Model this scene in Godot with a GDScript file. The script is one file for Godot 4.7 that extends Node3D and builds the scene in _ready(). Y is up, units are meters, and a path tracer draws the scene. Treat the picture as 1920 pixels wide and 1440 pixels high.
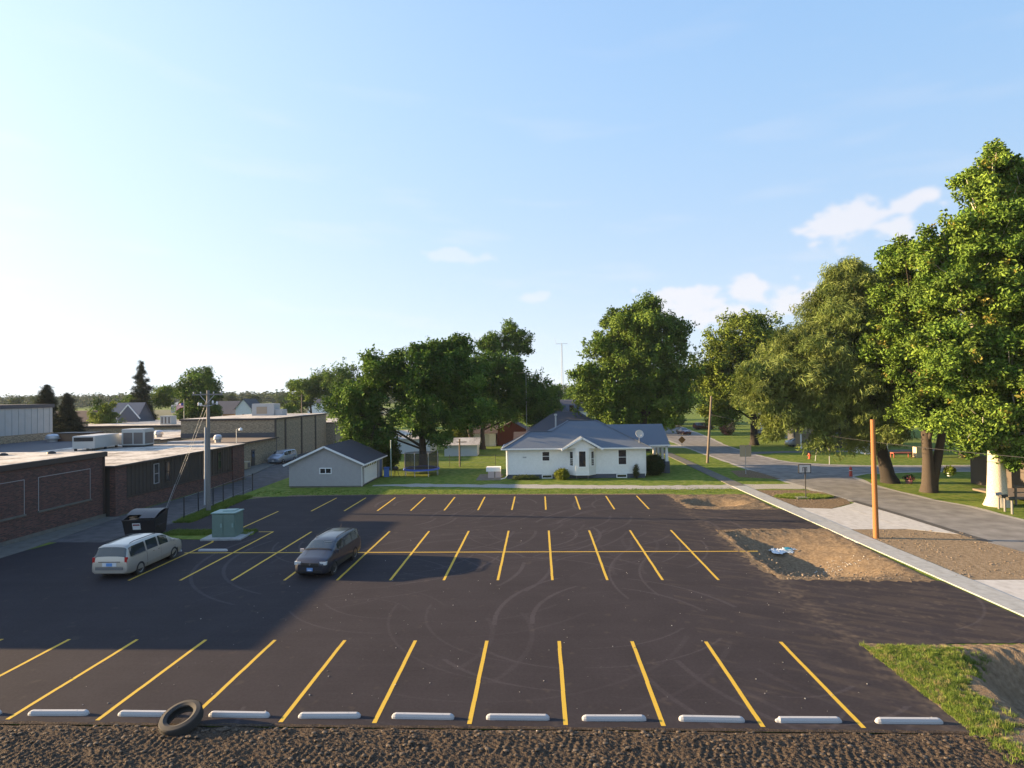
extends Node3D

# ---------------------------------------------------------------- mesh collector
class MB:
	var v := PackedVector3Array()
	var n := PackedVector3Array()
	var c := PackedColorArray()
	var uv := PackedVector2Array()
	var idx := PackedInt32Array()
	var col := Color(1, 1, 1)

	func vert(p: Vector3, nn: Vector3, u := Vector2.ZERO) -> int:
		v.append(p); n.append(nn); c.append(col); uv.append(u)
		return v.size() - 1

	# a, b, c, d run counter-clockwise seen from outside
	func quad(a: Vector3, b: Vector3, cc: Vector3, d: Vector3) -> void:
		var nn := (b - a).cross(cc - a)
		if nn.length_squared() < 1e-14:
			nn = (cc - a).cross(d - a)
		nn = nn.normalized()
		var i := v.size()
		vert(a, nn, Vector2(0, 0)); vert(b, nn, Vector2(1, 0)); vert(cc, nn, Vector2(1, 1)); vert(d, nn, Vector2(0, 1))
		idx.append_array(PackedInt32Array([i, i + 2, i + 1, i, i + 3, i + 2]))

	func tri(a: Vector3, b: Vector3, cc: Vector3) -> void:
		var nn := (b - a).cross(cc - a).normalized()
		var i := v.size()
		vert(a, nn); vert(b, nn); vert(cc, nn)
		idx.append_array(PackedInt32Array([i, i + 2, i + 1]))

	func poly(pts: Array) -> void: # convex, counter-clockwise from outside
		for k in range(1, pts.size() - 1):
			tri(pts[0], pts[k], pts[k + 1])

	func box(lo: Vector3, hi: Vector3) -> void:
		var a := Vector3(lo.x, lo.y, hi.z); var b := Vector3(hi.x, lo.y, hi.z); var cc := Vector3(hi.x, hi.y, hi.z); var d := Vector3(lo.x, hi.y, hi.z)
		var e := Vector3(lo.x, lo.y, lo.z); var f := Vector3(hi.x, lo.y, lo.z); var g := Vector3(hi.x, hi.y, lo.z); var h := Vector3(lo.x, hi.y, lo.z)
		quad(a, b, cc, d); quad(f, e, h, g); quad(e, a, d, h); quad(b, f, g, cc); quad(d, cc, g, h); quad(e, f, b, a)

	func cbox(ctr: Vector3, size: Vector3) -> void:
		box(ctr - size / 2, ctr + size / 2)

	# box with chamfered top edges
	func bev(lo: Vector3, hi: Vector3, b: float) -> void:
		var t := hi.y - b
		var q := [Vector3(lo.x, 0, hi.z), Vector3(hi.x, 0, hi.z), Vector3(hi.x, 0, lo.z), Vector3(lo.x, 0, lo.z)]
		var r := [Vector3(lo.x + b, hi.y, hi.z - b), Vector3(hi.x - b, hi.y, hi.z - b), Vector3(hi.x - b, hi.y, lo.z + b), Vector3(lo.x + b, hi.y, lo.z + b)]
		for k in 4:
			var k2 := (k + 1) % 4
			var a: Vector3 = q[k]; var bb: Vector3 = q[k2]
			quad(Vector3(a.x, lo.y, a.z), Vector3(bb.x, lo.y, bb.z), Vector3(bb.x, t, bb.z), Vector3(a.x, t, a.z))
			quad(Vector3(a.x, t, a.z), Vector3(bb.x, t, bb.z), r[k2], r[k])
		quad(r[0], r[1], r[2], r[3])
		quad(Vector3(lo.x, lo.y, lo.z), Vector3(hi.x, lo.y, lo.z), Vector3(hi.x, lo.y, hi.z), Vector3(lo.x, lo.y, hi.z))

	# tube through points with radii
	func tube(pts: Array, rad: Array, sides := 8, caps := true) -> void:
		var rings := []
		var up := Vector3(0.31, 0.17, 0.93)
		for k in pts.size():
			var p: Vector3 = pts[k]
			var d: Vector3
			if k == 0: d = pts[1] - pts[0]
			elif k == pts.size() - 1: d = pts[k] - pts[k - 1]
			else: d = (pts[k + 1] - pts[k]).normalized() + (pts[k] - pts[k - 1]).normalized()
			d = d.normalized()
			var x := d.cross(up)
			if x.length() < 0.05: x = d.cross(Vector3(0.9, 0.1, 0.2))
			x = x.normalized()
			var y := x.cross(d).normalized()
			up = y
			var ring := []
			for s in sides:
				var a := TAU * s / sides
				var nn := x * cos(a) + y * sin(a)
				ring.append(vert(p + nn * float(rad[k]), nn, Vector2(float(s) / sides, float(k))))
			rings.append(ring)
		for k in pts.size() - 1:
			for s in sides:
				var s2 := (s + 1) % sides
				var a: int = rings[k][s]; var b: int = rings[k][s2]; var cc: int = rings[k + 1][s2]; var d2: int = rings[k + 1][s]
				# outward check done by construction: x cross y = -d, so flip
				idx.append_array(PackedInt32Array([a, b, cc, a, cc, d2]))
		if caps:
			for e in 2:
				var k: int = 0 if e == 0 else pts.size() - 1
				var dd: Vector3 = (pts[0] - pts[1]) if e == 0 else (pts[k] - pts[k - 1])
				dd = dd.normalized()
				var ci := vert(pts[k], dd)
				var first := v.size()
				for s in sides:
					vert(v[rings[k][s]], dd)
				for s in sides:
					var s2 := (s + 1) % sides
					if e == 0: idx.append_array(PackedInt32Array([ci, first + s2, first + s]))
					else: idx.append_array(PackedInt32Array([ci, first + s, first + s2]))

	func cyl(base: Vector3, h: float, r0: float, r1: float, sides := 12) -> void:
		tube([base, base + Vector3(0, h, 0)], [r0, r1], sides)

	# profile of (radius, height) turned about the axis through base along dir
	func lathe(base: Vector3, prof: Array, sides := 16, axis := Vector3.UP) -> void:
		var d := axis.normalized()
		var x := d.cross(Vector3(0.3, 0.2, 0.9)).normalized()
		var y := x.cross(d).normalized()
		for k in prof.size() - 1:
			var p0: Vector2 = prof[k]; var p1: Vector2 = prof[k + 1]
			var sl := Vector2(p1.y - p0.y, -(p1.x - p0.x)).normalized()
			var i := v.size()
			for s in sides + 1:
				var a := TAU * s / sides
				var rn := x * cos(a) - y * sin(a)
				var nn := (rn * sl.x + d * sl.y).normalized()
				vert(base + rn * p0.x + d * p0.y, nn); vert(base + rn * p1.x + d * p1.y, nn)
			for s in sides:
				var q := i + s * 2
				idx.append_array(PackedInt32Array([q, q + 1, q + 3, q, q + 3, q + 2]))

	# smooth grid: P[i][j] rows; outward side is (dj x di)
	func grid(P: Array, flip := false) -> void:
		var ni := P.size(); var nj: int = P[0].size()
		var base := v.size()
		for i in ni:
			for j in nj:
				var i0 := maxi(i - 1, 0); var i1 := mini(i + 1, ni - 1)
				var j0 := maxi(j - 1, 0); var j1 := mini(j + 1, nj - 1)
				var di: Vector3 = P[i1][j] - P[i0][j]
				var dj: Vector3 = P[i][j1] - P[i][j0]
				var nn := dj.cross(di)
				if nn.length_squared() < 1e-12: nn = Vector3.UP
				nn = nn.normalized()
				if flip: nn = -nn
				vert(P[i][j], nn, Vector2(float(j) / (nj - 1), float(i) / (ni - 1)))
		for i in ni - 1:
			for j in nj - 1:
				var a := base + i * nj + j; var b := a + 1; var cc := a + nj + 1; var d := a + nj
				if flip: idx.append_array(PackedInt32Array([a, b, cc, a, cc, d]))
				else: idx.append_array(PackedInt32Array([a, cc, b, a, d, cc]))

	func mesh() -> ArrayMesh:
		var arr := []
		arr.resize(Mesh.ARRAY_MAX)
		arr[Mesh.ARRAY_VERTEX] = v; arr[Mesh.ARRAY_NORMAL] = n; arr[Mesh.ARRAY_COLOR] = c; arr[Mesh.ARRAY_TEX_UV] = uv; arr[Mesh.ARRAY_INDEX] = idx
		var m := ArrayMesh.new()
		m.add_surface_from_arrays(Mesh.PRIMITIVE_TRIANGLES, arr)
		return m

# ---------------------------------------------------------------- helpers
var mats := {}
var texs := {}
var used_names := {}
var rng := RandomNumberGenerator.new()

func numbered(called: String) -> String:
	var k: int = used_names.get(called, 0)
	used_names[called] = k + 1
	return called if k == 0 else "%s_%03d" % [called, k]

func tag(o: Node, label: String, category: String, group := "") -> Node:
	o.set_meta("label", label); o.set_meta("category", category)
	if group != "": o.set_meta("group", group)
	return o

func obj(called: String, mb: MB, m: Material, parent: Node = null) -> MeshInstance3D:
	var o := MeshInstance3D.new()
	o.mesh = mb.mesh(); o.material_override = m
	if parent == null:
		o.name = numbered(called); add_child(o)
	else:
		o.name = called; parent.add_child(o, true)
	return o

func inst(called: String, me: Mesh, m: Material, parent: Node, at := Vector3.ZERO, basis := Basis.IDENTITY) -> MeshInstance3D:
	var o := MeshInstance3D.new()
	o.mesh = me; o.material_override = m; o.name = called
	o.transform = Transform3D(basis, at)
	parent.add_child(o, true)
	return o

func thing(called: String, label: String, category: String, at := Vector3.ZERO, turn := 0.0, group := "") -> Node3D:
	var o := Node3D.new()
	o.name = numbered(called); add_child(o)
	o.position = at; o.rotation.y = turn
	tag(o, label, category, group)
	return o

func structure(called: String, mb: MB, m: Material) -> MeshInstance3D:
	var o := obj(called, mb, m)
	o.set_meta("kind", "structure")
	return o

func lin(r: float, g: float, b: float) -> Color:
	return Color(r, g, b).linear_to_srgb()

# grey noise tile, values lo..hi
func ntex(key: String, sd: int, freq: float, oct: int, lo: float, hi: float, size := 512, typ := FastNoiseLite.TYPE_SIMPLEX_SMOOTH) -> ImageTexture:
	if texs.has(key): return texs[key]
	var f := FastNoiseLite.new()
	f.seed = sd; f.frequency = freq; f.noise_type = typ; f.fractal_octaves = oct; f.fractal_gain = 0.6
	var im := f.get_seamless_image(size, size)
	im.convert(Image.FORMAT_L8)
	var d := im.get_data()
	for i in d.size():
		d[i] = int(clampf(lo + (hi - lo) * d[i] / 255.0, 0, 1) * 255.0)
	var t := ImageTexture.create_from_image(Image.create_from_data(size, size, false, Image.FORMAT_L8, d))
	texs[key] = t
	return t

# colour tile mixing several colours by two noises
func ctex(key: String, sd: int, f1: float, f2: float, cols: Array, size := 512) -> ImageTexture:
	if texs.has(key): return texs[key]
	var a := FastNoiseLite.new(); a.seed = sd; a.frequency = f1; a.fractal_octaves = 4
	var b := FastNoiseLite.new(); b.seed = sd + 7; b.frequency = f2; b.fractal_octaves = 3
	var ia := a.get_seamless_image(size, size); ia.convert(Image.FORMAT_L8)
	var ib := b.get_seamless_image(size, size); ib.convert(Image.FORMAT_L8)
	var da := ia.get_data(); var db := ib.get_data()
	var out := PackedByteArray(); out.resize(size * size * 3)
	var lut := []
	var nc := cols.size() - 1
	for k in 256:
		var x := k / 255.0 * nc
		var q := mini(int(x), nc - 1)
		var c0: Color = cols[q]; var c1: Color = cols[q + 1]
		lut.append(c0.lerp(c1, x - q))
	for i in size * size:
		var t: float = clampf((da[i] * 0.6 + db[i] * 0.4 - 128.0) * 1.5 + 128.0, 0, 255)
		var cc: Color = lut[int(t)]
		out[i * 3] = int(cc.r * 255); out[i * 3 + 1] = int(cc.g * 255); out[i * 3 + 2] = int(cc.b * 255)
	var tx := ImageTexture.create_from_image(Image.create_from_data(size, size, false, Image.FORMAT_RGB8, out))
	texs[key] = tx
	return tx

# plain material
func M(key: String, c := Color.WHITE, rough := 0.8, metal := 0.0) -> StandardMaterial3D:
	if mats.has(key): return mats[key]
	var m := StandardMaterial3D.new()
	m.resource_name = key; m.albedo_color = c; m.roughness = rough; m.metallic = metal
	mats[key] = m
	return m

# material with a world-mapped tile: s tiles per metre
func MT(key: String, c: Color, rough: float, tex: Texture2D, s: float, bump: Texture2D = null, bump_cm := 0.5) -> StandardMaterial3D:
	if mats.has(key): return mats[key]
	var m := M(key, c, rough)
	m.albedo_texture = tex
	m.uv1_triplanar = true; m.uv1_world_triplanar = true
	m.uv1_scale = Vector3(s, s, s)
	if bump:
		m.heightmap_enabled = true; m.heightmap_texture = bump; m.heightmap_scale = bump_cm
	return m

func tint(key: String) -> StandardMaterial3D:
	var m: StandardMaterial3D = mats[key]
	m.vertex_color_use_as_albedo = true
	return m

func glass(key: String, c: Color) -> StandardMaterial3D:
	var m := M(key, c, 0.06)
	m.metallic_specular = 0.7
	return m

func noise(sd: int, freq: float, oct := 3) -> FastNoiseLite:
	var f := FastNoiseLite.new()
	f.seed = sd; f.frequency = freq; f.fractal_octaves = oct
	return f

func rail(mb: MB, a: Vector3, b: Vector3, w: float, h: float) -> void: # rectangular bar from a to b (centre line), w across, h tall
	var d := (b - a).normalized()
	var s := d.cross(Vector3.UP)
	if s.length() < 0.01: s = Vector3.RIGHT
	s = s.normalized() * w / 2
	var u := s.cross(d).normalized() * h / 2
	var A := [a - s - u, a + s - u, a + s + u, a - s + u]
	var B := [b - s - u, b + s - u, b + s + u, b - s + u]
	for k in 4:
		var k2 := (k + 1) % 4
		mb.quad(A[k2], A[k], B[k], B[k2])
	mb.quad(A[0], A[1], A[2], A[3])
	mb.quad(B[3], B[2], B[1], B[0])

func sag(a: Vector3, b: Vector3, drop: float, seg := 14) -> Array:
	var p := []
	for k in seg + 1:
		var t := float(k) / seg
		p.append(a.lerp(b, t) - Vector3(0, drop * 4 * t * (1 - t), 0))
	return p

func wire(mb: MB, a: Vector3, b: Vector3, drop: float, r := 0.012) -> void:
	var p := sag(a, b, drop)
	var rr := []
	for k in p.size(): rr.append(r)
	mb.tube(p, rr, 5, false)

func flat(mb: MB, pts: Array, y: float) -> void: # polygon sheet (x, z), any order, faces up
	var pv := PackedVector2Array()
	for p in pts: pv.append(Vector2(p[0], p[1]))
	var t := Geometry2D.triangulate_polygon(pv)
	var i := mb.v.size()
	for p in pv: mb.vert(Vector3(p.x, y, p.y), Vector3.UP, p)
	for k in range(0, t.size(), 3):
		var a := pv[t[k]]; var b := pv[t[k + 1]]; var c := pv[t[k + 2]]
		var cr := (b - a).cross(c - a) # in (x, z): positive means clockwise seen from above with z down
		if cr > 0: mb.idx.append_array(PackedInt32Array([i + t[k], i + t[k + 1], i + t[k + 2]]))
		else: mb.idx.append_array(PackedInt32Array([i + t[k], i + t[k + 2], i + t[k + 1]]))

func slab(mb: MB, pts: Array, y0: float, y1: float) -> void: # polygon sheet with a rim down to y0
	flat(mb, pts, y1)
	var area := 0.0
	for k in pts.size():
		var a = pts[k]; var b = pts[(k + 1) % pts.size()]
		area += a[0] * b[1] - b[0] * a[1]
	for k in pts.size():
		var a = pts[k]; var b = pts[(k + 1) % pts.size()]
		if area > 0:
			var s = a; a = b; b = s
		mb.quad(Vector3(a[0], y0, a[1]), Vector3(b[0], y0, b[1]), Vector3(b[0], y1, b[1]), Vector3(a[0], y1, a[1]))

# ---------------------------------------------------------------- scene
func _ready() -> void:
	rng.seed = 4711
	light_and_camera()
	materials()
	ground()
	paving()
	parking_lines()
	school()
	garage_building()
	house()
	neighbours()
	vehicles()
	street_things()
	yard_things()
	trees()
	far_land()
	small_debris()

const EXPO := 3.5

func light_and_camera() -> void:
	var cam := Camera3D.new()
	cam.name = "camera"
	add_child(cam)
	cam.position = Vector3(0, 9.437, 0)
	cam.rotation_degrees = Vector3(0.885, 2.569, -0.852)
	cam.fov = 65.42
	cam.near = 0.1
	cam.far = 6000
	cam.current = true
	var we := WorldEnvironment.new()
	we.name = "environment"
	var e := Environment.new()
	e.background_mode = Environment.BG_SKY
	var sky := Sky.new()
	var pm := PanoramaSkyMaterial.new()
	pm.panorama = sky_image()
	sky.sky_material = pm
	e.sky = sky
	e.tonemap_mode = Environment.TONE_MAPPER_LINEAR
	e.tonemap_exposure = EXPO
	e.fog_enabled = true; e.fog_density = 0.0001; e.fog_light_color = Color(0.86, 0.92, 1.0)
	e.sdfgi_enabled = true; e.ssao_enabled = true; e.ssil_enabled = true
	we.environment = e
	add_child(we)
	var sun := DirectionalLight3D.new()
	sun.name = "sun"
	add_child(sun)
	var to_sun := sun_dir()
	sun.look_at_from_position(Vector3.ZERO, -to_sun, Vector3.UP)
	sun.light_energy = 1.6
	sun.light_color = Color(1.0, 0.86, 0.66)
	sun.light_angular_distance = 0.53
	sun.shadow_enabled = true

func sun_dir() -> Vector3:
	var el := deg_to_rad(12.1)
	return Vector3(-cos(el) * 0.9945, sin(el), -cos(el) * 0.105).normalized()

# clear evening sky: deep blue overhead, pale towards the sun and the horizon, a few small cumulus and thin cirrus
func sky_image() -> ImageTexture:
	var w := 2400; var h := 1200
	var sd := sun_dir()
	var cum := noise(31, 1.0, 5); var cir := noise(77, 1.0, 4)
	var data := PackedFloat32Array()
	data.resize(w * h * 3)
	var top := Vector3(0.075, 0.225, 0.62); var zen := Vector3(0.2, 0.475, 0.87); var hor := Vector3(0.78, 0.89, 0.97); var glow := Vector3(1.0, 0.985, 0.93)
	var k := 1.0 / EXPO
	# small fair-weather clouds: azimuth, elevation, half width, half height in degrees
	var puffs := [[26.0, 13.3, 2.6, 1.0], [28.8, 14.2, 1.6, 0.9], [31.2, 14.4, 1.7, 0.7], [30.4, 12.7, 1.5, 0.8], [14.6, 8.0, 3.2, 1.3], [18.8, 8.9, 1.6, 0.8], [23.0, 7.8, 2.6, 1.2], [16.5, 6.6, 4.5, 0.9], [38.0, 9.5, 3.0, 1.2], [47.0, 12.0, 4.0, 1.4], [58.0, 8.0, 5.0, 1.5], [75.0, 13.0, 4.0, 1.4], [95.0, 9.0, 5.0, 1.6], [120.0, 15.0, 5.0, 1.5], [150.0, 10.0, 6.0, 1.7], [-170.0, 13.0, 5.0, 1.5], [-140.0, 9.0, 6.0, 1.6], [0.2, 9.2, 1.2, 0.4], [-8.0, 13.0, 2.4, 0.5], [-115.0, 14.0, 4.0, 1.2]]
	var cosa := PackedFloat32Array(); var sina := PackedFloat32Array()
	for x in w:
		var az := (float(x) + 0.5) / w * TAU
		cosa.append(cos(az)); sina.append(sin(az))
	for y in h:
		var el := (0.5 - (float(y) + 0.5) / h) * PI
		var low := el < -0.02
		var ce := cos(el); var se := sin(el)
		var eld := rad_to_deg(maxf(el, 0.0))
		var base := zen.lerp(top, smoothstep(18.0, 80.0, eld)).lerp(hor, exp(-eld / 16.0))
		if low:
			for x in w:
				var i := (y * w + x) * 3
				data[i] = 0.3 * k; data[i + 1] = 0.32 * k; data[i + 2] = 0.33 * k
			continue
		var row := []
		for p in puffs:
			if absf(eld - p[1]) < p[3] * 2.6: row.append(p)
		for x in w:
			var d := Vector3(sina[x] * ce, se, -cosa[x] * ce)
			var ang := rad_to_deg(acos(clampf(d.dot(sd), -1, 1)))
			var L := base + glow * (1.35 * exp(-ang / 37.0))
			if eld < 40.0:
				var c := 0.0
				var az := (float(x) + 0.5) / w * 360.0
				for p in row:
					var da := absf(az - p[0])
					da = fmod(da, 360.0)
					if da > 180.0: da = 360.0 - da
					if da < p[2] * 2.2:
						var e: float = 1.0 - sqrt(pow(da / p[2], 2) + pow((eld - p[1]) / p[3], 2)) * 0.62
						c = maxf(c, smoothstep(0.08, 0.55, e + 0.95 * cum.get_noise_3dv(Vector3(d.x, d.y * 1.7, d.z) * 16.0)) * (0.85 if p[3] > 0.6 else 0.4))
				var ci := smoothstep(0.1, 0.6, cir.get_noise_3d(d.x * 3.0 + d.y * 5.0, d.y * 16.0, d.z * 3.0)) * 0.2 * clampf(1.0 - eld / 40.0, 0, 1)
				var cloud := Vector3(0.97, 0.93, 0.95) + glow * (0.5 * exp(-ang / 40.0))
				L = L.lerp(cloud, clampf(c * 0.8 + ci, 0, 1))
			var i := (y * w + x) * 3
			data[i] = L.x * k; data[i + 1] = L.y * k; data[i + 2] = L.z * k
	var im := Image.create_from_data(w, h, false, Image.FORMAT_RGBF, data.to_byte_array())
	return ImageTexture.create_from_image(im)

func materials() -> void:
	var fine := ntex("fine", 3, 0.09, 4, 0.55, 1.0)
	var bumpy := ntex("bumpy", 9, 0.06, 5, 0.0, 1.0)
	var soft := ntex("soft", 12, 0.012, 3, 0.955, 1.0)
	# grass
	var gt := ctex("grass", 21, 0.012, 0.16, [lin(0.06, 0.098, 0.016), lin(0.1, 0.15, 0.024), lin(0.135, 0.185, 0.03), lin(0.175, 0.205, 0.045), lin(0.21, 0.2, 0.075)], 1024)
	MT("grass", Color.WHITE, 0.95, gt, 0.085, bumpy, 3.0)
	# dirt
	var dt := ctex("dirt", 41, 0.02, 0.18, [lin(0.085, 0.06, 0.038), lin(0.155, 0.112, 0.07), lin(0.215, 0.158, 0.1), lin(0.3, 0.235, 0.155)], 512)
	MT("dirt", Color.WHITE, 0.95, dt, 0.45, bumpy, 2.5)
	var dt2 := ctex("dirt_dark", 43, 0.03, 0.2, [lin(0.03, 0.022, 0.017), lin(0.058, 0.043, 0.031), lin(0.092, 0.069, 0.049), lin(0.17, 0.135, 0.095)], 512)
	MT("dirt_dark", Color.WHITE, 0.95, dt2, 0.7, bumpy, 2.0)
	var dt3 := ctex("soil_tan", 47, 0.02, 0.2, [lin(0.15, 0.108, 0.066), lin(0.22, 0.163, 0.1), lin(0.28, 0.21, 0.135), lin(0.36, 0.29, 0.2)], 512)
	MT("soil_tan", Color.WHITE, 0.95, dt3, 0.3, bumpy, 2.0)
	var gv := ctex("gravel", 51, 0.05, 0.3, [lin(0.16, 0.15, 0.12), lin(0.33, 0.31, 0.27), lin(0.44, 0.42, 0.38), lin(0.56, 0.54, 0.5)], 512)
	MT("gravel", Color.WHITE, 0.95, gv, 0.5, bumpy, 2.0)
	# pavings
	var ct := ctex("concrete_tile", 61, 0.01, 0.25, [lin(0.36, 0.34, 0.31), lin(0.43, 0.415, 0.385), lin(0.48, 0.465, 0.435), lin(0.53, 0.515, 0.485)], 512)
	MT("concrete_new", Color.WHITE, 0.85, ct, 0.3)
	MT("concrete_walk", Color(0.87, 0.89, 0.9), 0.85, ct, 0.41)
	MT("concrete_old", Color(0.62, 0.62, 0.6), 0.9, ct, 0.23, bumpy, 0.6)
	var ot := ctex("old_asphalt", 71, 0.006, 0.3, [lin(0.15, 0.14, 0.128), lin(0.2, 0.19, 0.175), lin(0.24, 0.228, 0.21), lin(0.3, 0.285, 0.262)], 1024)
	MT("street", Color.WHITE, 0.9, ot, 0.09)
	MT("alley", Color(0.72, 0.72, 0.74), 0.9, ot, 0.13, bumpy, 0.5)
	for q in ["grass", "dirt", "dirt_dark", "soil_tan", "gravel", "street", "alley", "concrete_old"]: mats[q].metallic_specular = 0.2
	M("patch_asphalt", lin(0.06, 0.056, 0.052), 0.9)
	M("line_paint", lin(0.78, 0.5, 0.035), 0.75).albedo_texture = ntex("paint_wear", 15, 0.2, 3, 0.6, 1.15)
	mats["line_paint"].uv1_triplanar = true; mats["line_paint"].uv1_world_triplanar = true; mats["line_paint"].uv1_scale = Vector3(0.9, 0.9, 0.9)
	# built things
	M("white_paint", lin(0.78, 0.78, 0.77), 0.55)
	MT("stop_concrete", lin(0.72, 0.72, 0.72), 0.7, fine, 1.3)
	M("dark_metal", lin(0.03, 0.03, 0.032), 0.5, 0.3)
	M("black", lin(0.012, 0.012, 0.013), 0.6)
	M("rubber", lin(0.022, 0.021, 0.021), 0.8)
	MT("old_tyre", lin(0.075, 0.068, 0.06), 0.85, fine, 3.0)
	M("steel", lin(0.42, 0.43, 0.44), 0.45, 0.6)
	M("galv", lin(0.38, 0.39, 0.4), 0.55, 0.2)
	MT("wood_pole", lin(0.27, 0.215, 0.165), 0.9, ntex("grain", 17, 0.05, 4, 0.6, 1.0), 0.8)
	MT("wood_grey", lin(0.33, 0.31, 0.285), 0.9, ntex("grain", 17, 0.05, 4, 0.6, 1.0), 0.8)
	MT("orange_wood", lin(0.58, 0.235, 0.06), 0.75, ntex("knots", 18, 0.05, 4, 0.45, 1.05), 1.1)
	glass("window_glass", lin(0.02, 0.024, 0.03))
	glass("car_glass", lin(0.022, 0.032, 0.038))
	M("brown_trim", lin(0.05, 0.038, 0.034), 0.6)
	MT("shingle_blue", lin(0.15, 0.185, 0.225), 0.92, ctex("shingle", 81, 0.06, 0.35, [Color(0.62, 0.62, 0.64), Color(0.82, 0.82, 0.84), Color(0.95, 0.95, 0.95), Color(1, 1, 1)], 512), 0.55, bumpy, 0.8)
	MT("shingle_dark", lin(0.055, 0.056, 0.066), 0.92, texs["shingle"], 0.5, bumpy, 0.8)
	MT("shingle_brown", lin(0.12, 0.085, 0.07), 0.92, texs["shingle"], 0.5)
	MT("shingle_grey", lin(0.1, 0.105, 0.125), 0.92, texs["shingle"], 0.5)
	MT("siding_white", lin(0.8, 0.8, 0.78), 0.6, soft, 0.35)
	MT("siding_grey", lin(0.36, 0.35, 0.35), 0.65, soft, 0.3)
	MT("foundation_blue", lin(0.13, 0.15, 0.2), 0.85, fine, 0.9)
	MT("beige_brick", lin(0.42, 0.345, 0.24), 0.9, brick_tex("bb", Color(1, 1, 1), Color(0.82, 0.8, 0.78), Color(0.75, 0.73, 0.7), 5), 0.5)
	MT("red_brick", Color.WHITE, 0.9, brick_tex("rb", lin(0.135, 0.055, 0.042), lin(0.075, 0.04, 0.034), lin(0.12, 0.1, 0.088), 11), 0.5)
	MT("dark_brick", Color(0.62, 0.55, 0.55), 0.9, texs["rb"], 0.5)
	MT("roof_membrane", lin(0.6, 0.57, 0.52), 0.85, ctex("membrane", 91, 0.008, 0.05, [Color(0.5, 0.48, 0.46), Color(0.8, 0.78, 0.76), Color(0.95, 0.94, 0.92), Color(1, 1, 1)], 512), 0.08)
	MT("roof_dark", lin(0.09, 0.09, 0.1), 0.9, soft, 0.2)
	MT("roof_brown", lin(0.24, 0.185, 0.145), 0.95, fine, 0.4)
	MT("panel_brown", lin(0.055, 0.045, 0.038), 0.7, soft, 0.3)
	MT("corrugated", lin(0.4, 0.42, 0.42), 0.55, soft, 0.1)
	MT("bark", lin(0.13, 0.1, 0.075), 0.95, ntex("barkn", 19, 0.04, 5, 0.45, 1.0), 0.9, ntex("barkn", 19, 0.04, 5, 0.45, 1.0), 4.0)
	MT("bark_dark", lin(0.06, 0.048, 0.038), 0.95, texs["barkn"], 0.9)
	MT("bark_sycamore", Color.WHITE, 0.85, ctex("syc", 95, 0.035, 0.08, [lin(0.16, 0.12, 0.08), lin(0.42, 0.36, 0.27), lin(0.66, 0.61, 0.5), lin(0.72, 0.69, 0.6)], 512), 0.7)

func brick_tex(key: String, a: Color, b: Color, mortar: Color, sd: int) -> ImageTexture:
	# 2 m tile: 8 bricks by 26 courses
	if texs.has(key): return texs[key]
	var s := 512
	var r := RandomNumberGenerator.new(); r.seed = sd
	var im := Image.create(s, s, false, Image.FORMAT_RGB8)
	im.fill(mortar)
	var ch := s / 26.0
	for j in 26:
		for i in 9:
			var x := (i - (0.5 if j % 2 == 1 else 0.0)) * 64.0
			var cc := a.lerp(b, r.randf())
			cc = cc * (0.8 + 0.35 * r.randf())
			im.fill_rect(Rect2i(int(x) + 2, int(j * ch) + 2, 61, int(ch) - 3), cc)
	var t := ImageTexture.create_from_image(im)
	texs[key] = t
	return t

const DIPS := [[11.6, 19.3, -41.2, -30.1], [11.5, 18.75, -55.2, -48.0], [-45.0, 12.2, -16.95, -5.0], [11.6, 42.0, -22.7, -5.0]]

func ground() -> void:
	var xs := [-3000.0, -1200.0, -500.0, -250.0, 250.0, 500.0, 1200.0, 3000.0]
	var zs := [-4000.0, -2000.0, -1000.0, -600.0, -400.0, -300.0, -200.0, 30.0, 100.0, 600.0]
	for k in 33: xs.append(-120.0 + k * 7.5 + 0.013)
	for k in 28: zs.append(-160.0 + k * 6.0 + 0.017)
	for r in DIPS:
		for e in [r[0], r[0] + 0.25, r[1] - 0.25, r[1]]: xs.append(e)
		for e in [r[2], r[2] + 0.25, r[3] - 0.25, r[3]]: zs.append(e)
	xs.sort(); zs.sort()
	var mb := MB.new()
	var P := []
	for z in zs:
		var row := []
		for x in xs:
			var y := 0.0
			for r in DIPS:
				if x > r[0] + 0.2 and x < r[1] - 0.2 and z > r[2] + 0.2 and z < r[3] - 0.2: y = -1.6
			row.append(Vector3(x, y, z))
		P.append(row)
	mb.grid(P, true)
	# flat shading of the open ground: keep upward normals
	for i in mb.n.size(): mb.n[i] = Vector3.UP
	structure("ground", mb, mats["grass"])
	# drainage basins beside the car park
	basin("drainage_basin", 11.6, 19.25, -41.15, -30.15, 0.16, 1, 1)
	basin("drainage_basin", 11.5, 18.72, -55.15, -48.02, 0.16, 2, 2)
	foreground_dirt()
	corner_bank()

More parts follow.
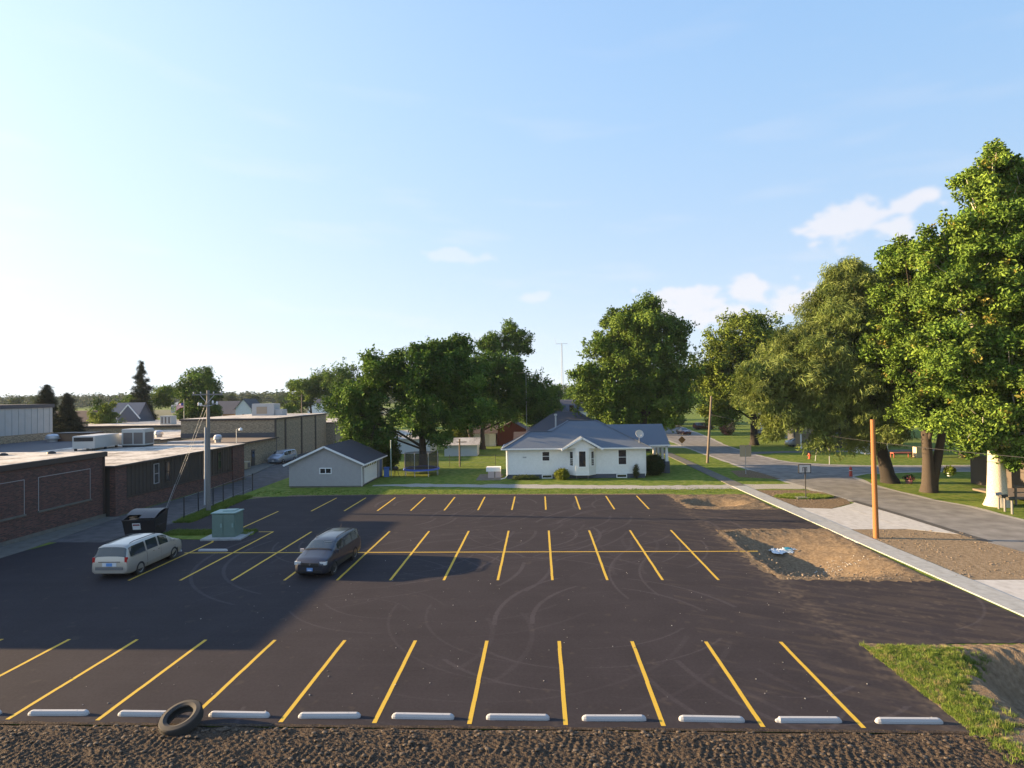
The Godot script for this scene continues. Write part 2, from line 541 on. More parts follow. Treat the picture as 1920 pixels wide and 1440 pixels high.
func basin_y(x: float, z: float, x0: float, x1: float, z0: float, z1: float, which: int, nz: FastNoiseLite, nf: FastNoiseLite) -> float:
	var y := 0.0
	var edge := minf(minf(x - x0, x1 - x), minf(z - z0, z1 - z))
	if which == 1:
		var wl := smoothstep(0.3, 1.5, x - x0 + 0.35 * nz.get_noise_2d(x * 0.6, z * 0.6)); var wr := smoothstep(0.0, 5.2, x1 - x)
		var wt := 0.35 * smoothstep(0.15, 1.2, z - z0) + 0.65 * smoothstep(1.0, 6.0, z - z0); var wb := smoothstep(0.35, 2.4, z1 - z)
		y = -1.15 * wl * wr * wt * wb
	else:
		var ex := (x - 14.6) / 2.6; var ez := (z + 51.3) / 1.9
		y = -0.75 * smoothstep(1.15, 0.35, sqrt(ex * ex + ez * ez))
		# wheel ruts round the basin
		var rr := sqrt(pow((x - 14.6) / 1.25, 2) + pow(z + 51.3, 2))
		y -= 0.035 * maxf(0, sin(rr * 9.0)) * smoothstep(2.2, 2.6, rr)
	var rough := clampf(edge / 0.4, 0, 1)
	y += rough * (0.06 * nz.get_noise_2d(x, z) + (0.05 + 0.09 * smoothstep(1.8, 0.3, edge)) * absf(nf.get_noise_2d(x, z)))
	if edge < 0.02: y = -0.03
	else: y += 0.02 * rough
	return y

func basin(called: String, x0: float, x1: float, z0: float, z1: float, cell: float, sd: int, which: int) -> void:
	var nz := noise(sd + 60, 0.9, 4); var nf := noise(sd + 61, 3.2, 3)
	var ni := int((z1 - z0) / cell) + 1; var nj := int((x1 - x0) / cell) + 1
	var P := []
	for i in ni:
		var row := []
		var z := lerpf(z0, z1, float(i) / (ni - 1))
		for j in nj:
			var x := lerpf(x0, x1, float(j) / (nj - 1))
			var y := basin_y(x, z, x0, x1, z0, z1, which, nz, nf)
			row.append(Vector3(x, y, z))
		P.append(row)
	var mb := MB.new()
	mb.grid(P, true)
	structure(called, mb, mats["dirt"])

func fore_y(x: float, z: float, na: FastNoiseLite, nb: FastNoiseLite, nc: FastNoiseLite) -> float:
	var d := -16.95 - z # distance towards the camera, 0 at the car park edge (negative z side)
	d = z + 16.95
	var y := -0.02 + 0.06 * smoothstep(0.0, 0.35, d) - 0.05 * smoothstep(0.5, 3.0, d)
	# bulldozer tracks run obliquely
	var t := x + z * 0.3 + 0.12 * na.get_noise_2d(x * 0.3, z * 0.3)
	y += 0.02 * sin(t * 30.0 + 2.5 * nb.get_noise_2d(x * 0.5, z * 0.5)) * smoothstep(0.3, 0.7, d) * clampf(0.45 + 1.3 * nb.get_noise_2d(x * 0.35 + 9, z * 0.8), 0.0, 1.0)
	y += 0.035 * na.get_noise_2d(x, z)
	var cl := nc.get_noise_2d(x, z)
	y += (0.07 * maxf(0, cl - 0.02) + 0.03 * nb.get_noise_2d(x * 7.0, z * 7.0)) * smoothstep(0.02, 0.25, d)
	return y

func foreground_dirt() -> void:
	var na := noise(71, 0.9, 3); var nb := noise(72, 2.0, 2); var nc := noise(73, 8.5, 3)
	for band in [[-16.97, -13.2, 0.045, -27.0, 12.2], [-13.2, -5.0, 0.4, -27.0, 12.2], [-16.97, -5.0, 0.6, -45.0, -27.0]]:
		var z0: float = band[0]; var z1: float = band[1]; var cell: float = band[2]
		var ni := int((z1 - z0) / cell) + 1; var nj := int((band[4] - band[3]) / cell) + 1
		var mb := MB.new()
		var P := []
		for i in ni:
			var row := []
			var z := lerpf(z0, z1, float(i) / (ni - 1))
			for j in nj:
				var x: float = lerpf(band[3], band[4], float(j) / (nj - 1))
				row.append(Vector3(x, fore_y(x, z, na, nb, nc), z))
			P.append(row)
		mb.grid(P, true)
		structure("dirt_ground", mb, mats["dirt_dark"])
	# loose clods lying on it
	var clod := clod_mesh(5)
	var mm := MultiMesh.new()
	mm.transform_format = MultiMesh.TRANSFORM_3D; mm.use_colors = true; mm.mesh = clod
	var cnt := 3000
	mm.instance_count = cnt
	for k in cnt:
		var x := rng.randf_range(-16.5, 12.0); var z := -16.9 + pow(rng.randf(), 1.2) * 3.4
		var s := 0.012 + 0.045 * pow(rng.randf(), 3.0)
		var b := Basis.from_euler(Vector3(rng.randf() * 6, rng.randf() * 6, rng.randf() * 6)).scaled(Vector3(s * 1.5, s * 0.6, s))
		mm.set_instance_transform(k, Transform3D(b, Vector3(x, fore_y(x, z, na, nb, nc) + s * 0.3, z)))
		var g := rng.randf_range(0.045, 0.13)
		mm.set_instance_color(k, Color(g, g * 0.76, g * 0.54))
	stuff_mm("dirt_clods", mm, M("clod", Color.WHITE, 0.95), "loose clods of brown soil along the edge of the car park", "soil")

func stuff_mm(called: String, mm: MultiMesh, m: StandardMaterial3D, label: String, cat: String) -> void:
	m.vertex_color_use_as_albedo = true
	var o := MultiMeshInstance3D.new()
	o.multimesh = mm; o.material_override = m; o.name = numbered(called)
	add_child(o)
	o.set_meta("kind", "stuff"); tag(o, label, cat)

func clod_mesh(sd: int) -> ArrayMesh:
	var r := RandomNumberGenerator.new(); r.seed = sd
	var mb := MB.new()
	var P := []
	for i in 5:
		var row := []
		for j in 7:
			var th := PI * i / 4.0; var ph := TAU * (j % 6) / 6.0
			var q := 1.0 if (i == 0 or i == 4) else 0.75 + 0.5 * fmod(absf(sin(float(i * 7 + (j % 6) * 3 + sd)) * 43.7), 1.0)
			row.append(Vector3(sin(th) * cos(ph), cos(th), sin(th) * sin(ph)) * q)
		P.append(row)
	mb.grid(P, true)
	return mb.mesh()

func bank_y(x: float, z: float, na: FastNoiseLite, nb: FastNoiseLite) -> float:
	var dl := x - 11.6
	var y := 0.02 + 0.09 * smoothstep(0.0, 0.5, dl) * smoothstep(0.0, 0.6, z + 22.7)
	# ditch on the right: falls away from the grass shoulder, then rises again
	var sh := 13.35 + 0.55 * clampf((-z - 17.6) / 3.2, -0.6, 1.3)
	y -= 1.25 * smoothstep(sh, sh + 1.6, x) * smoothstep(0.3, 2.0, z + 22.4)
	y += 0.9 * smoothstep(sh + 2.3, sh + 5.5, x) * smoothstep(0.3, 2.0, z + 22.4)
	y += 0.05 * na.get_noise_2d(x, z) * clampf(dl / 0.5, 0, 1)
	y += 0.05 * maxf(0, nb.get_noise_2d(x, z)) * smoothstep(0.8, 2.0, dl)
	# wheel ruts
	y += 0.02 * sin((x - z * 0.25) * 14.0) * smoothstep(2.2, 3.0, dl)
	return y

func grassy(x: float, z: float, nb: FastNoiseLite) -> float: # how grown over the bank is, 0..1
	var right := lerpf(13.0, 15.2, clampf((-z - 19.4) / 2.2, 0, 1))
	if z > -19.4: right = 13.0 - 0.1 * (z + 19.4)
	if z > -17.2: right = 12.75 - 0.25 * (z + 17.2)
	var g := smoothstep(0.35, -0.35, x - right + 0.9 * nb.get_noise_2d(x * 0.5, z * 0.5))
	g *= smoothstep(-22.6, -22.0, z + 0.6 * nb.get_noise_2d(x * 0.8, z) - 0.25 * clampf(x - 13.0, 0, 3))
	if z > -16.9: g *= 0.35 * smoothstep(1.8, 0.0, z + 16.9) * smoothstep(11.2, 11.9, x)
	return g

func corner_bank() -> void:
	var na := noise(81, 0.8, 3); var nb := noise(82, 2.6, 3)
	for band in [[11.6, 20.0, -22.72, -12.5, 0.075], [20.0, 42.0, -22.72, -5.0, 0.5], [12.2, 20.0, -12.5, -5.0, 0.5]]:
		var cell: float = band[4]
		var ni := int((band[3] - band[2]) / cell) + 1; var nj := int((band[1] - band[0]) / cell) + 1
		var P := []
		for i in ni:
			var z: float = lerpf(band[2], band[3], float(i) / (ni - 1))
			var row := []
			for j in nj:
				var x: float = lerpf(band[0], band[1], float(j) / (nj - 1))
				var y := bank_y(x, z, na, nb)
				if x < 12.2 and z > -16.95: y = minf(y, -0.12)
				row.append(Vector3(x, y, z))
			P.append(row)
		var mb := MB.new()
		mb.grid(P, true)
		structure("dirt_bank", mb, mats["dirt"])
	# weeds and grass on the shoulder
	var mm := MultiMesh.new()
	mm.transform_format = MultiMesh.TRANSFORM_3D; mm.use_colors = true; mm.mesh = tuft_mesh(3)
	var tr := []
	for k in 30000:
		var x := rng.randf_range(11.2, 16.4); var z := rng.randf_range(-22.7, -14.4)
		if rng.randf() > grassy(x, z, nb) * (0.25 + 0.9 * smoothstep(-0.25, 0.2, na.get_noise_2d(x * 2.2, z * 2.2))): continue
		var s := rng.randf_range(0.4, 0.85) * (1.0 if rng.randf() < 0.96 else 1.5)
		var y := bank_y(x, z, na, nb) if x > 11.65 else 0.0
		if x < 11.65 and z < -16.9: continue
		var yel := rng.randf()
		var c := Color(0.1, 0.17, 0.028).lerp(Color(0.22, 0.27, 0.05), yel * yel)
		if rng.randf() < 0.12: c = Color(0.3, 0.25, 0.12)
		tr.append([Transform3D(Basis(Vector3.UP, rng.randf() * TAU).scaled(Vector3(s, s * rng.randf_range(0.7, 1.3), s)), Vector3(x, y - 0.01, z)), c])
	mm.instance_count = tr.size()
	for k in tr.size():
		mm.set_instance_transform(k, tr[k][0]); mm.set_instance_color(k, tr[k][1])
	stuff_mm("grass_and_weeds", mm, leafy("weed", 0.25), "green grass and weeds on the bank at the car park corner", "grass")
	# grass fringe along the far edge of the car park and round posts and the cabinet
	var m2 := MultiMesh.new()
	m2.transform_format = MultiMesh.TRANSFORM_3D; m2.use_colors = true; m2.mesh = tuft_mesh(4)
	tr = []
	for k in 2600:
		var x := rng.randf_range(-28.0, 18.5); var z := -56.2 - 2.8 * pow(rng.randf(), 1.1) + 0.25 * na.get_noise_1d(x * 2.0)
		if x > 11.4 and z > -55.4: continue
		if x < -20 and z > -56.2 - (x + 20) * 0.0: z -= 0.0
		tr.append([x, z, 0.0, rng.randf_range(0.3, 0.7)])
	for k in 2600: # along the fence line and the cabinet island
		var t := rng.randf()
		tr.append([-27.3 + rng.randf_range(-0.55, 0.9) - t * 0.9, -44.2 - t * 11.5, 0.01, rng.randf_range(0.7, 1.7)])
	for k in 1500:
		tr.append([rng.randf_range(-26.0, -19.9), -41.5 + pow(rng.randf(), 0.7) * 1.5, 0.05, rng.randf_range(0.6, 1.5)])
	for k in 1600: # round the basketball hoop
		var a := rng.randf() * TAU; var q := sqrt(rng.randf())
		tr.append([22.9 + cos(a) * q * 2.4, -53.4 + sin(a) * q * 1.2, 0.03, rng.randf_range(0.6, 1.4)])
	m2.instance_count = tr.size()
	for k in tr.size():
		var q = tr[k]
		m2.set_instance_transform(k, Transform3D(Basis(Vector3.UP, rng.randf() * TAU).scaled(Vector3(q[3], q[3] * rng.randf_range(0.7, 1.3), q[3])), Vector3(q[0], q[2], q[1])))
		var yel := rng.randf()
		m2.set_instance_color(k, Color(0.1, 0.16, 0.026).lerp(Color(0.22, 0.26, 0.05), yel * yel))
	stuff_mm("grass_tufts", m2, leafy("weed", 0.25), "tufts of longer grass along the edges of the paving", "grass")

func leafy(key: String, through: float) -> StandardMaterial3D:
	if mats.has(key): return mats[key]
	var m := M(key, Color.WHITE, 0.72)
	m.metallic_specular = 0.3
	m.vertex_color_use_as_albedo = true
	m.cull_mode = BaseMaterial3D.CULL_DISABLED
	m.backlight_enabled = true; m.backlight = Color(through * 2, through * 2, through * 1.2)
	return m

func tuft_mesh(sd: int) -> ArrayMesh:
	var r := RandomNumberGenerator.new(); r.seed = sd
	var mb := MB.new()
	for k in 26:
		var a := r.randf() * TAU; var lean := r.randf_range(0.2, 1.0)
		var d := Vector3(cos(a), 0, sin(a)); var s := Vector3(-sin(a), 0, cos(a)) * 0.008
		var p := d * r.randf() * 0.09 + Vector3(r.randf_range(-0.07, 0.07), 0, r.randf_range(-0.07, 0.07))
		var h := r.randf_range(0.06, 0.15)
		var q := p + Vector3(0, h, 0) + d * h * lean * 0.6
		mb.tri(p - s, p + s, q)
	return mb.mesh()

# ---------------------------------------------------------------- paving
const LOT := [[-32.4, -16.95], [11.6, -16.95], [11.66, -21.7], [11.9, -22.15], [12.4, -22.45], [15.2, -22.8], [19.55, -22.9], [19.35, -30.12], [13.8, -30.2], [12.3, -30.4], [11.75, -31.0], [11.6, -31.9], [11.62, -40.0], [12.2, -40.8], [13.2, -41.1], [19.05, -41.2], [18.9, -48.02], [14.2, -47.98], [13.0, -48.4], [12.1, -49.6], [11.6, -51.6], [11.5, -55.15], [5.0, -55.3], [-0.7, -55.6], [-8.0, -55.9], [-12.8, -56.15], [-20.8, -55.8], [-25.3, -55.3], [-26.8, -54.4], [-27.5, -53.0], [-27.8, -49.5], [-27.5, -44.8], [-28.9, -38.25], [-32.0, -38.35], [-32.35, -36.0]]

func paving() -> void:
	var mb := MB.new()
	slab(mb, LOT, -0.12, 0.022)
	var m := M("lot_asphalt", Color.WHITE, 0.9)
	m.metallic_specular = 0.22
	m.albedo_texture = lot_texture()
	m.uv1_scale = Vector3(1.0 / 54.0, 1.0 / 41.0, 1); m.uv1_offset = Vector3(33.0 / 54.0, 57.0 / 41.0, 0)
	var lot := structure("parking_lot", mb, m)
	lot.set_meta("label", "new dark asphalt car park with yellow stall lines")
	# old alley beside the school
	mb = MB.new()
	flat(mb, [[-34.9, -38.4], [-28.6, -38.3], [-27.6, -44.7], [-28.2, -50.0], [-28.8, -55.0], [-29.3, -68.4], [-30.0, -112.0], [-41.0, -112.0], [-39.0, -87.0], [-39.0, -68.4], [-34.0, -68.0], [-34.0, -47.0], [-34.9, -46.6]], 0.012)
	structure("alley", mb, mats["alley"])
	mb = MB.new()
	slab(mb, [[-34.9, -46.5], [-34.9, -14.0], [-32.4, -14.0], [-32.35, -36.0], [-33.6, -46.5]], -0.05, 0.032)
	structure("pavement", mb, mats["concrete_old"])
	mb = MB.new()
	slab(mb, [[-39.0, -87.0], [-39.0, -68.5], [-35.2, -68.5], [-34.7, -70.6], [-36.0, -77.5], [-37.2, -84.0]], -0.05, 0.1)
	structure("pavement", mb, mats["concrete_old"])
	# streets
	mb = MB.new()
	var STREET := [[28.0, 20.0], [27.3, -35.0], [26.85, -39.0], [26.25, -51.0], [25.7, -57.0], [25.3, -62.0], [24.9, -70.0], [24.8, -80.0], [24.5, -100.0], [25.0, -124.0], [27.0, -170.0], [36.0, -260.0], [44.0, -260.0], [38.0, -170.0], [36.0, -150.0], [33.5, -121.0], [31.5, -105.0], [30.8, -90.0], [31.3, -81.4], [32.0, -79.0], [33.2, -77.3], [36.0, -75.7], [39.0, -74.6], [45.0, -73.9], [220.0, -72.0], [220.0, -67.5], [60.0, -69.2], [42.0, -69.0], [36.0, -67.9], [34.2, -67.0], [33.1, -65.6], [32.4, -62.5], [32.0, -59.0], [32.3, -54.0], [32.5, -51.5], [33.4, -49.0], [33.5, -44.0], [34.6, 20.0]]
	flat(mb, STREET, 0.014)
	structure("street", mb, mats["street"])
	var sv := PackedVector2Array()
	var wob := noise(55, 0.35, 3)
	for p in STREET: sv.append(Vector2(p[0], p[1]))
	for q in Geometry2D.offset_polygon(sv, 0.55, Geometry2D.JOIN_ROUND):
		mb = MB.new()
		var rim := []
		for k in q.size():
			var a: Vector2 = q[k]; var b: Vector2 = q[(k + 1) % q.size()]
			var n := maxi(1, int(a.distance_to(b) / 1.3)) if a.distance_to(b) < 60.0 else 24
			for m2 in n:
				var p := a.lerp(b, float(m2) / n)
				var nrm := (b - a).normalized().orthogonal()
				p += nrm * 0.3 * wob.get_noise_2d(p.x, p.y)
				rim.append([p.x, p.y])
		flat(mb, rim, 0.0075)
		structure("street_shoulder", mb, mats["gravel"])
	mb = MB.new()
	flat(mb, [[25.75, -51.3], [26.35, -51.4], [26.9, -45.0], [27.15, -39.5], [27.3, -37.6], [26.75, -37.6], [26.55, -40.0], [26.35, -45.0]], 0.034)
	structure("asphalt_seam", mb, mats["patch_asphalt"])
	# side drive into the far street
	mb = MB.new()
	flat(mb, [[31.0, -92.5], [31.2, -89.0], [36.0, -90.5], [60.0, -91.0], [60.0, -93.5], [38.0, -93.0]], 0.01)
	structure("driveway", mb, mats["concrete_old"])
	mb = MB.new()
	flat(mb, [[17.5, -106.5], [24.6, -105.5], [24.6, -99.0], [22.5, -100.5], [17.5, -101.5]], 0.009)
	structure("driveway", mb, mats["gravel"])
	# concrete aprons, poured in panels
	apron([[[20.45, -41.0], [24.3, -41.05], [24.0, -48.9], [22.7, -48.0], [20.3, -48.55]], [[24.31, -41.05], [27.0, -39.3], [26.55, -45.0], [26.2, -51.0], [25.4, -50.1], [24.01, -48.91]]])
	apron([[[20.95, -22.9], [24.2, -22.9], [24.2, -30.2], [20.75, -30.2]], [[24.21, -22.9], [27.7, -22.9], [27.45, -30.2], [24.21, -30.2]]])
	# sidewalk slabs
	var walk := Node3D.new()
	walk.name = "sidewalk"; add_child(walk); walk.set_meta("kind", "structure")
	walk.set_meta("label", "straight concrete sidewalk running past the car park")
	var z := -14.0
	while z > -120.0:
		var l := 1.52
		var xa := 18.72 + 0.028 * (58.0 + z); var xb := 18.72 + 0.028 * (58.0 + z - l)
		if z < -58.0:
			xa = 18.72 - 0.008 * (-58.0 - z); xb = 18.72 - 0.008 * (-58.0 - z + l)
		var s := MB.new()
		var g := 0.012
		slab(s, [[xa, z - g], [xa + 1.38, z - g], [xb + 1.38, z - l], [xb, z - l]], -0.08, 0.055 + rng.randf_range(-0.006, 0.006))
		obj("slab", s, mats["concrete_walk"] if z > -58.5 else mats["concrete_old"], walk)
		z -= l
	# gravel drive between the lawn and the house
	mb = MB.new()
	var top := []; var bot := []
	var nn := noise(14, 0.6, 3)
	for k in 61:
		var x := -17.5 + k * 0.71
		var c := -59.3 if x > 10 else lerpf(-62.0, -59.4, clampf((x + 14.0) / 24.0, 0, 1))
		var hw := 1.15 if x > -6 else 0.95 * clampf((x + 18.0) / 5.0, 0.62, 1)
		if x > 18.0: hw = 1.5
		top.append([x, c - hw + 0.5 * nn.get_noise_1d(x * 2.0)])
		bot.append([x, c + hw + 0.5 * nn.get_noise_1d(x * 2.0 + 50)])
	bot.reverse()
	flat(mb, top + bot, 0.011)
	structure("gravel_drive", mb, mats["gravel"])
	# bare soil beside the walk
	mb = MB.new()
	dirt_sheet(mb, [[20.42, -30.25], [27.45, -30.25], [27.3, -35.0], [26.75, -38.2], [26.7, -39.4], [24.3, -40.98], [20.2, -40.95]], 0.03, 5)
	structure("bare_soil", mb, mats["soil_tan"])
	mb = MB.new()
	dirt_sheet(mb, [[20.1, -57.2], [24.6, -57.0], [25.7, -55.6], [25.9, -52.0], [25.3, -50.2], [22.7, -48.1], [20.25, -48.65]], 0.02, 6)
	structure("bare_soil", mb, mats["dirt"])
	mb = MB.new()
	dirt_sheet(mb, [[21.5, -66.0], [25.2, -64.0], [25.3, -67.0], [24.6, -71.5], [22.2, -71.0]], 0.012, 8)
	structure("bare_soil", mb, mats["dirt"])
	# soil spilt over the edge of the asphalt round the basins
	spill([[19.3, -41.05], [15.5, -41.12], [12.9, -41.05], [12.0, -40.6], [11.62, -39.6], [11.6, -36.0], [11.6, -32.2], [11.8, -31.0], [12.5, -30.35], [14.0, -30.18], [17.0, -30.15], [19.3, -30.12]], 0.34, 3)
	spill([[18.8, -48.0], [16.0, -48.0], [14.0, -48.0], [12.9, -48.45], [12.05, -49.6], [11.55, -51.6], [11.45, -55.2]], 0.5, 4)
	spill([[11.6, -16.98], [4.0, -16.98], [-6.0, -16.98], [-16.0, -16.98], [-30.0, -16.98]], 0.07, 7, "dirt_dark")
	# dirt fringe at the far edge of the asphalt
	mb = MB.new()
	top = []; bot = []
	for k in 120:
		var x := -27.0 + k * 0.33
		var e := -56.0 if x < -12 else lerpf(-56.1, -55.3, clampf((x + 12.0) / 23.0, 0, 1))
		if x < -24.0: e = -55.2
		top.append([x, e - 0.35 + 0.35 * nn.get_noise_1d(x * 4.0)])
		bot.append([x, e + 0.4])
	bot.reverse()
	flat(mb, top + bot, 0.007)
	structure("bare_soil", mb, mats["dirt"])
	# grass island with the cabinet
	mb = MB.new()
	slab(mb, [[-26.1, -41.4], [-25.9, -39.9], [-23.9, -39.0], [-22.6, -38.9], [-20.3, -39.0], [-19.7, -40.2], [-20.0, -41.5], [-22.5, -41.8]], 0.0, 0.055)
	structure("grass_island", mb, mats["grass"])
	# patio behind the house
	mb = MB.new()
	slab(mb, [[-7.0, -69.6], [-7.0, -65.0], [-4.3, -64.9], [-4.3, -69.6]], -0.05, 0.06)
	structure("patio", mb, mats["concrete_old"])

func spill(path: Array, w: float, sd: int, mat := "dirt") -> void:
	var nn := noise(sd + 200, 1.4, 4)
	var out := []; var inn := []
	for k in path.size() - 1:
		var a := Vector2(path[k][0], path[k][1]); var b := Vector2(path[k + 1][0], path[k + 1][1])
		var n := maxi(2, int(a.distance_to(b) / 0.16))
		for m in n:
			var p := a.lerp(b, float(m) / n)
			var o := -(b - a).normalized().orthogonal() # towards the asphalt
			var d := w * clampf(0.35 + 1.7 * nn.get_noise_2d(p.x * 1.5, p.y * 1.5), 0.02, 1.6)
			out.append([p.x + o.x * d, p.y + o.y * d]); inn.append([p.x - o.x * minf(0.25, w), p.y - o.y * minf(0.25, w)])
	var mb := MB.new()
	for k in out.size() - 1:
		var A := Vector3(inn[k][0], 0.012, inn[k][1]); var B := Vector3(inn[k + 1][0], 0.012, inn[k + 1][1]); var C := Vector3(out[k + 1][0], 0.0315, out[k + 1][1]); var D := Vector3(out[k][0], 0.0315, out[k][1])
		if (B - A).cross(C - A).y > 0: mb.quad(A, B, C, D)
		else: mb.quad(D, C, B, A)
	structure("spilt_soil", mb, mats[mat])

func dirt_sheet(mb: MB, pts: Array, y: float, sd: int) -> void:
	slab(mb, pts, -0.1, y)

func apron(panels: Array) -> void:
	var a := Node3D.new()
	a.name = numbered("concrete_apron"); add_child(a); a.set_meta("kind", "structure")
	for p in panels:
		var mb := MB.new()
		slab(mb, p, -0.1, 0.03)
		obj("slab", mb, mats["concrete_new"], a)

# what lies on the asphalt itself: paver lanes, tyre marks, tracked-in dust
func lot_texture() -> ImageTexture:
	var w := 1350; var h := 1025
	var f1 := noise(101, 0.35, 3); var f2 := noise(102, 2.2, 2); var lane := noise(103, 0.8, 2); var du := noise(104, 0.55, 4)
	var rr := RandomNumberGenerator.new(); rr.seed = 99
	var mark := PackedFloat32Array(); mark.resize(w * h)
	# tyre arcs
	for k in 120:
		var cx := rr.randf_range(-12, 15); var cz := rr.randf_range(-54, -19)
		var rad := rr.randf_range(2.5, 9.0); var a0 := rr.randf() * TAU; var al := rr.randf_range(0.4, 1.6)
		if k % 5 == 0: rad = 60.0; al = rr.randf_range(0.05, 0.14)
		var strength := rr.randf_range(0.05, 0.22)
		var wid := rr.randf_range(1.0, 3.0)
		for side in 2:
			var r2 := rad + side * 1.55
			var steps := int(r2 * al / 0.03)
			for s in steps:
				var a := a0 + al * s / steps
				var px := int((cx + cos(a) * r2 + 33.0) / 54.0 * w); var py := int((cz + sin(a) * r2 + 57.0) / 41.0 * h)
				for o in range(-int(wid), int(wid) + 1):
					var x := px + o
					if x < 0 or x >= w or py < 0 or py >= h: continue
					mark[py * w + x] = maxf(mark[py * w + x], strength)
	var out := PackedByteArray(); out.resize(w * h * 3)
	for y in h:
		var Z := float(y) / h * 41.0 - 57.0
		var ln := lane.get_noise_1d(Z * 1.3) * 0.10 + 0.05 * lane.get_noise_1d(Z * 6.0)
		for x in w:
			var X := float(x) / w * 54.0 - 33.0
			var g := 1.0 + ln * (0.6 + f1.get_noise_2d(X * 0.25, Z)) + 0.12 * f1.get_noise_2d(X, Z) + 0.10 * f2.get_noise_2d(X * 3.0, Z * 3.0) + rr.randf_range(-0.09, 0.09)
			var mk := mark[y * w + x]
			var dust := 0.0
			if X > 6.0: # soil tracked in from the basins and the street, in streaks
				var st := du.get_noise_2d(X * 0.35 + Z * 0.5, Z * 2.4 - X * 1.3)
				dust = smoothstep(0.12, 0.6, st + 0.3 * smoothstep(7.0, 14.0, X)) * 0.12 + smoothstep(0.25, 0.55, du.get_noise_2d(X * 2.6, Z * 2.6)) * 0.16 * smoothstep(8.0, 12.0, X)
				if X > 10.5: dust += 0.3 * smoothstep(0.9, 0.0, absf(X - 11.5)) * maxf(0.0, f2.get_noise_2d(X, Z) + 0.4)
			dust += smoothstep(0.45, 0.65, du.get_noise_2d(X * 1.7 + 40.0, Z * 1.7)) * 0.1
			var c := Vector3(0.039, 0.0342, 0.037) * g * (1.0 + mk * 2.4)
			c = c.lerp(Vector3(0.19, 0.145, 0.1), clampf(dust, 0, 0.75))
			var i := (y * w + x) * 3
			# quick linear to sRGB
			out[i] = int(255.0 * clampf(1.055 * pow(maxf(c.x, 0.0032), 0.41667) - 0.055, 0, 1))
			out[i + 1] = int(255.0 * clampf(1.055 * pow(maxf(c.y, 0.0032), 0.41667) - 0.055, 0, 1))
			out[i + 2] = int(255.0 * clampf(1.055 * pow(maxf(c.z, 0.0032), 0.41667) - 0.055, 0, 1))
	return ImageTexture.create_from_image(Image.create_from_data(w, h, false, Image.FORMAT_RGB8, out))

const STALL := 2.7432
func parking_lines() -> void:
	var lot := get_node("parking_lot")
	var rows := [[0.614, -17.12, -22.85, -12, 4, 0.13], [0.524, -30.23, -41.02, -8, 4, 0.125], [0.408, -48.35, -54.5, -8, 4, 0.125]]
	for r in rows:
		for k in range(r[3], r[4]):
			var x: float = r[0] + STALL * k
			var z0: float = r[1]; var z1: float = r[2]
			if r[3] == -8 and k == -8: z1 = -38.3 # the first long line stops at the cabinet pad
			stripe(lot, x - r[5] / 2, x + r[5] / 2, z0, z1)
	# the line across the heads of the middle row
	stripe(lot, -21.7, 12.6, -35.52, -35.64)
	stripe(lot, -19.7, -18.62, -41.02, -41.13)
	# wheel stops of the near row, then two by the cabinet
	for k in range(-6, 5):
		var x: float = 0.614 + STALL * (k - 0.5) + 0.02 * ((k * 7) % 3)
		var lab := ""
		if k == -6: lab = "white concrete wheel stop cut by the left edge of the picture"
		elif k == -5: lab = "whole white wheel stop farthest left in the near row"
		elif k == -4: lab = "white concrete wheel stop partly hidden behind the old tyre"
		elif k == -3: lab = "white concrete wheel stop just right of the old tyre"
		elif k == 4: lab = "last white wheel stop on the right, beside the grassy bank"
		elif k == 3: lab = "chipped white wheel stop, second from the grassy bank"
		else: lab = "white concrete wheel stop, %s from the right in the near row" % ["", "", "third", "fourth", "fifth", "sixth", "seventh"][4 - k]
		wheel_stop(Vector3(x, 0.022, -17.42), lab, 0.02 * sin(k * 2.3), k == 3)
	wheel_stop(Vector3(-23.0, 0.022, -35.95), "pale wheel stop at the nose of the silver minivan", 0.0, false)
	wheel_stop(Vector3(-20.15, 0.022, -36.0), "pale wheel stop in front of the green utility cabinet", 0.0, false)

func stripe(lot: Node, x0: float, x1: float, z0: float, z1: float) -> void:
	var mb := MB.new()
	var n := maxi(1, int(absf(z1 - z0) / 0.6)) if absf(z1 - z0) > absf(x1 - x0) else 1
	for k in n:
		var a := lerpf(z0, z1, float(k) / n); var b := lerpf(z0, z1, float(k + 1) / n)
		var j := rng.randf_range(-0.006, 0.006)
		flat(mb, [[x0 + j, a], [x1 + j, a], [x1 + j, b], [x0 + j, b]], 0.0265)
	obj("parking_line", mb, mats["line_paint"], lot)

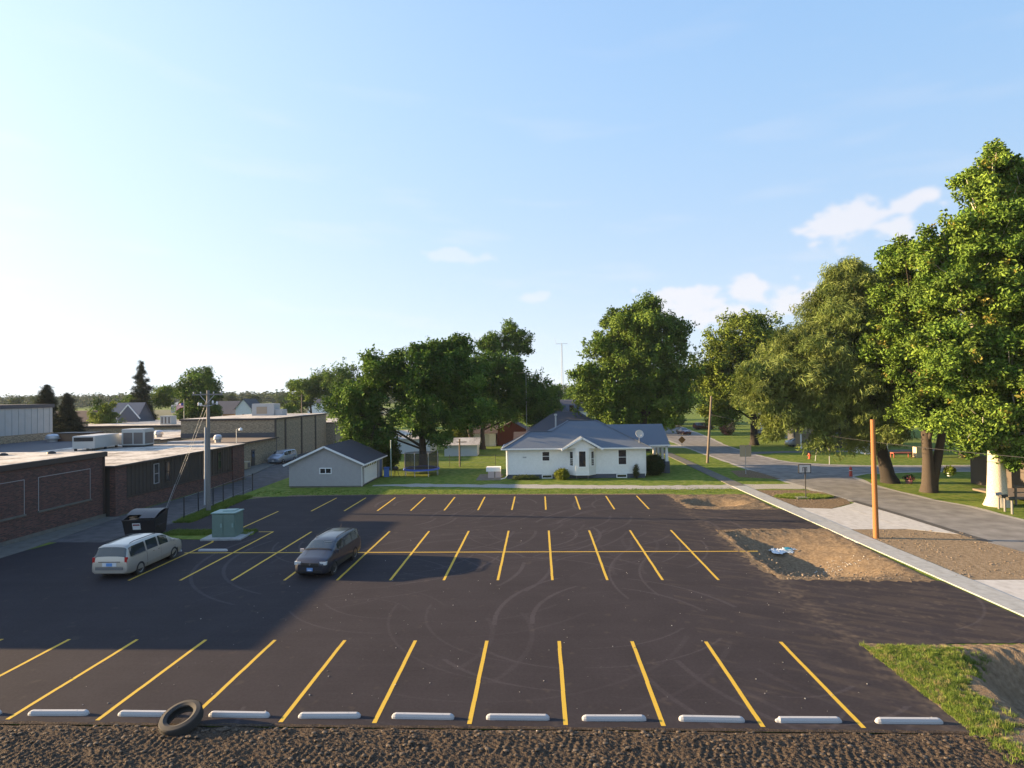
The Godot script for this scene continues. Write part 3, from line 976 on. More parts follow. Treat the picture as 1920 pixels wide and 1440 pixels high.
func wheel_stop(at: Vector3, label: String, turn: float, chipped: bool) -> void:
	var mb := MB.new()
	# trapezoid section, tapered ends
	var sec := [Vector2(-0.085, 0.0), Vector2(-0.08, 0.06), Vector2(-0.05, 0.125), Vector2(0.05, 0.125), Vector2(0.08, 0.06), Vector2(0.085, 0.0)]
	var st := [[-0.915, 0.55, 0.45], [-0.87, 0.85, 0.82], [-0.8, 1.0, 1.0], [0.8, 1.0, 1.0], [0.87, 0.85, 0.82], [0.915, 0.55, 0.45]]
	if chipped: st[1] = [-0.84, 0.8, 0.62]
	for i in st.size() - 1:
		for j in sec.size() - 1:
			var a: Vector2 = sec[j]; var b: Vector2 = sec[j + 1]
			var s0 = st[i]; var s1 = st[i + 1]
			mb.quad(Vector3(s0[0], a.y * s0[2], a.x * s0[1]), Vector3(s0[0], b.y * s0[2], b.x * s0[1]), Vector3(s1[0], b.y * s1[2], b.x * s1[1]), Vector3(s1[0], a.y * s1[2], a.x * s1[1]))
	for e in 2:
		var s = st[0] if e == 0 else st[5]
		var pts := []
		for q in sec: pts.append(Vector3(s[0], q.y * s[2], q.x * s[1]))
		if e == 0: pts.reverse()
		for k in range(1, pts.size() - 1): mb.tri(pts[0], pts[k], pts[k + 1])
	var o := thing("wheel_stop", label, "wheel stop", at, turn, "concrete wheel stops")
	obj("block", mb, mats["stop_concrete"], o)
	for x in [-0.55, 0.55]:
		mb = MB.new()
		mb.cyl(Vector3(x, 0.124, 0), 0.005, 0.018, 0.018, 8)
		obj("pin", mb, mats["galv"], o)

# ---------------------------------------------------------------- school building on the left
func wing(called: String, label: String, x0: float, x1: float, z0: float, z1: float, h: float, wall: Material, roof: Material, trim: Material, over := 0.15, rim := 0.18) -> Node3D:
	# z0 far (smaller), z1 near
	var t := thing(called, label, "building", Vector3(0, 0, 0))
	var mb := MB.new()
	mb.quad(Vector3(x0, -0.2, z1), Vector3(x1, -0.2, z1), Vector3(x1, h - rim, z1), Vector3(x0, h - rim, z1))
	mb.quad(Vector3(x1, -0.2, z1), Vector3(x1, -0.2, z0), Vector3(x1, h - rim, z0), Vector3(x1, h - rim, z1))
	mb.quad(Vector3(x1, -0.2, z0), Vector3(x0, -0.2, z0), Vector3(x0, h - rim, z0), Vector3(x1, h - rim, z0))
	mb.quad(Vector3(x0, -0.2, z0), Vector3(x0, -0.2, z1), Vector3(x0, h - rim, z1), Vector3(x0, h - rim, z0))
	obj("wall", mb, wall, t)
	mb = MB.new()
	mb.box(Vector3(x0 - over, h - rim, z0 - over), Vector3(x1 + over, h - 0.03, z1 + over))
	obj("fascia", mb, trim, t)
	mb = MB.new()
	mb.box(Vector3(x0 - over + 0.06, h - 0.028, z0 - over + 0.06), Vector3(x1 + over - 0.06, h, z1 + over - 0.06))
	obj("roof", mb, roof, t)
	return t

# window in a wall facing +x (side "x") or +z (side "z")
func window(parent: Node, side: String, at: Vector3, w: float, h: float, frame_m: Material, fr := 0.07, bars := 1, label := "") -> Node3D:
	var o := Node3D.new()
	o.name = "window"; parent.add_child(o, true)
	o.position = at
	if side == "x": o.rotation.y = PI / 2
	elif side == "-x": o.rotation.y = -PI / 2
	var mb := MB.new()
	var d := 0.05
	mb.box(Vector3(-w / 2, 0, -0.02), Vector3(-w / 2 + fr, h, d)); mb.box(Vector3(w / 2 - fr, 0, -0.02), Vector3(w / 2, h, d))
	mb.box(Vector3(-w / 2 + fr, h - fr, -0.02), Vector3(w / 2 - fr, h, d)); mb.box(Vector3(-w / 2 + fr, 0, -0.02), Vector3(w / 2 - fr, fr, d))
	for k in bars:
		var y := h * (k + 1) / (bars + 1)
		mb.box(Vector3(-w / 2 + fr, y - 0.025, -0.02), Vector3(w / 2 - fr, y + 0.025, d - 0.01))
	obj("frame", mb, frame_m, o)
	for k in bars + 1:
		mb = MB.new()
		var y0 := h * k / (bars + 1); var y1 := h * (k + 1) / (bars + 1)
		mb.box(Vector3(-w / 2 + fr * 0.5, y0 + 0.02, -0.03), Vector3(w / 2 - fr * 0.5, y1 - 0.02, 0.012 + 0.008 * k))
		obj("pane", mb, mats["window_glass"], o)
	return o

func school() -> void:
	# brick wing nearest to the camera
	var a := wing("brick_wing", "long brick school wing with flat pale roof at the left edge", -66.0, -34.9, -46.6, -24.6, 5.25, mats["red_brick"], mats["roof_membrane"], mats["brown_trim"], 0.12, 0.4)
	var mb := MB.new()
	mb.box(Vector3(-35.1, -0.1, -46.62), Vector3(-34.86, 0.28, -24.6))
	obj("plinth", mb, mats["concrete_old"], a)
	for zz in [[-44.95, -40.2], [-39.0, -34.3], [-33.0, -28.3]]: # bricked-up window bays with a pale sill
		mb = MB.new()
		mb.box(Vector3(-34.93, 1.75, zz[0]), Vector3(-34.885, 4.05, zz[1]))
		var bay := obj("infill_panel", mb, mats["red_brick"], a)
		mb = MB.new()
		mb.box(Vector3(-34.95, 1.62, zz[0] - 0.1), Vector3(-34.8, 1.745, zz[1] + 0.1))
		obj("sill", mb, mats["concrete_old"], bay)
		mb = MB.new()
		mb.box(Vector3(-34.93, 4.055, zz[0]), Vector3(-34.875, 4.09, zz[1]))
		mb.box(Vector3(-34.93, 1.75, zz[1] + 0.003), Vector3(-34.875, 4.09, zz[1] + 0.035))
		mb.box(Vector3(-34.93, 1.75, zz[0] - 0.035), Vector3(-34.875, 4.09, zz[0] - 0.003))
		obj("edge_trim", mb, mats["galv"], bay)
	mb = MB.new()
	mb.box(Vector3(-34.9, 0.3, -46.45), Vector3(-34.8, 4.85, -46.33))
	obj("downpipe", mb, mats["brown_trim"], a)
	for p in [[-41.0, -44.0], [-38.2, -45.2], [-45.0, -40.0]]:
		mb = MB.new()
		mb.lathe(Vector3(p[0], 5.25, p[1]), [Vector2(0.32, 0), Vector2(0.28, 0.12), Vector2(0.12, 0.2), Vector2(0.0, 0.21)], 12)
		obj("roof_drain", mb, mats["black"], a)
	# panelled wing
	var b := wing("panelled_wing", "low school wing with dark vertical panels over a brick base and white roof", -52.0, -34.3, -67.6, -46.75, 4.1, mats["panel_brown"], mats["roof_membrane"], mats["brown_trim"], 0.32, 0.16)
	mb = MB.new()
	mb.box(Vector3(-34.4, -0.1, -67.6), Vector3(-34.22, 1.25, -46.75))
	obj("brick_base", mb, mats["red_brick"], b)
	mb = MB.new()
	mb.box(Vector3(-34.22, 1.25, -67.5), Vector3(-34.16, 1.33, -48.1))
	obj("ledge", mb, mats["brown_trim"], b)
	for zz in [[-48.0, -46.7], [-67.7, -65.2]]:
		mb = MB.new()
		mb.box(Vector3(-34.6, -0.1, zz[0]), Vector3(-34.12, 3.93, zz[1]))
		obj("brick_pier", mb, mats["red_brick"], b)
	for k in 34: # vertical battens
		mb = MB.new()
		var z := -48.3 - k * 0.5
		mb.box(Vector3(-34.3, 1.34, z - 0.025), Vector3(-34.265, 3.92, z + 0.025))
		obj("batten", mb, mats["panel_brown"], b)
	window(b, "x", Vector3(-34.27, 1.85, -52.05), 0.72, 1.78, mats["galv"], 0.06, 1)
	window(b, "x", Vector3(-34.27, 1.75, -53.7), 0.62, 1.88, mats["brown_trim"], 0.06, 1)
	window(b, "x", Vector3(-34.27, 1.75, -62.6), 0.72, 1.88, mats["brown_trim"], 0.06, 1)
	mb = MB.new()
	mb.box(Vector3(-37.0, 4.1, -47.6), Vector3(-34.2, 4.45, -46.95))
	# recessed beige wing with the brown gravel roof
	var c := wing("beige_wing", "low beige brick school wing with brown gravel roof behind the panelled wing", -50.0, -39.0, -87.0, -67.7, 3.5, mats["beige_brick"], mats["roof_brown"], mats["brown_trim"], 0.3, 0.2)
	mb = MB.new()
	mb.box(Vector3(-39.05, 0.1, -80.3), Vector3(-38.95, 2.3, -79.3))
	var door := obj("door", mb, mats["panel_brown"], c)
	mb = MB.new()
	mb.box(Vector3(-38.96, 1.3, -80.1), Vector3(-38.93, 2.1, -79.5))
	obj("pane", mb, mats["window_glass"], door)
	# tall beige hall
	var d := wing("beige_hall", "tall beige school hall with dark pilaster strips and white flat roof", -53.5, -39.2, -108.5, -87.05, 6.3, mats["beige_brick"], mats["roof_membrane"], mats["brown_trim"], 0.15, 0.28)
	for z in [-87.2, -90.7, -97.0, -103.1]:
		mb = MB.new()
		mb.box(Vector3(-39.22, 0, z - 0.22), Vector3(-39.1, 6.0, z + 0.22))
		obj("pilaster", mb, mats["brown_trim"], d)
	mb = MB.new()
	mb.box(Vector3(-53.5, 3.5, -87.06), Vector3(-39.2, 4.15, -86.98))
	obj("flashing", mb, mats["roof_dark"], d)
	# lower wings farther back
	wing("rear_wing", "low rear school wing with pale roof to the right of the beige hall", -50.0, -37.5, -128.0, -108.6, 4.6, mats["beige_brick"], mats["roof_membrane"], mats["brown_trim"])
	wing("middle_wing", "middle school wing with a dark roof behind the brick wing", -68.75, -52.05, -80.0, -46.7, 3.9, mats["beige_brick"], mats["roof_dark"], mats["brown_trim"], 0.02)
	wing("white_roof_wing", "school wing with broad white roof left of the beige hall", -72.0, -53.6, -108.0, -80.1, 3.6, mats["beige_brick"], mats["roof_membrane"], mats["brown_trim"], 0.02)
	var g := wing("far_wing", "farthest school wing, beige with brown fascia and white roof", -96.0, -62.0, -140.0, -112.0, 4.3, mats["beige_brick"], mats["roof_membrane"], mats["brown_trim"], 0.2, 0.35)
	window(g, "z", Vector3(-78.0, 1.4, -111.98), 2.0, 2.2, mats["brown_trim"], 0.1, 0)
	# gym with ribbed upper walls
	var f := thing("ribbed_gym", "tall grey ribbed gym at the left edge rising over the roofs", "building")
	mb = MB.new()
	mb.box(Vector3(-100.0, 0, -81.8), Vector3(-68.8, 4.9, -50.0))
	obj("wall", mb, mats["beige_brick"], f)
	mb = MB.new()
	mb.box(Vector3(-99.9, 4.9, -81.7), Vector3(-68.85, 8.4, -50.1))
	obj("upper_wall", mb, mats["corrugated"], f)
	for k in 32:
		mb = MB.new()
		var z := -81.2 + k * 1.0
		mb.box(Vector3(-68.86, 4.9, z - 0.06), Vector3(-68.8, 8.4, z + 0.06))
		obj("rib", mb, mats["corrugated"], f)
	mb = MB.new()
	mb.box(Vector3(-100.1, 8.4, -81.9), Vector3(-68.7, 8.9, -49.9))
	obj("fascia", mb, mats["roof_dark"], f)
	rooftop_things()

func rooftop_things() -> void:
	# long air handler and condenser on the panelled wing
	var t := thing("air_handler", "long pale air handler lying on the school roof", "air handler", Vector3(-47.6, 4.1, -62.3), 0.12)
	var mb := MB.new()
	mb.bev(Vector3(-1.1, 0.25, -2.2), Vector3(1.1, 1.55, 2.2), 0.06)
	obj("housing", mb, M("hvac_beige", lin(0.42, 0.42, 0.4), 0.5), t)
	mb = MB.new()
	mb.box(Vector3(-0.95, 1.0, 2.19), Vector3(0.95, 1.4, 2.23))
	obj("intake", mb, mats["black"], t)
	for x in [-0.9, 0.9]:
		for z in [-2.0, 0.0, 2.0]:
			mb = MB.new()
			mb.box(Vector3(x - 0.1, 0, z - 0.1), Vector3(x + 0.1, 0.25, z + 0.1))
			obj("foot", mb, mats["dark_metal"], t)
	mb = MB.new()
	mb.bev(Vector3(-0.6, 0.3, -4.4), Vector3(0.9, 1.3, -2.25), 0.05)
	obj("duct", mb, mats["galv"], t)
	t = thing("condenser_unit", "pale condenser unit with two dark coil faces on the school roof", "condenser", Vector3(-45.0, 4.1, -65.2), 0.05)
	mb = MB.new()
	mb.bev(Vector3(-1.25, 0.2, -0.9), Vector3(1.25, 2.0, 0.9), 0.05)
	obj("housing", mb, mats["hvac_beige"], t)
	for x in [-0.57, 0.57]:
		mb = MB.new()
		mb.box(Vector3(x - 0.5, 0.35, 0.89), Vector3(x + 0.5, 1.6, 0.92))
		obj("coil", mb, M("coil", lin(0.14, 0.12, 0.11), 0.7), t)
	mb = MB.new()
	mb.box(Vector3(1.24, 0.35, -0.75), Vector3(1.27, 1.6, 0.75))
	obj("coil", mb, mats["coil"], t)
	mb = MB.new()
	mb.box(Vector3(-1.2, 0, -0.85), Vector3(1.2, 0.2, 0.85))
	obj("base", mb, mats["dark_metal"], t)
	t = thing("roof_unit", "big sheet-metal air unit on the roof of the beige hall", "air handler", Vector3(-46.5, 6.3, -100.0))
	mb = MB.new()
	mb.box(Vector3(-1.9, 0, -1.2), Vector3(1.9, 2.0, 1.2))
	obj("housing", mb, mats["galv"], t)
	mb = MB.new()
	mb.box(Vector3(-1.1, 0.3, 1.19), Vector3(0.7, 1.5, 1.23))
	obj("intake", mb, M("duct_tan", lin(0.3, 0.25, 0.19), 0.6), t)
	mb = MB.new()
	mb.box(Vector3(1.9, 0, -0.9), Vector3(3.2, 1.0, 0.9))
	obj("duct", mb, mats["galv"], t)
	t = thing("roof_unit", "pale louvred unit on the roof of the farthest wing", "air handler", Vector3(-73.5, 4.3, -115.5))
	mb = MB.new()
	mb.box(Vector3(-1.1, 0, -0.9), Vector3(1.1, 1.7, 0.9))
	obj("housing", mb, mats["hvac_beige"], t)
	for x in [-0.7, 0.0, 0.7]:
		mb = MB.new()
		mb.box(Vector3(x - 0.15, 0.2, 0.89), Vector3(x + 0.15, 1.5, 0.92))
		obj("louvre", mb, mats["coil"], t)
	# mushroom vents
	var vents := [[-42.6, 3.5, -77.5, 0.5, "round metal roof vent on the brown gravel roof"], [-57.5, 3.6, -88.0, 0.6, "round pale vent on the white school roof"], [-64.5, 3.9, -76.5, 0.75, "bluish turbine vent beside the ribbed gym"]]
	for v in vents:
		t = thing("roof_vent", v[4], "roof vent", Vector3(v[0], v[1], v[2]))
		var r: float = v[3]
		mb = MB.new()
		mb.lathe(Vector3.ZERO, [Vector2(r * 0.75, 0), Vector2(r * 0.75, 0.35), Vector2(r * 1.15, 0.4), Vector2(r * 1.15, 0.5)], 18)
		obj("curb", mb, mats["galv"], t)
		mb = MB.new()
		mb.lathe(Vector3.ZERO, [Vector2(r, 0.5), Vector2(r * 0.98, 0.8), Vector2(r * 0.7, 1.0), Vector2(0, 1.06)], 18)
		obj("hood", mb, M("vent_metal", lin(0.5, 0.52, 0.55), 0.4, 0.5), t)
	# brown roof hatch box by the gym
	t = thing("roof_curb", "brown boxed roof curb near the ribbed gym", "roof curb", Vector3(-62.6, 3.9, -78.6))
	mb = MB.new()
	mb.box(Vector3(-2.6, 0, -1.2), Vector3(2.6, 1.0, 1.2))
	obj("side", mb, M("rust_brown", lin(0.2, 0.12, 0.07), 0.8), t)
	mb = MB.new()
	mb.box(Vector3(-2.7, 1.0, -1.3), Vector3(2.7, 1.1, 1.3))
	obj("cap", mb, mats["brown_trim"], t)
	# low table-like duct support on the roof edge
	t = thing("roof_duct", "low metal duct lying on the roof behind the utility pole", "duct", Vector3(-42.5, 3.5, -70.2))
	mb = MB.new()
	mb.box(Vector3(-2.0, 0.3, -0.5), Vector3(2.2, 0.75, 0.5))
	obj("casing", mb, mats["galv"], t)
	for x in [-1.8, 0.0, 1.9]:
		mb = MB.new()
		mb.box(Vector3(x - 0.08, 0, -0.4), Vector3(x + 0.08, 0.3, 0.4))
		obj("foot", mb, mats["dark_metal"], t)
	# lamp on the corner of the wing
	t = thing("roof_lamp", "white lamp on a thin post at the wing corner", "lamp", Vector3(-34.8, 4.1, -67.3))
	mb = MB.new()
	mb.tube([Vector3(0, -0.3, 0), Vector3(0, 1.6, 0), Vector3(0.15, 1.75, 0), Vector3(0.4, 1.75, 0)], [0.04, 0.035, 0.03, 0.03], 7)
	obj("post", mb, mats["galv"], t)
	mb = MB.new()
	mb.lathe(Vector3(0.5, 1.5, 0), [Vector2(0.08, 0.0), Vector2(0.22, 0.05), Vector2(0.2, 0.22), Vector2(0.06, 0.32), Vector2(0, 0.4)], 12)
	obj("head", mb, mats["white_paint"], t)
	# wall unit on the beige wing
	t = thing("wall_unit", "tan cooling unit standing against the beige wall", "air conditioner", Vector3(-38.3, 0.1, -76.0))
	mb = MB.new()
	mb.bev(Vector3(-0.5, 0.1, -0.7), Vector3(0.5, 1.0, 0.7), 0.04)
	obj("housing", mb, M("tan_metal", lin(0.4, 0.33, 0.22), 0.6), t)
	mb = MB.new()
	mb.box(Vector3(0.49, 0.2, -0.55), Vector3(0.53, 0.85, 0.1))
	obj("grille", mb, mats["coil"], t)
	# flag on its pole behind the roofs
	t = thing("flagpole", "white flagpole beyond the school roofs", "flagpole", Vector3(-75.5, 0, -124.0))
	mb = MB.new()
	mb.tube([Vector3.ZERO, Vector3(0, 9.0, 0)], [0.09, 0.05], 8)
	obj("pole", mb, M("flagpole_tan", lin(0.5, 0.46, 0.35), 0.6), t)
	mb = MB.new()
	mb.lathe(Vector3(0, 9.0, 0), [Vector2(0.0, 0), Vector2(0.09, 0.08), Vector2(0.0, 0.17)], 8)
	obj("finial", mb, M("gold", lin(0.5, 0.36, 0.1), 0.4, 0.5), t)
	t = thing("flag", "red and white striped flag with blue canton drooping from its pole", "flag", Vector3(-75.6, 7.9, -124.0))
	for k in 7:
		mb = MB.new()
		var P := []
		for i in 2:
			var row := []
			for j in 10:
				var u := j / 9.0
				row.append(Vector3(-u * 1.55, 0.55 - (k + i) * 0.145 - u * u * 0.65 - 0.05 * sin(u * 8.0), 0.13 * sin(u * 7.0)))
			P.append(row)
		mb.grid(P)
		obj("stripe", mb, M("flag_red", lin(0.5, 0.08, 0.08), 0.8) if k % 2 == 0 else M("flag_white", lin(0.75, 0.74, 0.72), 0.8), t)
	mb = MB.new()
	var Q := []
	for i in 2:
		var row := []
		for j in 5:
			var u := j / 9.0
			row.append(Vector3(-u * 1.55, 0.555 - i * 0.56 - u * u * 0.65 - 0.05 * sin(u * 8.0), 0.13 * sin(u * 7.0) + 0.012))
		Q.append(row)
	mb.grid(Q)
	obj("canton", mb, M("flag_blue", lin(0.03, 0.05, 0.2), 0.8), t)

# ---------------------------------------------------------------- lap siding on a rectangle: from a to b along the wall, y0..y1
func lap(mb: MB, a: Vector3, b: Vector3, y0: float, y1: float, course := 0.2) -> void:
	var d := (b - a).normalized()
	var out := d.cross(Vector3.UP) # a to b runs with the outside on the right-hand side... outward
	var n := int(ceil((y1 - y0) / course))
	for k in n:
		var lo := y0 + k * course; var hi := minf(lo + course, y1)
		var o0 := out * 0.022; var o1 := out * 0.004
		mb.quad(Vector3(a.x, lo, a.z) + o0, Vector3(b.x, lo, b.z) + o0, Vector3(b.x, hi, b.z) + o1, Vector3(a.x, hi, a.z) + o1)
		mb.quad(Vector3(a.x, lo, a.z) + o1, Vector3(b.x, lo, b.z) + o1, Vector3(b.x, lo, b.z) + o0, Vector3(a.x, lo, a.z) + o0)

func gable_lap(mb: MB, a: Vector3, b: Vector3, y0: float, apex: float, course := 0.2) -> void:
	var d := (b - a)
	var out := d.normalized().cross(Vector3.UP)
	var n := int(ceil((apex - y0) / course))
	for k in n:
		var lo := y0 + k * course; var hi := minf(lo + course, apex)
		var f0 := (lo - y0) / (apex - y0) / 2; var f1 := (hi - y0) / (apex - y0) / 2
		var o0 := out * 0.022; var o1 := out * 0.004
		var p0 := a + d * f0; var p1 := a + d * (1 - f0); var q0 := a + d * f1; var q1 := a + d * (1 - f1)
		mb.quad(Vector3(p0.x, lo, p0.z) + o0, Vector3(p1.x, lo, p1.z) + o0, Vector3(q1.x, hi, q1.z) + o1, Vector3(q0.x, hi, q0.z) + o1)

func garage_building() -> void:
	# grey sided garage at the far edge of the car park
	var t := thing("garage", "grey sided garage with dark roof at the edge of the car park", "garage", Vector3.ZERO)
	var x0 := -26.0; var x1 := -18.4; var z1 := -61.0; var z0 := -69.3
	var mb := MB.new()
	lap(mb, Vector3(x0, 0, z1), Vector3(x1, 0, z1), 0.15, 2.5)
	gable_lap(mb, Vector3(x0, 0, z1), Vector3(x1, 0, z1), 2.5, 4.15)
	lap(mb, Vector3(x1, 0, z1), Vector3(x1, 0, -61.9), 0.15, 2.5)
	lap(mb, Vector3(x1, 0, -67.1), Vector3(x1, 0, z0), 0.15, 2.5)
	lap(mb, Vector3(x1, 0, -61.9), Vector3(x1, 0, -67.1), 2.25, 2.5)
	lap(mb, Vector3(x0, 0, z0), Vector3(x0, 0, z1), 0.15, 2.5)
	lap(mb, Vector3(x1, 0, z0), Vector3(x0, 0, z0), 0.15, 2.5)
	gable_lap(mb, Vector3(x1, 0, z0), Vector3(x0, 0, z0), 2.5, 4.15)
	obj("wall", mb, mats["siding_grey"], t)
	mb = MB.new()
	mb.box(Vector3(x0 + 0.03, -0.1, z0 + 0.03), Vector3(x1 - 0.03, 0.16, z1 - 0.03))
	obj("foundation", mb, mats["concrete_old"], t)
	mb = MB.new()
	var xm := (x0 + x1) / 2; var ov := 0.45; var ez := 0.35
	var sl := (4.25 - 2.55) / (x1 - xm)
	for s in [-1, 1]:
		var xe: float = xm + s * (x1 - xm + ov)
		var ye := 4.3 - sl * (x1 - xm + ov)
		var A := Vector3(xm, 4.3, z1 + ez); var B := Vector3(xe, ye, z1 + ez); var C := Vector3(xe, ye, z0 - ez); var D := Vector3(xm, 4.3, z0 - ez)
		if s == 1: mb.quad(A, B, C, D)
		else: mb.quad(B, A, D, C)
		var dn := Vector3(0, -0.09, 0)
		if s == 1: mb.quad(B + dn, A + dn, D + dn, C + dn)
		else: mb.quad(A + dn, B + dn, C + dn, D + dn)
	obj("roof", mb, mats["shingle_dark"], t)
	mb = MB.new()
	for s in [-1, 1]:
		var xe: float = xm + s * (x1 - xm + ov)
		var ye := 4.3 - sl * (x1 - xm + ov)
		rail(mb, Vector3(xm, 4.2, z1 + ez + 0.015), Vector3(xe, ye - 0.1, z1 + ez + 0.015), 0.03, 0.19)
		rail(mb, Vector3(xe + s * 0.02, ye - 0.07, z1 + ez), Vector3(xe + s * 0.02, ye - 0.07, z0 - ez), 0.1, 0.13)
	obj("white_trim", mb, mats["white_paint"], t)
	mb = MB.new()
	mb.tube([Vector3(x1 + 0.42, 2.28, z1 + 0.25), Vector3(x1 + 0.06, 2.1, z1 + 0.06), Vector3(x1 + 0.06, 0.1, z1 + 0.06)], [0.045, 0.045, 0.045], 6)
	obj("downpipe", mb, mats["white_paint"], t)
	var w := window(t, "z", Vector3(-22.15, 1.38, z1 + 0.01), 1.28, 0.64, mats["white_paint"], 0.09, 0)
	mb = MB.new()
	mb.box(Vector3(-0.04, 0.05, 0.0), Vector3(0.04, 0.6, 0.06))
	obj("mullion", mb, mats["white_paint"], w)
	# overhead door, in panels
	var door := Node3D.new()
	door.name = "overhead_door"; t.add_child(door, true)
	for k in 4:
		mb = MB.new()
		mb.box(Vector3(x1 - 0.08, 0.05 + k * 0.545, -67.05), Vector3(x1 - 0.03, 0.585 + k * 0.545, -61.95))
		obj("panel", mb, mats["siding_white"], door)
	for k in 7:
		mb = MB.new()
		mb.box(Vector3(x1 - 0.04, 1.83, -62.6 - k * 0.68), Vector3(x1 - 0.022, 2.08, -62.2 - k * 0.68))
		obj("pane", mb, mats["window_glass"], door)
	mb = MB.new()
	mb.box(Vector3(x1 - 0.02, 0.1, -68.9), Vector3(x1 + 0.03, 2.15, -68.0))
	obj("side_door", mb, M("blue_door", lin(0.06, 0.12, 0.3), 0.6), t)

func roof_poly(mb: MB, pts: Array) -> void:
	mb.poly(pts)

func house() -> void:
	var t := thing("white_house", "white sided bungalow with blue-grey hip roof and bay", "house")
	var x0 := -3.7; var x1 := 11.5; var zf := -66.0; var zb := -75.0
	var e := 3.35
	var mb := MB.new()
	lap(mb, Vector3(x0, 0, zf), Vector3(x1, 0, zf), 0.46, 3.3)
	lap(mb, Vector3(x1, 0, zf), Vector3(x1, 0, zb), 0.46, 3.3)
	lap(mb, Vector3(x0, 0, -71.2), Vector3(x0, 0, zf), 0.46, 3.3)
	lap(mb, Vector3(x1, 0, zb), Vector3(-1.4, 0, zb), 0.46, 3.3)
	lap(mb, Vector3(-1.4, 0, zb), Vector3(-1.4, 0, -71.2), 0.46, 3.3)
	lap(mb, Vector3(-1.4, 0, -71.2), Vector3(x0, 0, -71.2), 0.46, 3.3)
	obj("wall", mb, mats["siding_white"], t)
	mb = MB.new()
	mb.box(Vector3(x0 + 0.04, -0.1, -71.1), Vector3(-1.4, 0.46, zf - 0.03))
	mb.box(Vector3(-1.4, -0.1, zb + 0.03), Vector3(x1 - 0.04, 0.46, zf - 0.03))
	obj("foundation", mb, mats["foundation_blue"], t)
	# corner boards
	for x in [x0, x1]:
		mb = MB.new()
		mb.box(Vector3(x - 0.06, 0.45, zf - 0.05), Vector3(x + 0.06, 3.3, zf + 0.05))
		obj("corner_board", mb, mats["white_paint"], t)
	# roof: main hip, lower hip at the left sharing the front slope
	var EL := Vector3(-4.2, e, -65.5); var ER := Vector3(12.1, e, -65.5)
	var RL := Vector3(3.4, 6.15, -70.5); var RR := Vector3(6.6, 6.15, -70.5)
	var J := Vector3(1.32, 5.03, -68.5); var LL := Vector3(-1.1, 5.03, -68.5)
	var BR := Vector3(12.1, e, -75.5); var BL := Vector3(-1.8, e, -75.5); var LB := Vector3(-4.2, e, -71.5); var K := Vector3(-1.8, e, -71.5)
	mb = MB.new()
	mb.poly([J, LL, EL, ER, RR, RL])
	mb.tri(ER, BR, RR)
	mb.poly([BR, BL, RL, RR])
	mb.poly([BL, K, J, RL])
	mb.tri(LB, EL, LL)
	mb.poly([K, LB, LL, J])
	# soffit
	mb.poly([Vector3(-4.2, e - 0.1, -65.5), Vector3(-4.2, e - 0.1, -71.5), Vector3(12.1, e - 0.1, -71.5), Vector3(12.1, e - 0.1, -65.5)])
	var rf := obj("roof", mb, mats["shingle_blue"], t)
	mb = MB.new()
	rail(mb, EL + Vector3(0, -0.06, 0.03), ER + Vector3(0, -0.06, 0.03), 0.1, 0.14)
	rail(mb, ER + Vector3(0.03, -0.06, 0), BR + Vector3(0.03, -0.06, 0), 0.1, 0.14)
	rail(mb, LB + Vector3(-0.03, -0.06, 0), EL + Vector3(-0.03, -0.06, 0), 0.1, 0.14)
	obj("gutter", mb, mats["white_paint"], t)
	mb = MB.new()
	for q in [[EL, LL], [LL, J], [RL, RR], [ER, RR], [J, RL]]:
		var a: Vector3 = q[0]; var b: Vector3 = q[1]
		rail(mb, a + Vector3(0, 0.02, 0), b + Vector3(0, 0.02, 0), 0.26, 0.03)
	obj("ridge_cap", mb, mats["shingle_blue"], rf)
	mb = MB.new()
	mb.tube([Vector3(-3.62, 3.2, -65.85), Vector3(-3.62, 0.4, -65.85), Vector3(-3.85, 0.15, -65.6), Vector3(-4.3, 0.08, -65.3)], [0.05, 0.05, 0.05, 0.05], 6)
	obj("downpipe", mb, mats["white_paint"], t)
	mb = MB.new()
	mb.tube([Vector3(11.45, 3.2, -65.85), Vector3(11.45, 0.25, -65.85)], [0.05, 0.05], 6)
	obj("downpipe", mb, mats["white_paint"], t)
	# chimney flue
	mb = MB.new()
	mb.tube([Vector3(1.9, 4.6, -70.0), Vector3(1.9, 6.75, -70.0)], [0.1, 0.1], 10)
	mb.tube([Vector3(1.9, 6.75, -70.0), Vector3(1.9, 6.95, -70.0)], [0.19, 0.19], 10)
	obj("flue", mb, mats["galv"], rf)
	# windows in the front wall
	window(t, "z", Vector3(0.65, 1.85, zf + 0.01), 1.0, 1.2, mats["white_paint"], 0.13, 1)
	window(t, "z", Vector3(9.0, 1.35, zf + 0.01), 1.12, 1.85, mats["white_paint"], 0.15, 1)
	for x in [0.75, 8.9]:
		window(t, "z", Vector3(x, 0.02, zf + 0.0), 1.15, 0.42, mats["white_paint"], 0.08, 0)
	mb = MB.new()
	mb.box(Vector3(-1.9, 2.28, zf), Vector3(-1.5, 2.42, zf + 0.05))
	obj("vent", mb, mats["galv"], t)
	# bay with its own little gable
	var bay := Node3D.new()
	bay.name = "bay"; t.add_child(bay, true)
	var zz := -65.15
	var c := [Vector3(3.05, 0, zf), Vector3(3.85, 0, zz), Vector3(5.3, 0, zz), Vector3(6.1, 0, zf)]
	mb = MB.new()
	for k in 3: lap(mb, c[k], c[k + 1], 0.42, 3.35)
	mb.quad(Vector3(3.0, 3.35, zz + 0.01), Vector3(6.15, 3.35, zz + 0.01), Vector3(4.6, 4.32, zz + 0.01), Vector3(4.55, 4.32, zz + 0.01))
	mb.poly([Vector3(3.05, 0.42, zf), Vector3(6.1, 0.42, zf), Vector3(5.3, 0.42, zz), Vector3(3.85, 0.42, zz)])
	obj("bay_wall", mb, mats["siding_white"], bay)
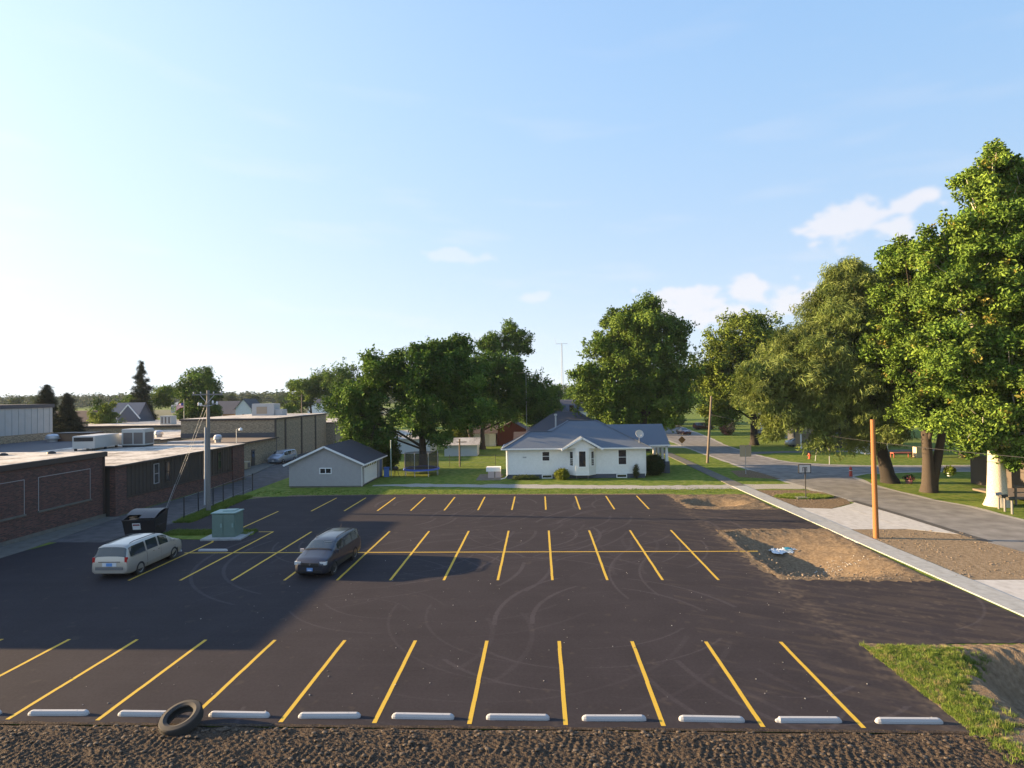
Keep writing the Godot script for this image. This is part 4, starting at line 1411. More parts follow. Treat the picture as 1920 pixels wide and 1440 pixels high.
	mb = MB.new()
	var ap := Vector3(4.58, 4.55, -64.75); var gl := Vector3(2.35, 3.3, -64.75); var gr := Vector3(6.8, 3.3, -64.75)
	var apb := Vector3(4.58, 4.55, -67.7); var glb := Vector3(2.35, 3.3, -65.45); var grb := Vector3(6.8, 3.3, -65.45)
	mb.quad(gl, ap, apb, glb); mb.quad(ap, gr, grb, apb)
	obj("bay_roof", mb, mats["shingle_blue"], bay)
	mb = MB.new()
	rail(mb, gl + Vector3(0, -0.06, 0.02), ap + Vector3(0, -0.06, 0.02), 0.04, 0.2); rail(mb, ap + Vector3(0, -0.06, 0.02), gr + Vector3(0, -0.06, 0.02), 0.04, 0.2)
	rail(mb, gl + Vector3(0, -0.06, 0), glb + Vector3(0, -0.06, 0), 0.08, 0.16); rail(mb, gr + Vector3(0, -0.06, 0), grb + Vector3(0, -0.06, 0), 0.08, 0.16)
	obj("rake_trim", mb, mats["white_paint"], bay)
	window(bay, "z", Vector3(4.575, 1.2, zz + 0.03), 1.05, 2.0, mats["white_paint"], 0.17, 0)
	for s in [-1, 1]:
		var w := window(bay, "z", Vector3(4.575 + s * 1.12, 1.3, -65.56), 0.72, 1.8, mats["white_paint"], 0.14, 1)
		w.rotation.y = s * atan2(0.85, 0.8)
	for x in [3.95, 5.2]:
		mb = MB.new()
		mb.box(Vector3(x - 0.05, 0, zz - 0.3), Vector3(x + 0.05, 0.42, zz - 0.2))
		obj("bay_post", mb, mats["wood_grey"], bay)
	# porch on the street side
	var porch := Node3D.new()
	porch.name = "porch"; t.add_child(porch, true)
	mb = MB.new()
	var pr := [Vector3(8.0, 5.45, -73.6), Vector3(14.7, 5.45, -73.6)]
	mb.quad(Vector3(11.0, 3.28, -69.3), Vector3(14.9, 3.28, -69.3), pr[1] + Vector3(0.2, 0, 0), pr[0])
	mb.quad(Vector3(14.9, 3.28, -77.9), Vector3(8.0, 3.28, -77.9), pr[0], pr[1] + Vector3(0.2, 0, 0))
	obj("porch_roof", mb, mats["shingle_blue"], porch)
	mb = MB.new()
	mb.poly([Vector3(14.6, 3.2, -69.6), Vector3(14.6, 3.2, -77.6), Vector3(14.6, 5.35, -73.6)])
	obj("gable", mb, mats["siding_white"], porch)
	mb = MB.new()
	rail(mb, Vector3(11.6, 3.2, -69.28), Vector3(14.92, 3.2, -69.28), 0.06, 0.16)
	rail(mb, Vector3(14.6, 3.08, -69.5), Vector3(14.6, 3.08, -77.7), 0.2, 0.22)
	rail(mb, Vector3(11.5, 3.08, -69.6), Vector3(14.7, 3.08, -69.6), 0.2, 0.22)
	obj("beam", mb, mats["white_paint"], porch)
	mb = MB.new()
	mb.box(Vector3(11.5, 0, -77.4), Vector3(14.6, 0.55, -69.7))
	obj("porch_floor", mb, mats["concrete_old"], porch)
	for z in [-69.75, -72.2, -74.7, -77.2]:
		mb = MB.new()
		mb.box(Vector3(14.3, 0, z - 0.28), Vector3(14.86, 1.35, z + 0.28))
		var pier := obj("pier", mb, mats["foundation_blue"], porch)
		mb = MB.new()
		var a := 0.17
		mb.quad(Vector3(14.58 - a, 1.35, z + a), Vector3(14.58 + a, 1.35, z + a), Vector3(14.58 + 0.11, 3.0, z + 0.11), Vector3(14.58 - 0.11, 3.0, z + 0.11))
		mb.quad(Vector3(14.58 + a, 1.35, z + a), Vector3(14.58 + a, 1.35, z - a), Vector3(14.58 + 0.11, 3.0, z - 0.11), Vector3(14.58 + 0.11, 3.0, z + 0.11))
		mb.quad(Vector3(14.58 + a, 1.35, z - a), Vector3(14.58 - a, 1.35, z - a), Vector3(14.58 - 0.11, 3.0, z - 0.11), Vector3(14.58 + 0.11, 3.0, z - 0.11))
		mb.quad(Vector3(14.58 - a, 1.35, z - a), Vector3(14.58 - a, 1.35, z + a), Vector3(14.58 - 0.11, 3.0, z + 0.11), Vector3(14.58 - 0.11, 3.0, z - 0.11))
		obj("column", mb, mats["white_paint"], pier)
	mb = MB.new()
	mb.box(Vector3(14.4, 0.55, -77.0), Vector3(14.6, 1.2, -70.0)); mb.box(Vector3(12.0, 0.55, -69.85), Vector3(14.3, 1.2, -69.65))
	obj("porch_rail", mb, M("porch_brown", lin(0.09, 0.06, 0.05), 0.8), porch)
	# satellite dish on the roof corner
	var d := thing("satellite_dish", "pale satellite dish on the right corner of the house roof", "satellite dish", Vector3(10.9, 3.78, -66.3))
	mb = MB.new()
	mb.tube([Vector3(0, 0, 0), Vector3(0, 0.62, 0.1), Vector3(0, 0.75, 0.25)], [0.03, 0.03, 0.03], 6)
	obj("mast", mb, mats["galv"], d)
	mb = MB.new()
	mb.lathe(Vector3(0, 0.98, 0.28), [Vector2(0.0, 0.0), Vector2(0.25, 0.03), Vector2(0.46, 0.11), Vector2(0.47, 0.09), Vector2(0.25, 0.01), Vector2(0.0, -0.02)], 20, Vector3(0.25, 0.35, 0.9))
	obj("reflector", mb, M("dish_grey", lin(0.5, 0.49, 0.47), 0.5), d)
	mb = MB.new()
	mb.tube([Vector3(0, 0.6, 0.35), Vector3(0.18, 0.95, 0.85)], [0.018, 0.03], 6)
	obj("feed_arm", mb, mats["galv"], d)

# a plain house with gable roof, ridge along x or z
func plain_house(called: String, label: String, x0: float, x1: float, z0: float, z1: float, eave: float, ridge: float, along_x: bool, wall: Material, roof: Material, wins: Array) -> Node3D:
	var t := thing(called, label, "house")
	var mb := MB.new()
	mb.box(Vector3(x0, -0.1, z0), Vector3(x1, eave, z1))
	if along_x:
		var zm := (z0 + z1) / 2
		mb.tri(Vector3(x1, eave, z1), Vector3(x1, eave, z0), Vector3(x1, ridge - 0.1, zm)); mb.tri(Vector3(x0, eave, z0), Vector3(x0, eave, z1), Vector3(x0, ridge - 0.1, zm))
	else:
		var xm := (x0 + x1) / 2
		mb.tri(Vector3(x0, eave, z1), Vector3(x1, eave, z1), Vector3(xm, ridge - 0.1, z1)); mb.tri(Vector3(x1, eave, z0), Vector3(x0, eave, z0), Vector3(xm, ridge - 0.1, z0))
	obj("wall", mb, wall, t)
	mb = MB.new()
	var o := 0.4
	if along_x:
		var zm := (z0 + z1) / 2
		var dy := (ridge - eave) / (z1 - zm) * o
		mb.quad(Vector3(x0 - o, eave - dy, z1 + o), Vector3(x1 + o, eave - dy, z1 + o), Vector3(x1 + o, ridge, zm), Vector3(x0 - o, ridge, zm))
		mb.quad(Vector3(x1 + o, eave - dy, z0 - o), Vector3(x0 - o, eave - dy, z0 - o), Vector3(x0 - o, ridge, zm), Vector3(x1 + o, ridge, zm))
	else:
		var xm := (x0 + x1) / 2
		var dy := (ridge - eave) / (x1 - xm) * o
		mb.quad(Vector3(x1 + o, eave - dy, z1 + o), Vector3(x1 + o, eave - dy, z0 - o), Vector3(xm, ridge, z0 - o), Vector3(xm, ridge, z1 + o))
		mb.quad(Vector3(x0 - o, eave - dy, z0 - o), Vector3(x0 - o, eave - dy, z1 + o), Vector3(xm, ridge, z1 + o), Vector3(xm, ridge, z0 - o))
	obj("roof", mb, roof, t)
	for w in wins:
		window(t, w[0], w[1], w[2], w[3], mats["white_paint"], 0.1, 1)
	return t

func neighbours() -> void:
	# grey hip roof just behind the white house
	var t := thing("grey_house", "house with grey hip roof directly behind the white house", "house")
	var mb := MB.new()
	mb.box(Vector3(-1.5, -0.1, -104.0), Vector3(10.5, 3.4, -94.0))
	obj("wall", mb, mats["siding_white"], t)
	mb = MB.new()
	var a := Vector3(-2.2, 3.3, -93.4); var b := Vector3(11.2, 3.3, -93.4); var c := Vector3(11.2, 3.3, -104.6); var d := Vector3(-2.2, 3.3, -104.6)
	var r0 := Vector3(2.6, 6.35, -99.0); var r1 := Vector3(6.4, 6.35, -99.0)
	mb.poly([a, b, r1, r0]); mb.tri(b, c, r1); mb.poly([c, d, r0, r1]); mb.tri(d, a, r0)
	var rf := obj("roof", mb, mats["shingle_grey"], t)
	mb = MB.new()
	mb.box(Vector3(5.0, 5.9, -99.6), Vector3(5.7, 7.3, -98.9))
	obj("chimney", mb, mats["dark_brick"], rf)
	# brown-roofed lean-to and red shed left of it
	plain_house("red_shed", "dark red shed between the big trees and the grey roof", -7.6, -2.4, -116.0, -108.0, 2.9, 4.4, false, M("red_wood", lin(0.12, 0.03, 0.028), 0.8), mats["shingle_brown"], [])
	t = plain_house("white_garage", "low white garage behind the tree trunks", -14.2, -7.9, -113.0, -107.0, 2.5, 3.9, true, mats["siding_white"], mats["shingle_brown"], [])
	mb = MB.new()
	mb.box(Vector3(-13.2, 0, -107.02), Vector3(-9.0, 2.1, -106.96))
	obj("garage_door", mb, M("door_cream", lin(0.6, 0.6, 0.56), 0.6), t)
	plain_house("tan_house", "small tan house with brown roof behind the grey roof", -3.5, 1.8, -93.0, -88.0, 2.3, 3.6, true, M("tan_wall", lin(0.45, 0.38, 0.25), 0.8), mats["shingle_brown"], [])
	plain_house("blue_roof_house", "distant pale house with bluish roof between the tall trees", 1.5, 12.0, -160.0, -150.0, 5.0, 7.6, true, mats["siding_white"], mats["shingle_grey"], [["z", Vector3(4.5, 2.6, -149.98), 1.0, 1.5], ["z", Vector3(8.5, 2.6, -149.98), 1.0, 1.5]])
	# low pale shed seen through the left trees
	plain_house("pale_shed", "long pale shed behind the trampoline tree", -25.0, -17.5, -101.0, -95.0, 2.5, 3.6, true, M("pale_blue", lin(0.5, 0.55, 0.6), 0.7), mats["roof_membrane"], [])
	plain_house("pale_shed", "pale grey shed beside the round bush", -14.5, -9.5, -93.5, -90.5, 1.9, 2.7, true, mats["pale_blue"], mats["roof_membrane"], [])
	# across the street on the right
	t = plain_house("dark_cottage", "dark cottage with a front gable and white trim across the street", 43.0, 53.0, -106.0, -97.0, 2.5, 4.9, true, M("slate_wall", lin(0.05, 0.055, 0.065), 0.8), mats["shingle_dark"], [["z", Vector3(45.9, 0.9, -96.98), 1.2, 1.2], ["z", Vector3(50.5, 0.9, -96.98), 1.2, 1.2]])
	mb = MB.new()
	mb.box(Vector3(41.6, 0, -99.5), Vector3(43.0, 2.3, -97.0))
	mb.tri(Vector3(41.0, 2.35, -96.6), Vector3(44.2, 2.35, -96.6), Vector3(42.6, 3.9, -96.6))
	obj("porch", mb, M("tan_trim", lin(0.3, 0.24, 0.16), 0.8), t)
	for x in [41.3, 43.9]:
		mb = MB.new()
		mb.box(Vector3(x - 0.08, 0, -96.8), Vector3(x + 0.08, 2.35, -96.64))
		obj("post", mb, mats["white_paint"], t)
	plain_house("white_shed", "narrow white shed beside the dark cottage", 46.3, 49.5, -90.5, -87.5, 2.6, 3.6, false, mats["siding_white"], mats["shingle_dark"], [])
	plain_house("blue_white_house", "pale two-storey house under the trees across the street", 46.0, 57.0, -128.0, -118.0, 5.2, 7.8, true, M("pale_siding", lin(0.5, 0.55, 0.62), 0.7), mats["shingle_dark"], [["z", Vector3(47.6, 3.0, -117.98), 1.3, 1.7], ["z", Vector3(51.0, 0.9, -117.98), 1.6, 1.6], ["z", Vector3(54.5, 3.0, -117.98), 1.3, 1.7]])
	# low deck and ramp by the sycamore
	t = thing("wooden_deck", "weathered wooden deck and rails behind the white-barked tree", "deck", Vector3(40.2, 0, -51.5))
	mb = MB.new()
	mb.box(Vector3(-2.8, 0.45, -2.2), Vector3(6.0, 0.6, 2.4))
	obj("floor", mb, mats["wood_pole"], t)
	for k in 6:
		mb = MB.new()
		mb.box(Vector3(-2.7 + k * 1.7, 0, 2.25), Vector3(-2.58 + k * 1.7, 1.5, 2.37))
		obj("post", mb, mats["wood_pole"], t)
	mb = MB.new()
	mb.box(Vector3(-2.8, 1.42, 2.22), Vector3(6.0, 1.52, 2.4)); mb.box(Vector3(-2.8, 0.95, 2.27), Vector3(6.0, 1.03, 2.33))
	obj("rail", mb, mats["wood_pole"], t)
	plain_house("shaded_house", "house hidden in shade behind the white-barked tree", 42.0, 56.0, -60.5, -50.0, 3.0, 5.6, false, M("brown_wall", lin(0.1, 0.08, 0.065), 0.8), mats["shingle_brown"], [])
	# houses far left beyond the school
	t = plain_house("blue_bungalow", "grey-blue bungalow with white gables beyond the school roofs", -98.6, -90.5, -136.5, -130.0, 4.6, 8.6, true, M("bungalow_wall", lin(0.12, 0.13, 0.17), 0.8), M("bungalow_roof", lin(0.12, 0.135, 0.17), 0.9), [["z", Vector3(-95.5, 1.4, -129.98), 1.4, 1.6]])
	mb = MB.new()
	mb.poly([Vector3(-93.8, 5.2, -129.0), Vector3(-88.8, 5.2, -129.0), Vector3(-91.3, 8.0, -129.0)])
	mb.box(Vector3(-93.4, 2.8, -129.6), Vector3(-89.2, 5.2, -129.05))
	obj("front_gable", mb, mats["bungalow_wall"], t)
	mb = MB.new()
	rail(mb, Vector3(-94.1, 5.0, -128.95), Vector3(-91.3, 8.15, -128.95), 0.12, 0.22); rail(mb, Vector3(-91.3, 8.15, -128.95), Vector3(-88.5, 5.0, -128.95), 0.12, 0.22)
	mb.box(Vector3(-99.2, 4.3, -129.3), Vector3(-93.6, 4.5, -129.1))
	obj("white_trim", mb, mats["white_paint"], t)
	plain_house("brown_roof_house", "low house with brown roof left of the blue bungalow", -122.0, -105.0, -152.0, -142.0, 4.2, 6.6, true, mats["brown_wall"], mats["shingle_brown"], [])
	plain_house("brick_house", "tan and red house beside the spruce", -94.0, -86.0, -176.0, -166.0, 5.0, 8.4, true, M("tan_brick", lin(0.3, 0.2, 0.13), 0.85), mats["shingle_grey"], [["z", Vector3(-90.5, 3.2, -165.98), 1.2, 1.5]])
	plain_house("white_house_far", "narrow white two-storey house behind the flag", -84.5, -80.0, -170.0, -163.0, 6.4, 9.0, false, mats["siding_white"], mats["shingle_grey"], [["z", Vector3(-82.2, 3.5, -162.98), 0.9, 1.4]])
	plain_house("white_barn", "distant white barn with grey roof at the field edge", -125.0, -112.0, -330.0, -318.0, 6.0, 11.0, true, mats["siding_white"], mats["shingle_grey"], [])
	plain_house("red_barn", "small dark red barn far beyond the school", -205.0, -193.0, -345.0, -335.0, 4.0, 6.5, true, M("barn_red", lin(0.14, 0.05, 0.04), 0.85), mats["shingle_grey"], [])
	plain_house("long_barn", "long low grey barn on the far fields", -240.0, -196.0, -392.0, -380.0, 4.5, 7.0, true, mats["corrugated"], mats["corrugated"], [])

# ---------------------------------------------------------------- vehicles: a lofted shell from stations [z, y_low, y_belt, y_top, w_low, w_belt, w_top]; front at +z
func section(s: Array) -> Array:
	var yl: float = s[1]; var yb: float = s[2]; var yt: float = s[3]; var wl: float = s[4]; var wb: float = s[5]; var wt: float = s[6]
	var z: float = s[0]
	var ym := lerpf(yl, yb, 0.55)
	var half := [Vector3(0, yl, z), Vector3(wl * 0.86, yl, z), Vector3(wl, yl + 0.1, z), Vector3(maxf(wl, wb) + 0.012, ym, z), Vector3(wb, yb, z), Vector3(lerpf(wb, wt, 0.55), lerpf(yb, yt, 0.55), z), Vector3(wt, yt - 0.05, z), Vector3(wt * 0.82, yt - 0.008, z), Vector3(wt * 0.4, yt + 0.012, z), Vector3(0, yt + 0.016, z)]
	return half

const RING := 9.0 # last index of a half section
func shell_point(st: Array, u: float, v: float, side: float) -> Vector3: # u in stations, v in section points
	var i := clampi(int(u), 0, st.size() - 2); var f := u - i
	var j := clampi(int(v), 0, 8); var g := v - j
	var a: Array = st[i]; var b: Array = st[i + 1]
	var p: Vector3 = a[j].lerp(a[j + 1], g).lerp(b[j].lerp(b[j + 1], g), f)
	return Vector3(p.x * side, p.y, p.z)

func shell_patch(mb: MB, st: Array, u0: float, u1: float, v0: float, v1: float, side: float, off: float, nu := 6, nv := 4) -> void:
	var P := []
	for i in nu + 1:
		var row := []
		for j in nv + 1:
			var u := lerpf(u0, u1, float(i) / nu); var v := lerpf(v0, v1, float(j) / nv)
			var p := shell_point(st, u, v, side)
			var pu := shell_point(st, minf(u + 0.02, st.size() - 1.001), v, side) - shell_point(st, maxf(u - 0.02, 0), v, side)
			var pv := shell_point(st, u, minf(v + 0.02, 8.999), side) - shell_point(st, u, maxf(v - 0.02, 0), side)
			var n := pv.cross(pu).normalized() * -side
			if n.dot(Vector3(p.x, (p.y - 0.8) * 0.7, 0.0)) < 0 and absf(n.z) < 0.9: n = -n
			if absf(n.z) >= 0.9 and n.z * p.z < 0: n = -n
			row.append(p + n * off)
		P.append(row)
	mb.grid(P, side < 0)

func full_patch(mb: MB, st: Array, u0: float, u1: float, v0: float, off: float) -> void: # symmetrical patch over the top from section point v0 to the centre
	for s in [-1.0, 1.0]: shell_patch(mb, st, u0, u1, v0, 8.999, s, off, 6, 6)

func wheel(t: Node, at: Vector3, r: float, w: float, side: float) -> void:
	var o := Node3D.new()
	o.name = "wheel"; t.add_child(o, true)
	o.position = at
	var ax := Vector3(side, 0, 0)
	var mb := MB.new()
	mb.lathe(Vector3.ZERO, [Vector2(r * 0.66, -w / 2), Vector2(r * 0.93, -w / 2), Vector2(r, -w * 0.36), Vector2(r, w * 0.36), Vector2(r * 0.93, w / 2), Vector2(r * 0.66, w / 2 - 0.012)], 22, ax)
	obj("tyre", mb, mats["rubber"], o)
	mb = MB.new()
	mb.lathe(Vector3.ZERO, [Vector2(r * 0.67, w / 2 - 0.015), Vector2(r * 0.6, w / 2 - 0.03), Vector2(r * 0.55, w / 2 - 0.06), Vector2(0.0, w / 2 - 0.05)], 20, ax)
	obj("rim", mb, M("rim", lin(0.3, 0.31, 0.32), 0.35, 0.7), o)
	mb = MB.new()
	for k in 6: # dark gaps between spokes
		var a := TAU * k / 6
		var c := Vector3(side * (w / 2 - 0.04), cos(a) * r * 0.4, sin(a) * r * 0.4)
		mb.tube([c, c + Vector3(side * 0.006, 0, 0)], [r * 0.12, r * 0.12], 8)
	obj("spoke_gap", mb, mats["black"], o)

# spec keys: len wid st paint wheels glass etc.
func vehicle(called: String, label: String, cat: String, at: Vector3, turn: float, st_raw: Array, paint: Material, opt: Dictionary) -> Node3D:
	var t := thing(called, label, cat, at, turn)
	var st := []
	for s in st_raw: st.append(section(s))
	var mb := MB.new()
	# both halves of the shell
	for side in [1.0, -1.0]:
		var P := []
		for i in st.size():
			var row := []
			for j in 10:
				var p: Vector3 = st[i][j]
				row.append(Vector3(p.x * side, p.y, p.z))
			P.append(row)
		mb.grid(P, side < 0)
	# end caps
	for e in [0, st.size() - 1]:
		var ring := []
		for j in 10: ring.append(st[e][j])
		for j in range(8, 0, -1): ring.append(Vector3(-st[e][j].x, st[e][j].y, st[e][j].z))
		var c := Vector3(0, (ring[0].y + ring[9].y) / 2, ring[0].z)
		for k in ring.size():
			var a: Vector3 = ring[k]; var b: Vector3 = ring[(k + 1) % ring.size()]
			if e == 0: mb.tri(c, a, b)
			else: mb.tri(c, b, a)
	obj("body", mb, paint, t)
	# glass
	for g in opt.get("side_glass", []):
		for s in [-1.0, 1.0]:
			mb = MB.new()
			shell_patch(mb, st, g[0], g[1], 4.12, 5.75, s, 0.012, 8, 3)
			obj("side_window", mb, mats["car_glass"], t)
	for g in opt.get("top_glass", []):
		mb = MB.new()
		full_patch(mb, st, g[1], g[2], g[3], 0.012)
		obj(g[0], mb, mats["car_glass"], t)
	# wheels and arches
	var r: float = opt.get("r", 0.34)
	var wx: float = opt["wx"]
	for z in opt["wz"]:
		for s in [-1.0, 1.0]:
			mb = MB.new()
			mb.tube([Vector3(s * (wx - 0.12), r + 0.02, z), Vector3(s * (wx + 0.022), r + 0.02, z)], [r + 0.07, r + 0.07], 22)
			obj("wheel_arch", mb, mats["black"], t)
			wheel(t, Vector3(s * (wx - 0.06), r, z), r, 0.22, s)
	# boxes: name, centre, size, material
	for b in opt.get("boxes", []):
		mb = MB.new()
		mb.cbox(b[1], b[2])
		obj(b[0], mb, b[3], t)
	for p in opt.get("patches", []): # name, u0, u1, v0, v1, material
		for s in ([-1.0, 1.0] if p.size() < 7 else [p[6]]):
			mb = MB.new()
			shell_patch(mb, st, p[1], p[2], p[3], p[4], s, 0.016, 5, 3)
			obj(p[0], mb, p[5], t)
	for q in opt.get("bars", []): # name, points, radius, material
		mb = MB.new()
		var rr := []
		for k in q[1].size(): rr.append(q[2])
		mb.tube(q[1], rr, 6)
		obj(q[0], mb, q[3], t)
	return t

func car_paint(key: String, c: Color, metal := 0.35) -> StandardMaterial3D:
	var m := M(key, c, 0.38, metal)
	m.clearcoat_enabled = true; m.clearcoat = 0.8; m.clearcoat_roughness = 0.06
	return m

func van_stations(L: float, H: float, W: float) -> Array:
	var h := L / 2; var w := W / 2
	return [[h, 0.34, 0.64, 0.72, w * 0.72, w * 0.72, w * 0.6], [h - 0.08, 0.24, 0.8, 0.9, w * 0.9, w * 0.88, w * 0.78], [h - 0.35, 0.2, 0.95, 1.04, w * 0.97, w * 0.95, w * 0.83], [h - 0.75, 0.2, 1.02, 1.14, w * 0.985, w * 0.965, w * 0.85], [h - 0.98, 0.2, 1.04, 1.26, w * 0.99, w * 0.965, w * 0.84], [h - 1.75, 0.2, 1.06, H - 0.09, w, w * 0.965, w * 0.75], [h - 2.25, 0.2, 1.07, H - 0.01, w, w * 0.965, w * 0.77], [h - 3.3, 0.2, 1.08, H, w, w * 0.965, w * 0.785], [-h + 0.55, 0.21, 1.08, H - 0.025, w * 0.99, w * 0.96, w * 0.78], [-h + 0.24, 0.23, 1.07, H - 0.08, w * 0.98, w * 0.95, w * 0.76], [-h + 0.05, 0.3, 1.04, 1.12, w * 0.95, w * 0.93, w * 0.84], [-h + 0.02, 0.32, 0.8, 0.86, w * 0.94, w * 0.92, w * 0.84], [-h, 0.36, 0.58, 0.62, w * 0.88, w * 0.88, w * 0.8]]

func vehicles() -> void:
	var lampw := M("headlamp", lin(0.6, 0.62, 0.62), 0.15)
	var red := M("tail_lamp", lin(0.42, 0.02, 0.02), 0.2)
	var chrome := M("chrome", lin(0.6, 0.6, 0.6), 0.2, 0.9)
	var plate_b := M("plate_blue", lin(0.12, 0.28, 0.6), 0.5)
	var plate_w := M("plate_white", lin(0.65, 0.66, 0.68), 0.5)
	var trim := M("car_trim", lin(0.03, 0.03, 0.032), 0.6)
	# silver minivan, tail to the camera
	var silver := car_paint("paint_champagne", lin(0.44, 0.41, 0.36), 0.45)
	var st := van_stations(5.1, 1.75, 1.96)
	vehicle("minivan", "silver beige minivan parked nose-in at the left of the car park", "minivan", Vector3(-22.55, 0.022, -32.85), PI + 0.02, st, silver, {
		"wx": 0.95, "wz": [1.55, -1.5], "r": 0.345,
		"side_glass": [[4.7, 6.1], [6.22, 7.1], [7.2, 8.75]],
		"top_glass": [["windscreen", 4.2, 4.95, 6.1], ["rear_window", 9.06, 9.88, 5.75]],
		"boxes": [
			["tail_lamp", Vector3(0.85, 0.98, -2.47), Vector3(0.13, 0.36, 0.1), red], ["tail_lamp", Vector3(-0.85, 0.98, -2.47), Vector3(0.13, 0.36, 0.1), red],
			["trim_strip", Vector3(0, 0.93, -2.55), Vector3(1.15, 0.035, 0.03), chrome],
			["plate_recess", Vector3(0, 0.79, -2.545), Vector3(0.75, 0.19, 0.02), plate_w], ["licence_plate", Vector3(0, 0.79, -2.56), Vector3(0.31, 0.16, 0.02), plate_b],
			["bumper_pad", Vector3(0, 0.585, -2.555), Vector3(1.45, 0.13, 0.05), M("bumper_grey", lin(0.15, 0.15, 0.155), 0.6)],
			["tailgate_seam", Vector3(0, 0.68, -2.56), Vector3(1.5, 0.012, 0.012), trim],
			["mirror", Vector3(1.04, 1.14, 1.35), Vector3(0.2, 0.16, 0.1), silver], ["mirror", Vector3(-1.04, 1.14, 1.35), Vector3(0.2, 0.16, 0.1), silver],
			["door_handle", Vector3(-0.975, 0.96, -0.35), Vector3(0.02, 0.03, 0.16), chrome], ["door_handle", Vector3(-0.975, 0.96, 0.1), Vector3(0.02, 0.03, 0.16), chrome],
			["rub_strip", Vector3(-0.99, 0.52, -0.1), Vector3(0.025, 0.05, 2.2), silver], ["rub_strip", Vector3(0.99, 0.52, -0.1), Vector3(0.025, 0.05, 2.2), silver]],
		"patches": [["door_seam", 5.98, 6.0, 2.2, 4.1, trim], ["door_seam", 7.14, 7.16, 2.2, 4.1, trim], ["headlamp", 0.9, 2.0, 4.1, 5.6, lampw], ["slide_rail", 7.2, 8.6, 4.02, 4.07, trim]],
		"bars": [["roof_rail", [Vector3(0.63, 1.75, 0.3), Vector3(0.66, 1.79, 0.0), Vector3(0.66, 1.8, -1.6), Vector3(0.64, 1.75, -1.9)], 0.022, trim], ["roof_rail", [Vector3(-0.63, 1.75, 0.3), Vector3(-0.66, 1.79, 0.0), Vector3(-0.66, 1.8, -1.6), Vector3(-0.64, 1.75, -1.9)], 0.022, trim]]})
	# dark crossover facing the camera
	var dark := car_paint("paint_navy", lin(0.03, 0.034, 0.05), 0.4)
	var s2 := van_stations(4.88, 1.68, 1.84)
	s2[1][3] = 0.95; s2[1][2] = 0.85; s2[0][3] = 0.76; s2[0][2] = 0.7
	vehicle("crossover_car", "dark navy crossover parked facing the camera in the middle row", "car", Vector3(-11.75, 0.022, -32.85), -0.07, s2, dark, {
		"wx": 0.89, "wz": [1.5, -1.4], "r": 0.36,
		"side_glass": [[4.75, 6.1], [6.22, 7.15], [7.25, 8.6]],
		"top_glass": [["windscreen", 4.12, 4.95, 6.05], ["rear_window", 9.1, 9.85, 6.3]],
		"boxes": [
			["grille", Vector3(0, 0.72, 2.43), Vector3(0.95, 0.2, 0.06), mats["black"]], ["grille_bar", Vector3(0, 0.74, 2.465), Vector3(0.95, 0.02, 0.02), trim], ["emblem", Vector3(0, 0.76, 2.475), Vector3(0.09, 0.07, 0.02), chrome],
			["licence_plate", Vector3(0, 0.5, 2.47), Vector3(0.31, 0.16, 0.03), plate_b], ["plate_band", Vector3(0, 0.47, 2.487), Vector3(0.2, 0.05, 0.01), plate_w],
			["lower_intake", Vector3(0, 0.4, 2.41), Vector3(1.2, 0.1, 0.08), mats["black"]],
			["headlamp", Vector3(0.68, 0.8, 2.3), Vector3(0.34, 0.16, 0.22), lampw], ["headlamp", Vector3(-0.68, 0.8, 2.3), Vector3(0.34, 0.16, 0.22), lampw],
			["fog_lamp", Vector3(0.72, 0.5, 2.33), Vector3(0.1, 0.08, 0.08), lampw], ["fog_lamp", Vector3(-0.72, 0.5, 2.33), Vector3(0.1, 0.08, 0.08), lampw],
			["mirror", Vector3(0.99, 1.16, 1.25), Vector3(0.2, 0.16, 0.1), dark], ["mirror", Vector3(-0.99, 1.16, 1.25), Vector3(0.2, 0.16, 0.1), M("mirror_cap", lin(0.5, 0.42, 0.38), 0.3)],
			["sun_visor", Vector3(0.3, 1.5, 0.9), Vector3(0.4, 0.1, 0.02), M("visor_grey", lin(0.2, 0.24, 0.26), 0.7)]],
		"patches": [["door_seam", 5.98, 6.0, 2.2, 4.1, mats["black"]], ["door_seam", 7.18, 7.2, 2.2, 4.1, mats["black"]], ["hood_seam", 2.2, 3.9, 7.4, 7.45, mats["black"]], ["wiper_cowl", 3.98, 4.1, 6.2, 8.9, mats["black"]]],
		"bars": [["roof_rail", [Vector3(0.58, 1.66, 0.4), Vector3(0.62, 1.72, 0.2), Vector3(0.63, 1.75, -1.4), Vector3(0.6, 1.68, -1.7)], 0.022, trim], ["roof_rail", [Vector3(-0.58, 1.66, 0.4), Vector3(-0.62, 1.72, 0.2), Vector3(-0.63, 1.75, -1.4), Vector3(-0.6, 1.68, -1.7)], 0.022, trim], ["antenna", [Vector3(0.0, 1.7, -1.5), Vector3(0.0, 1.95, -1.72)], 0.008, mats["black"]]]})
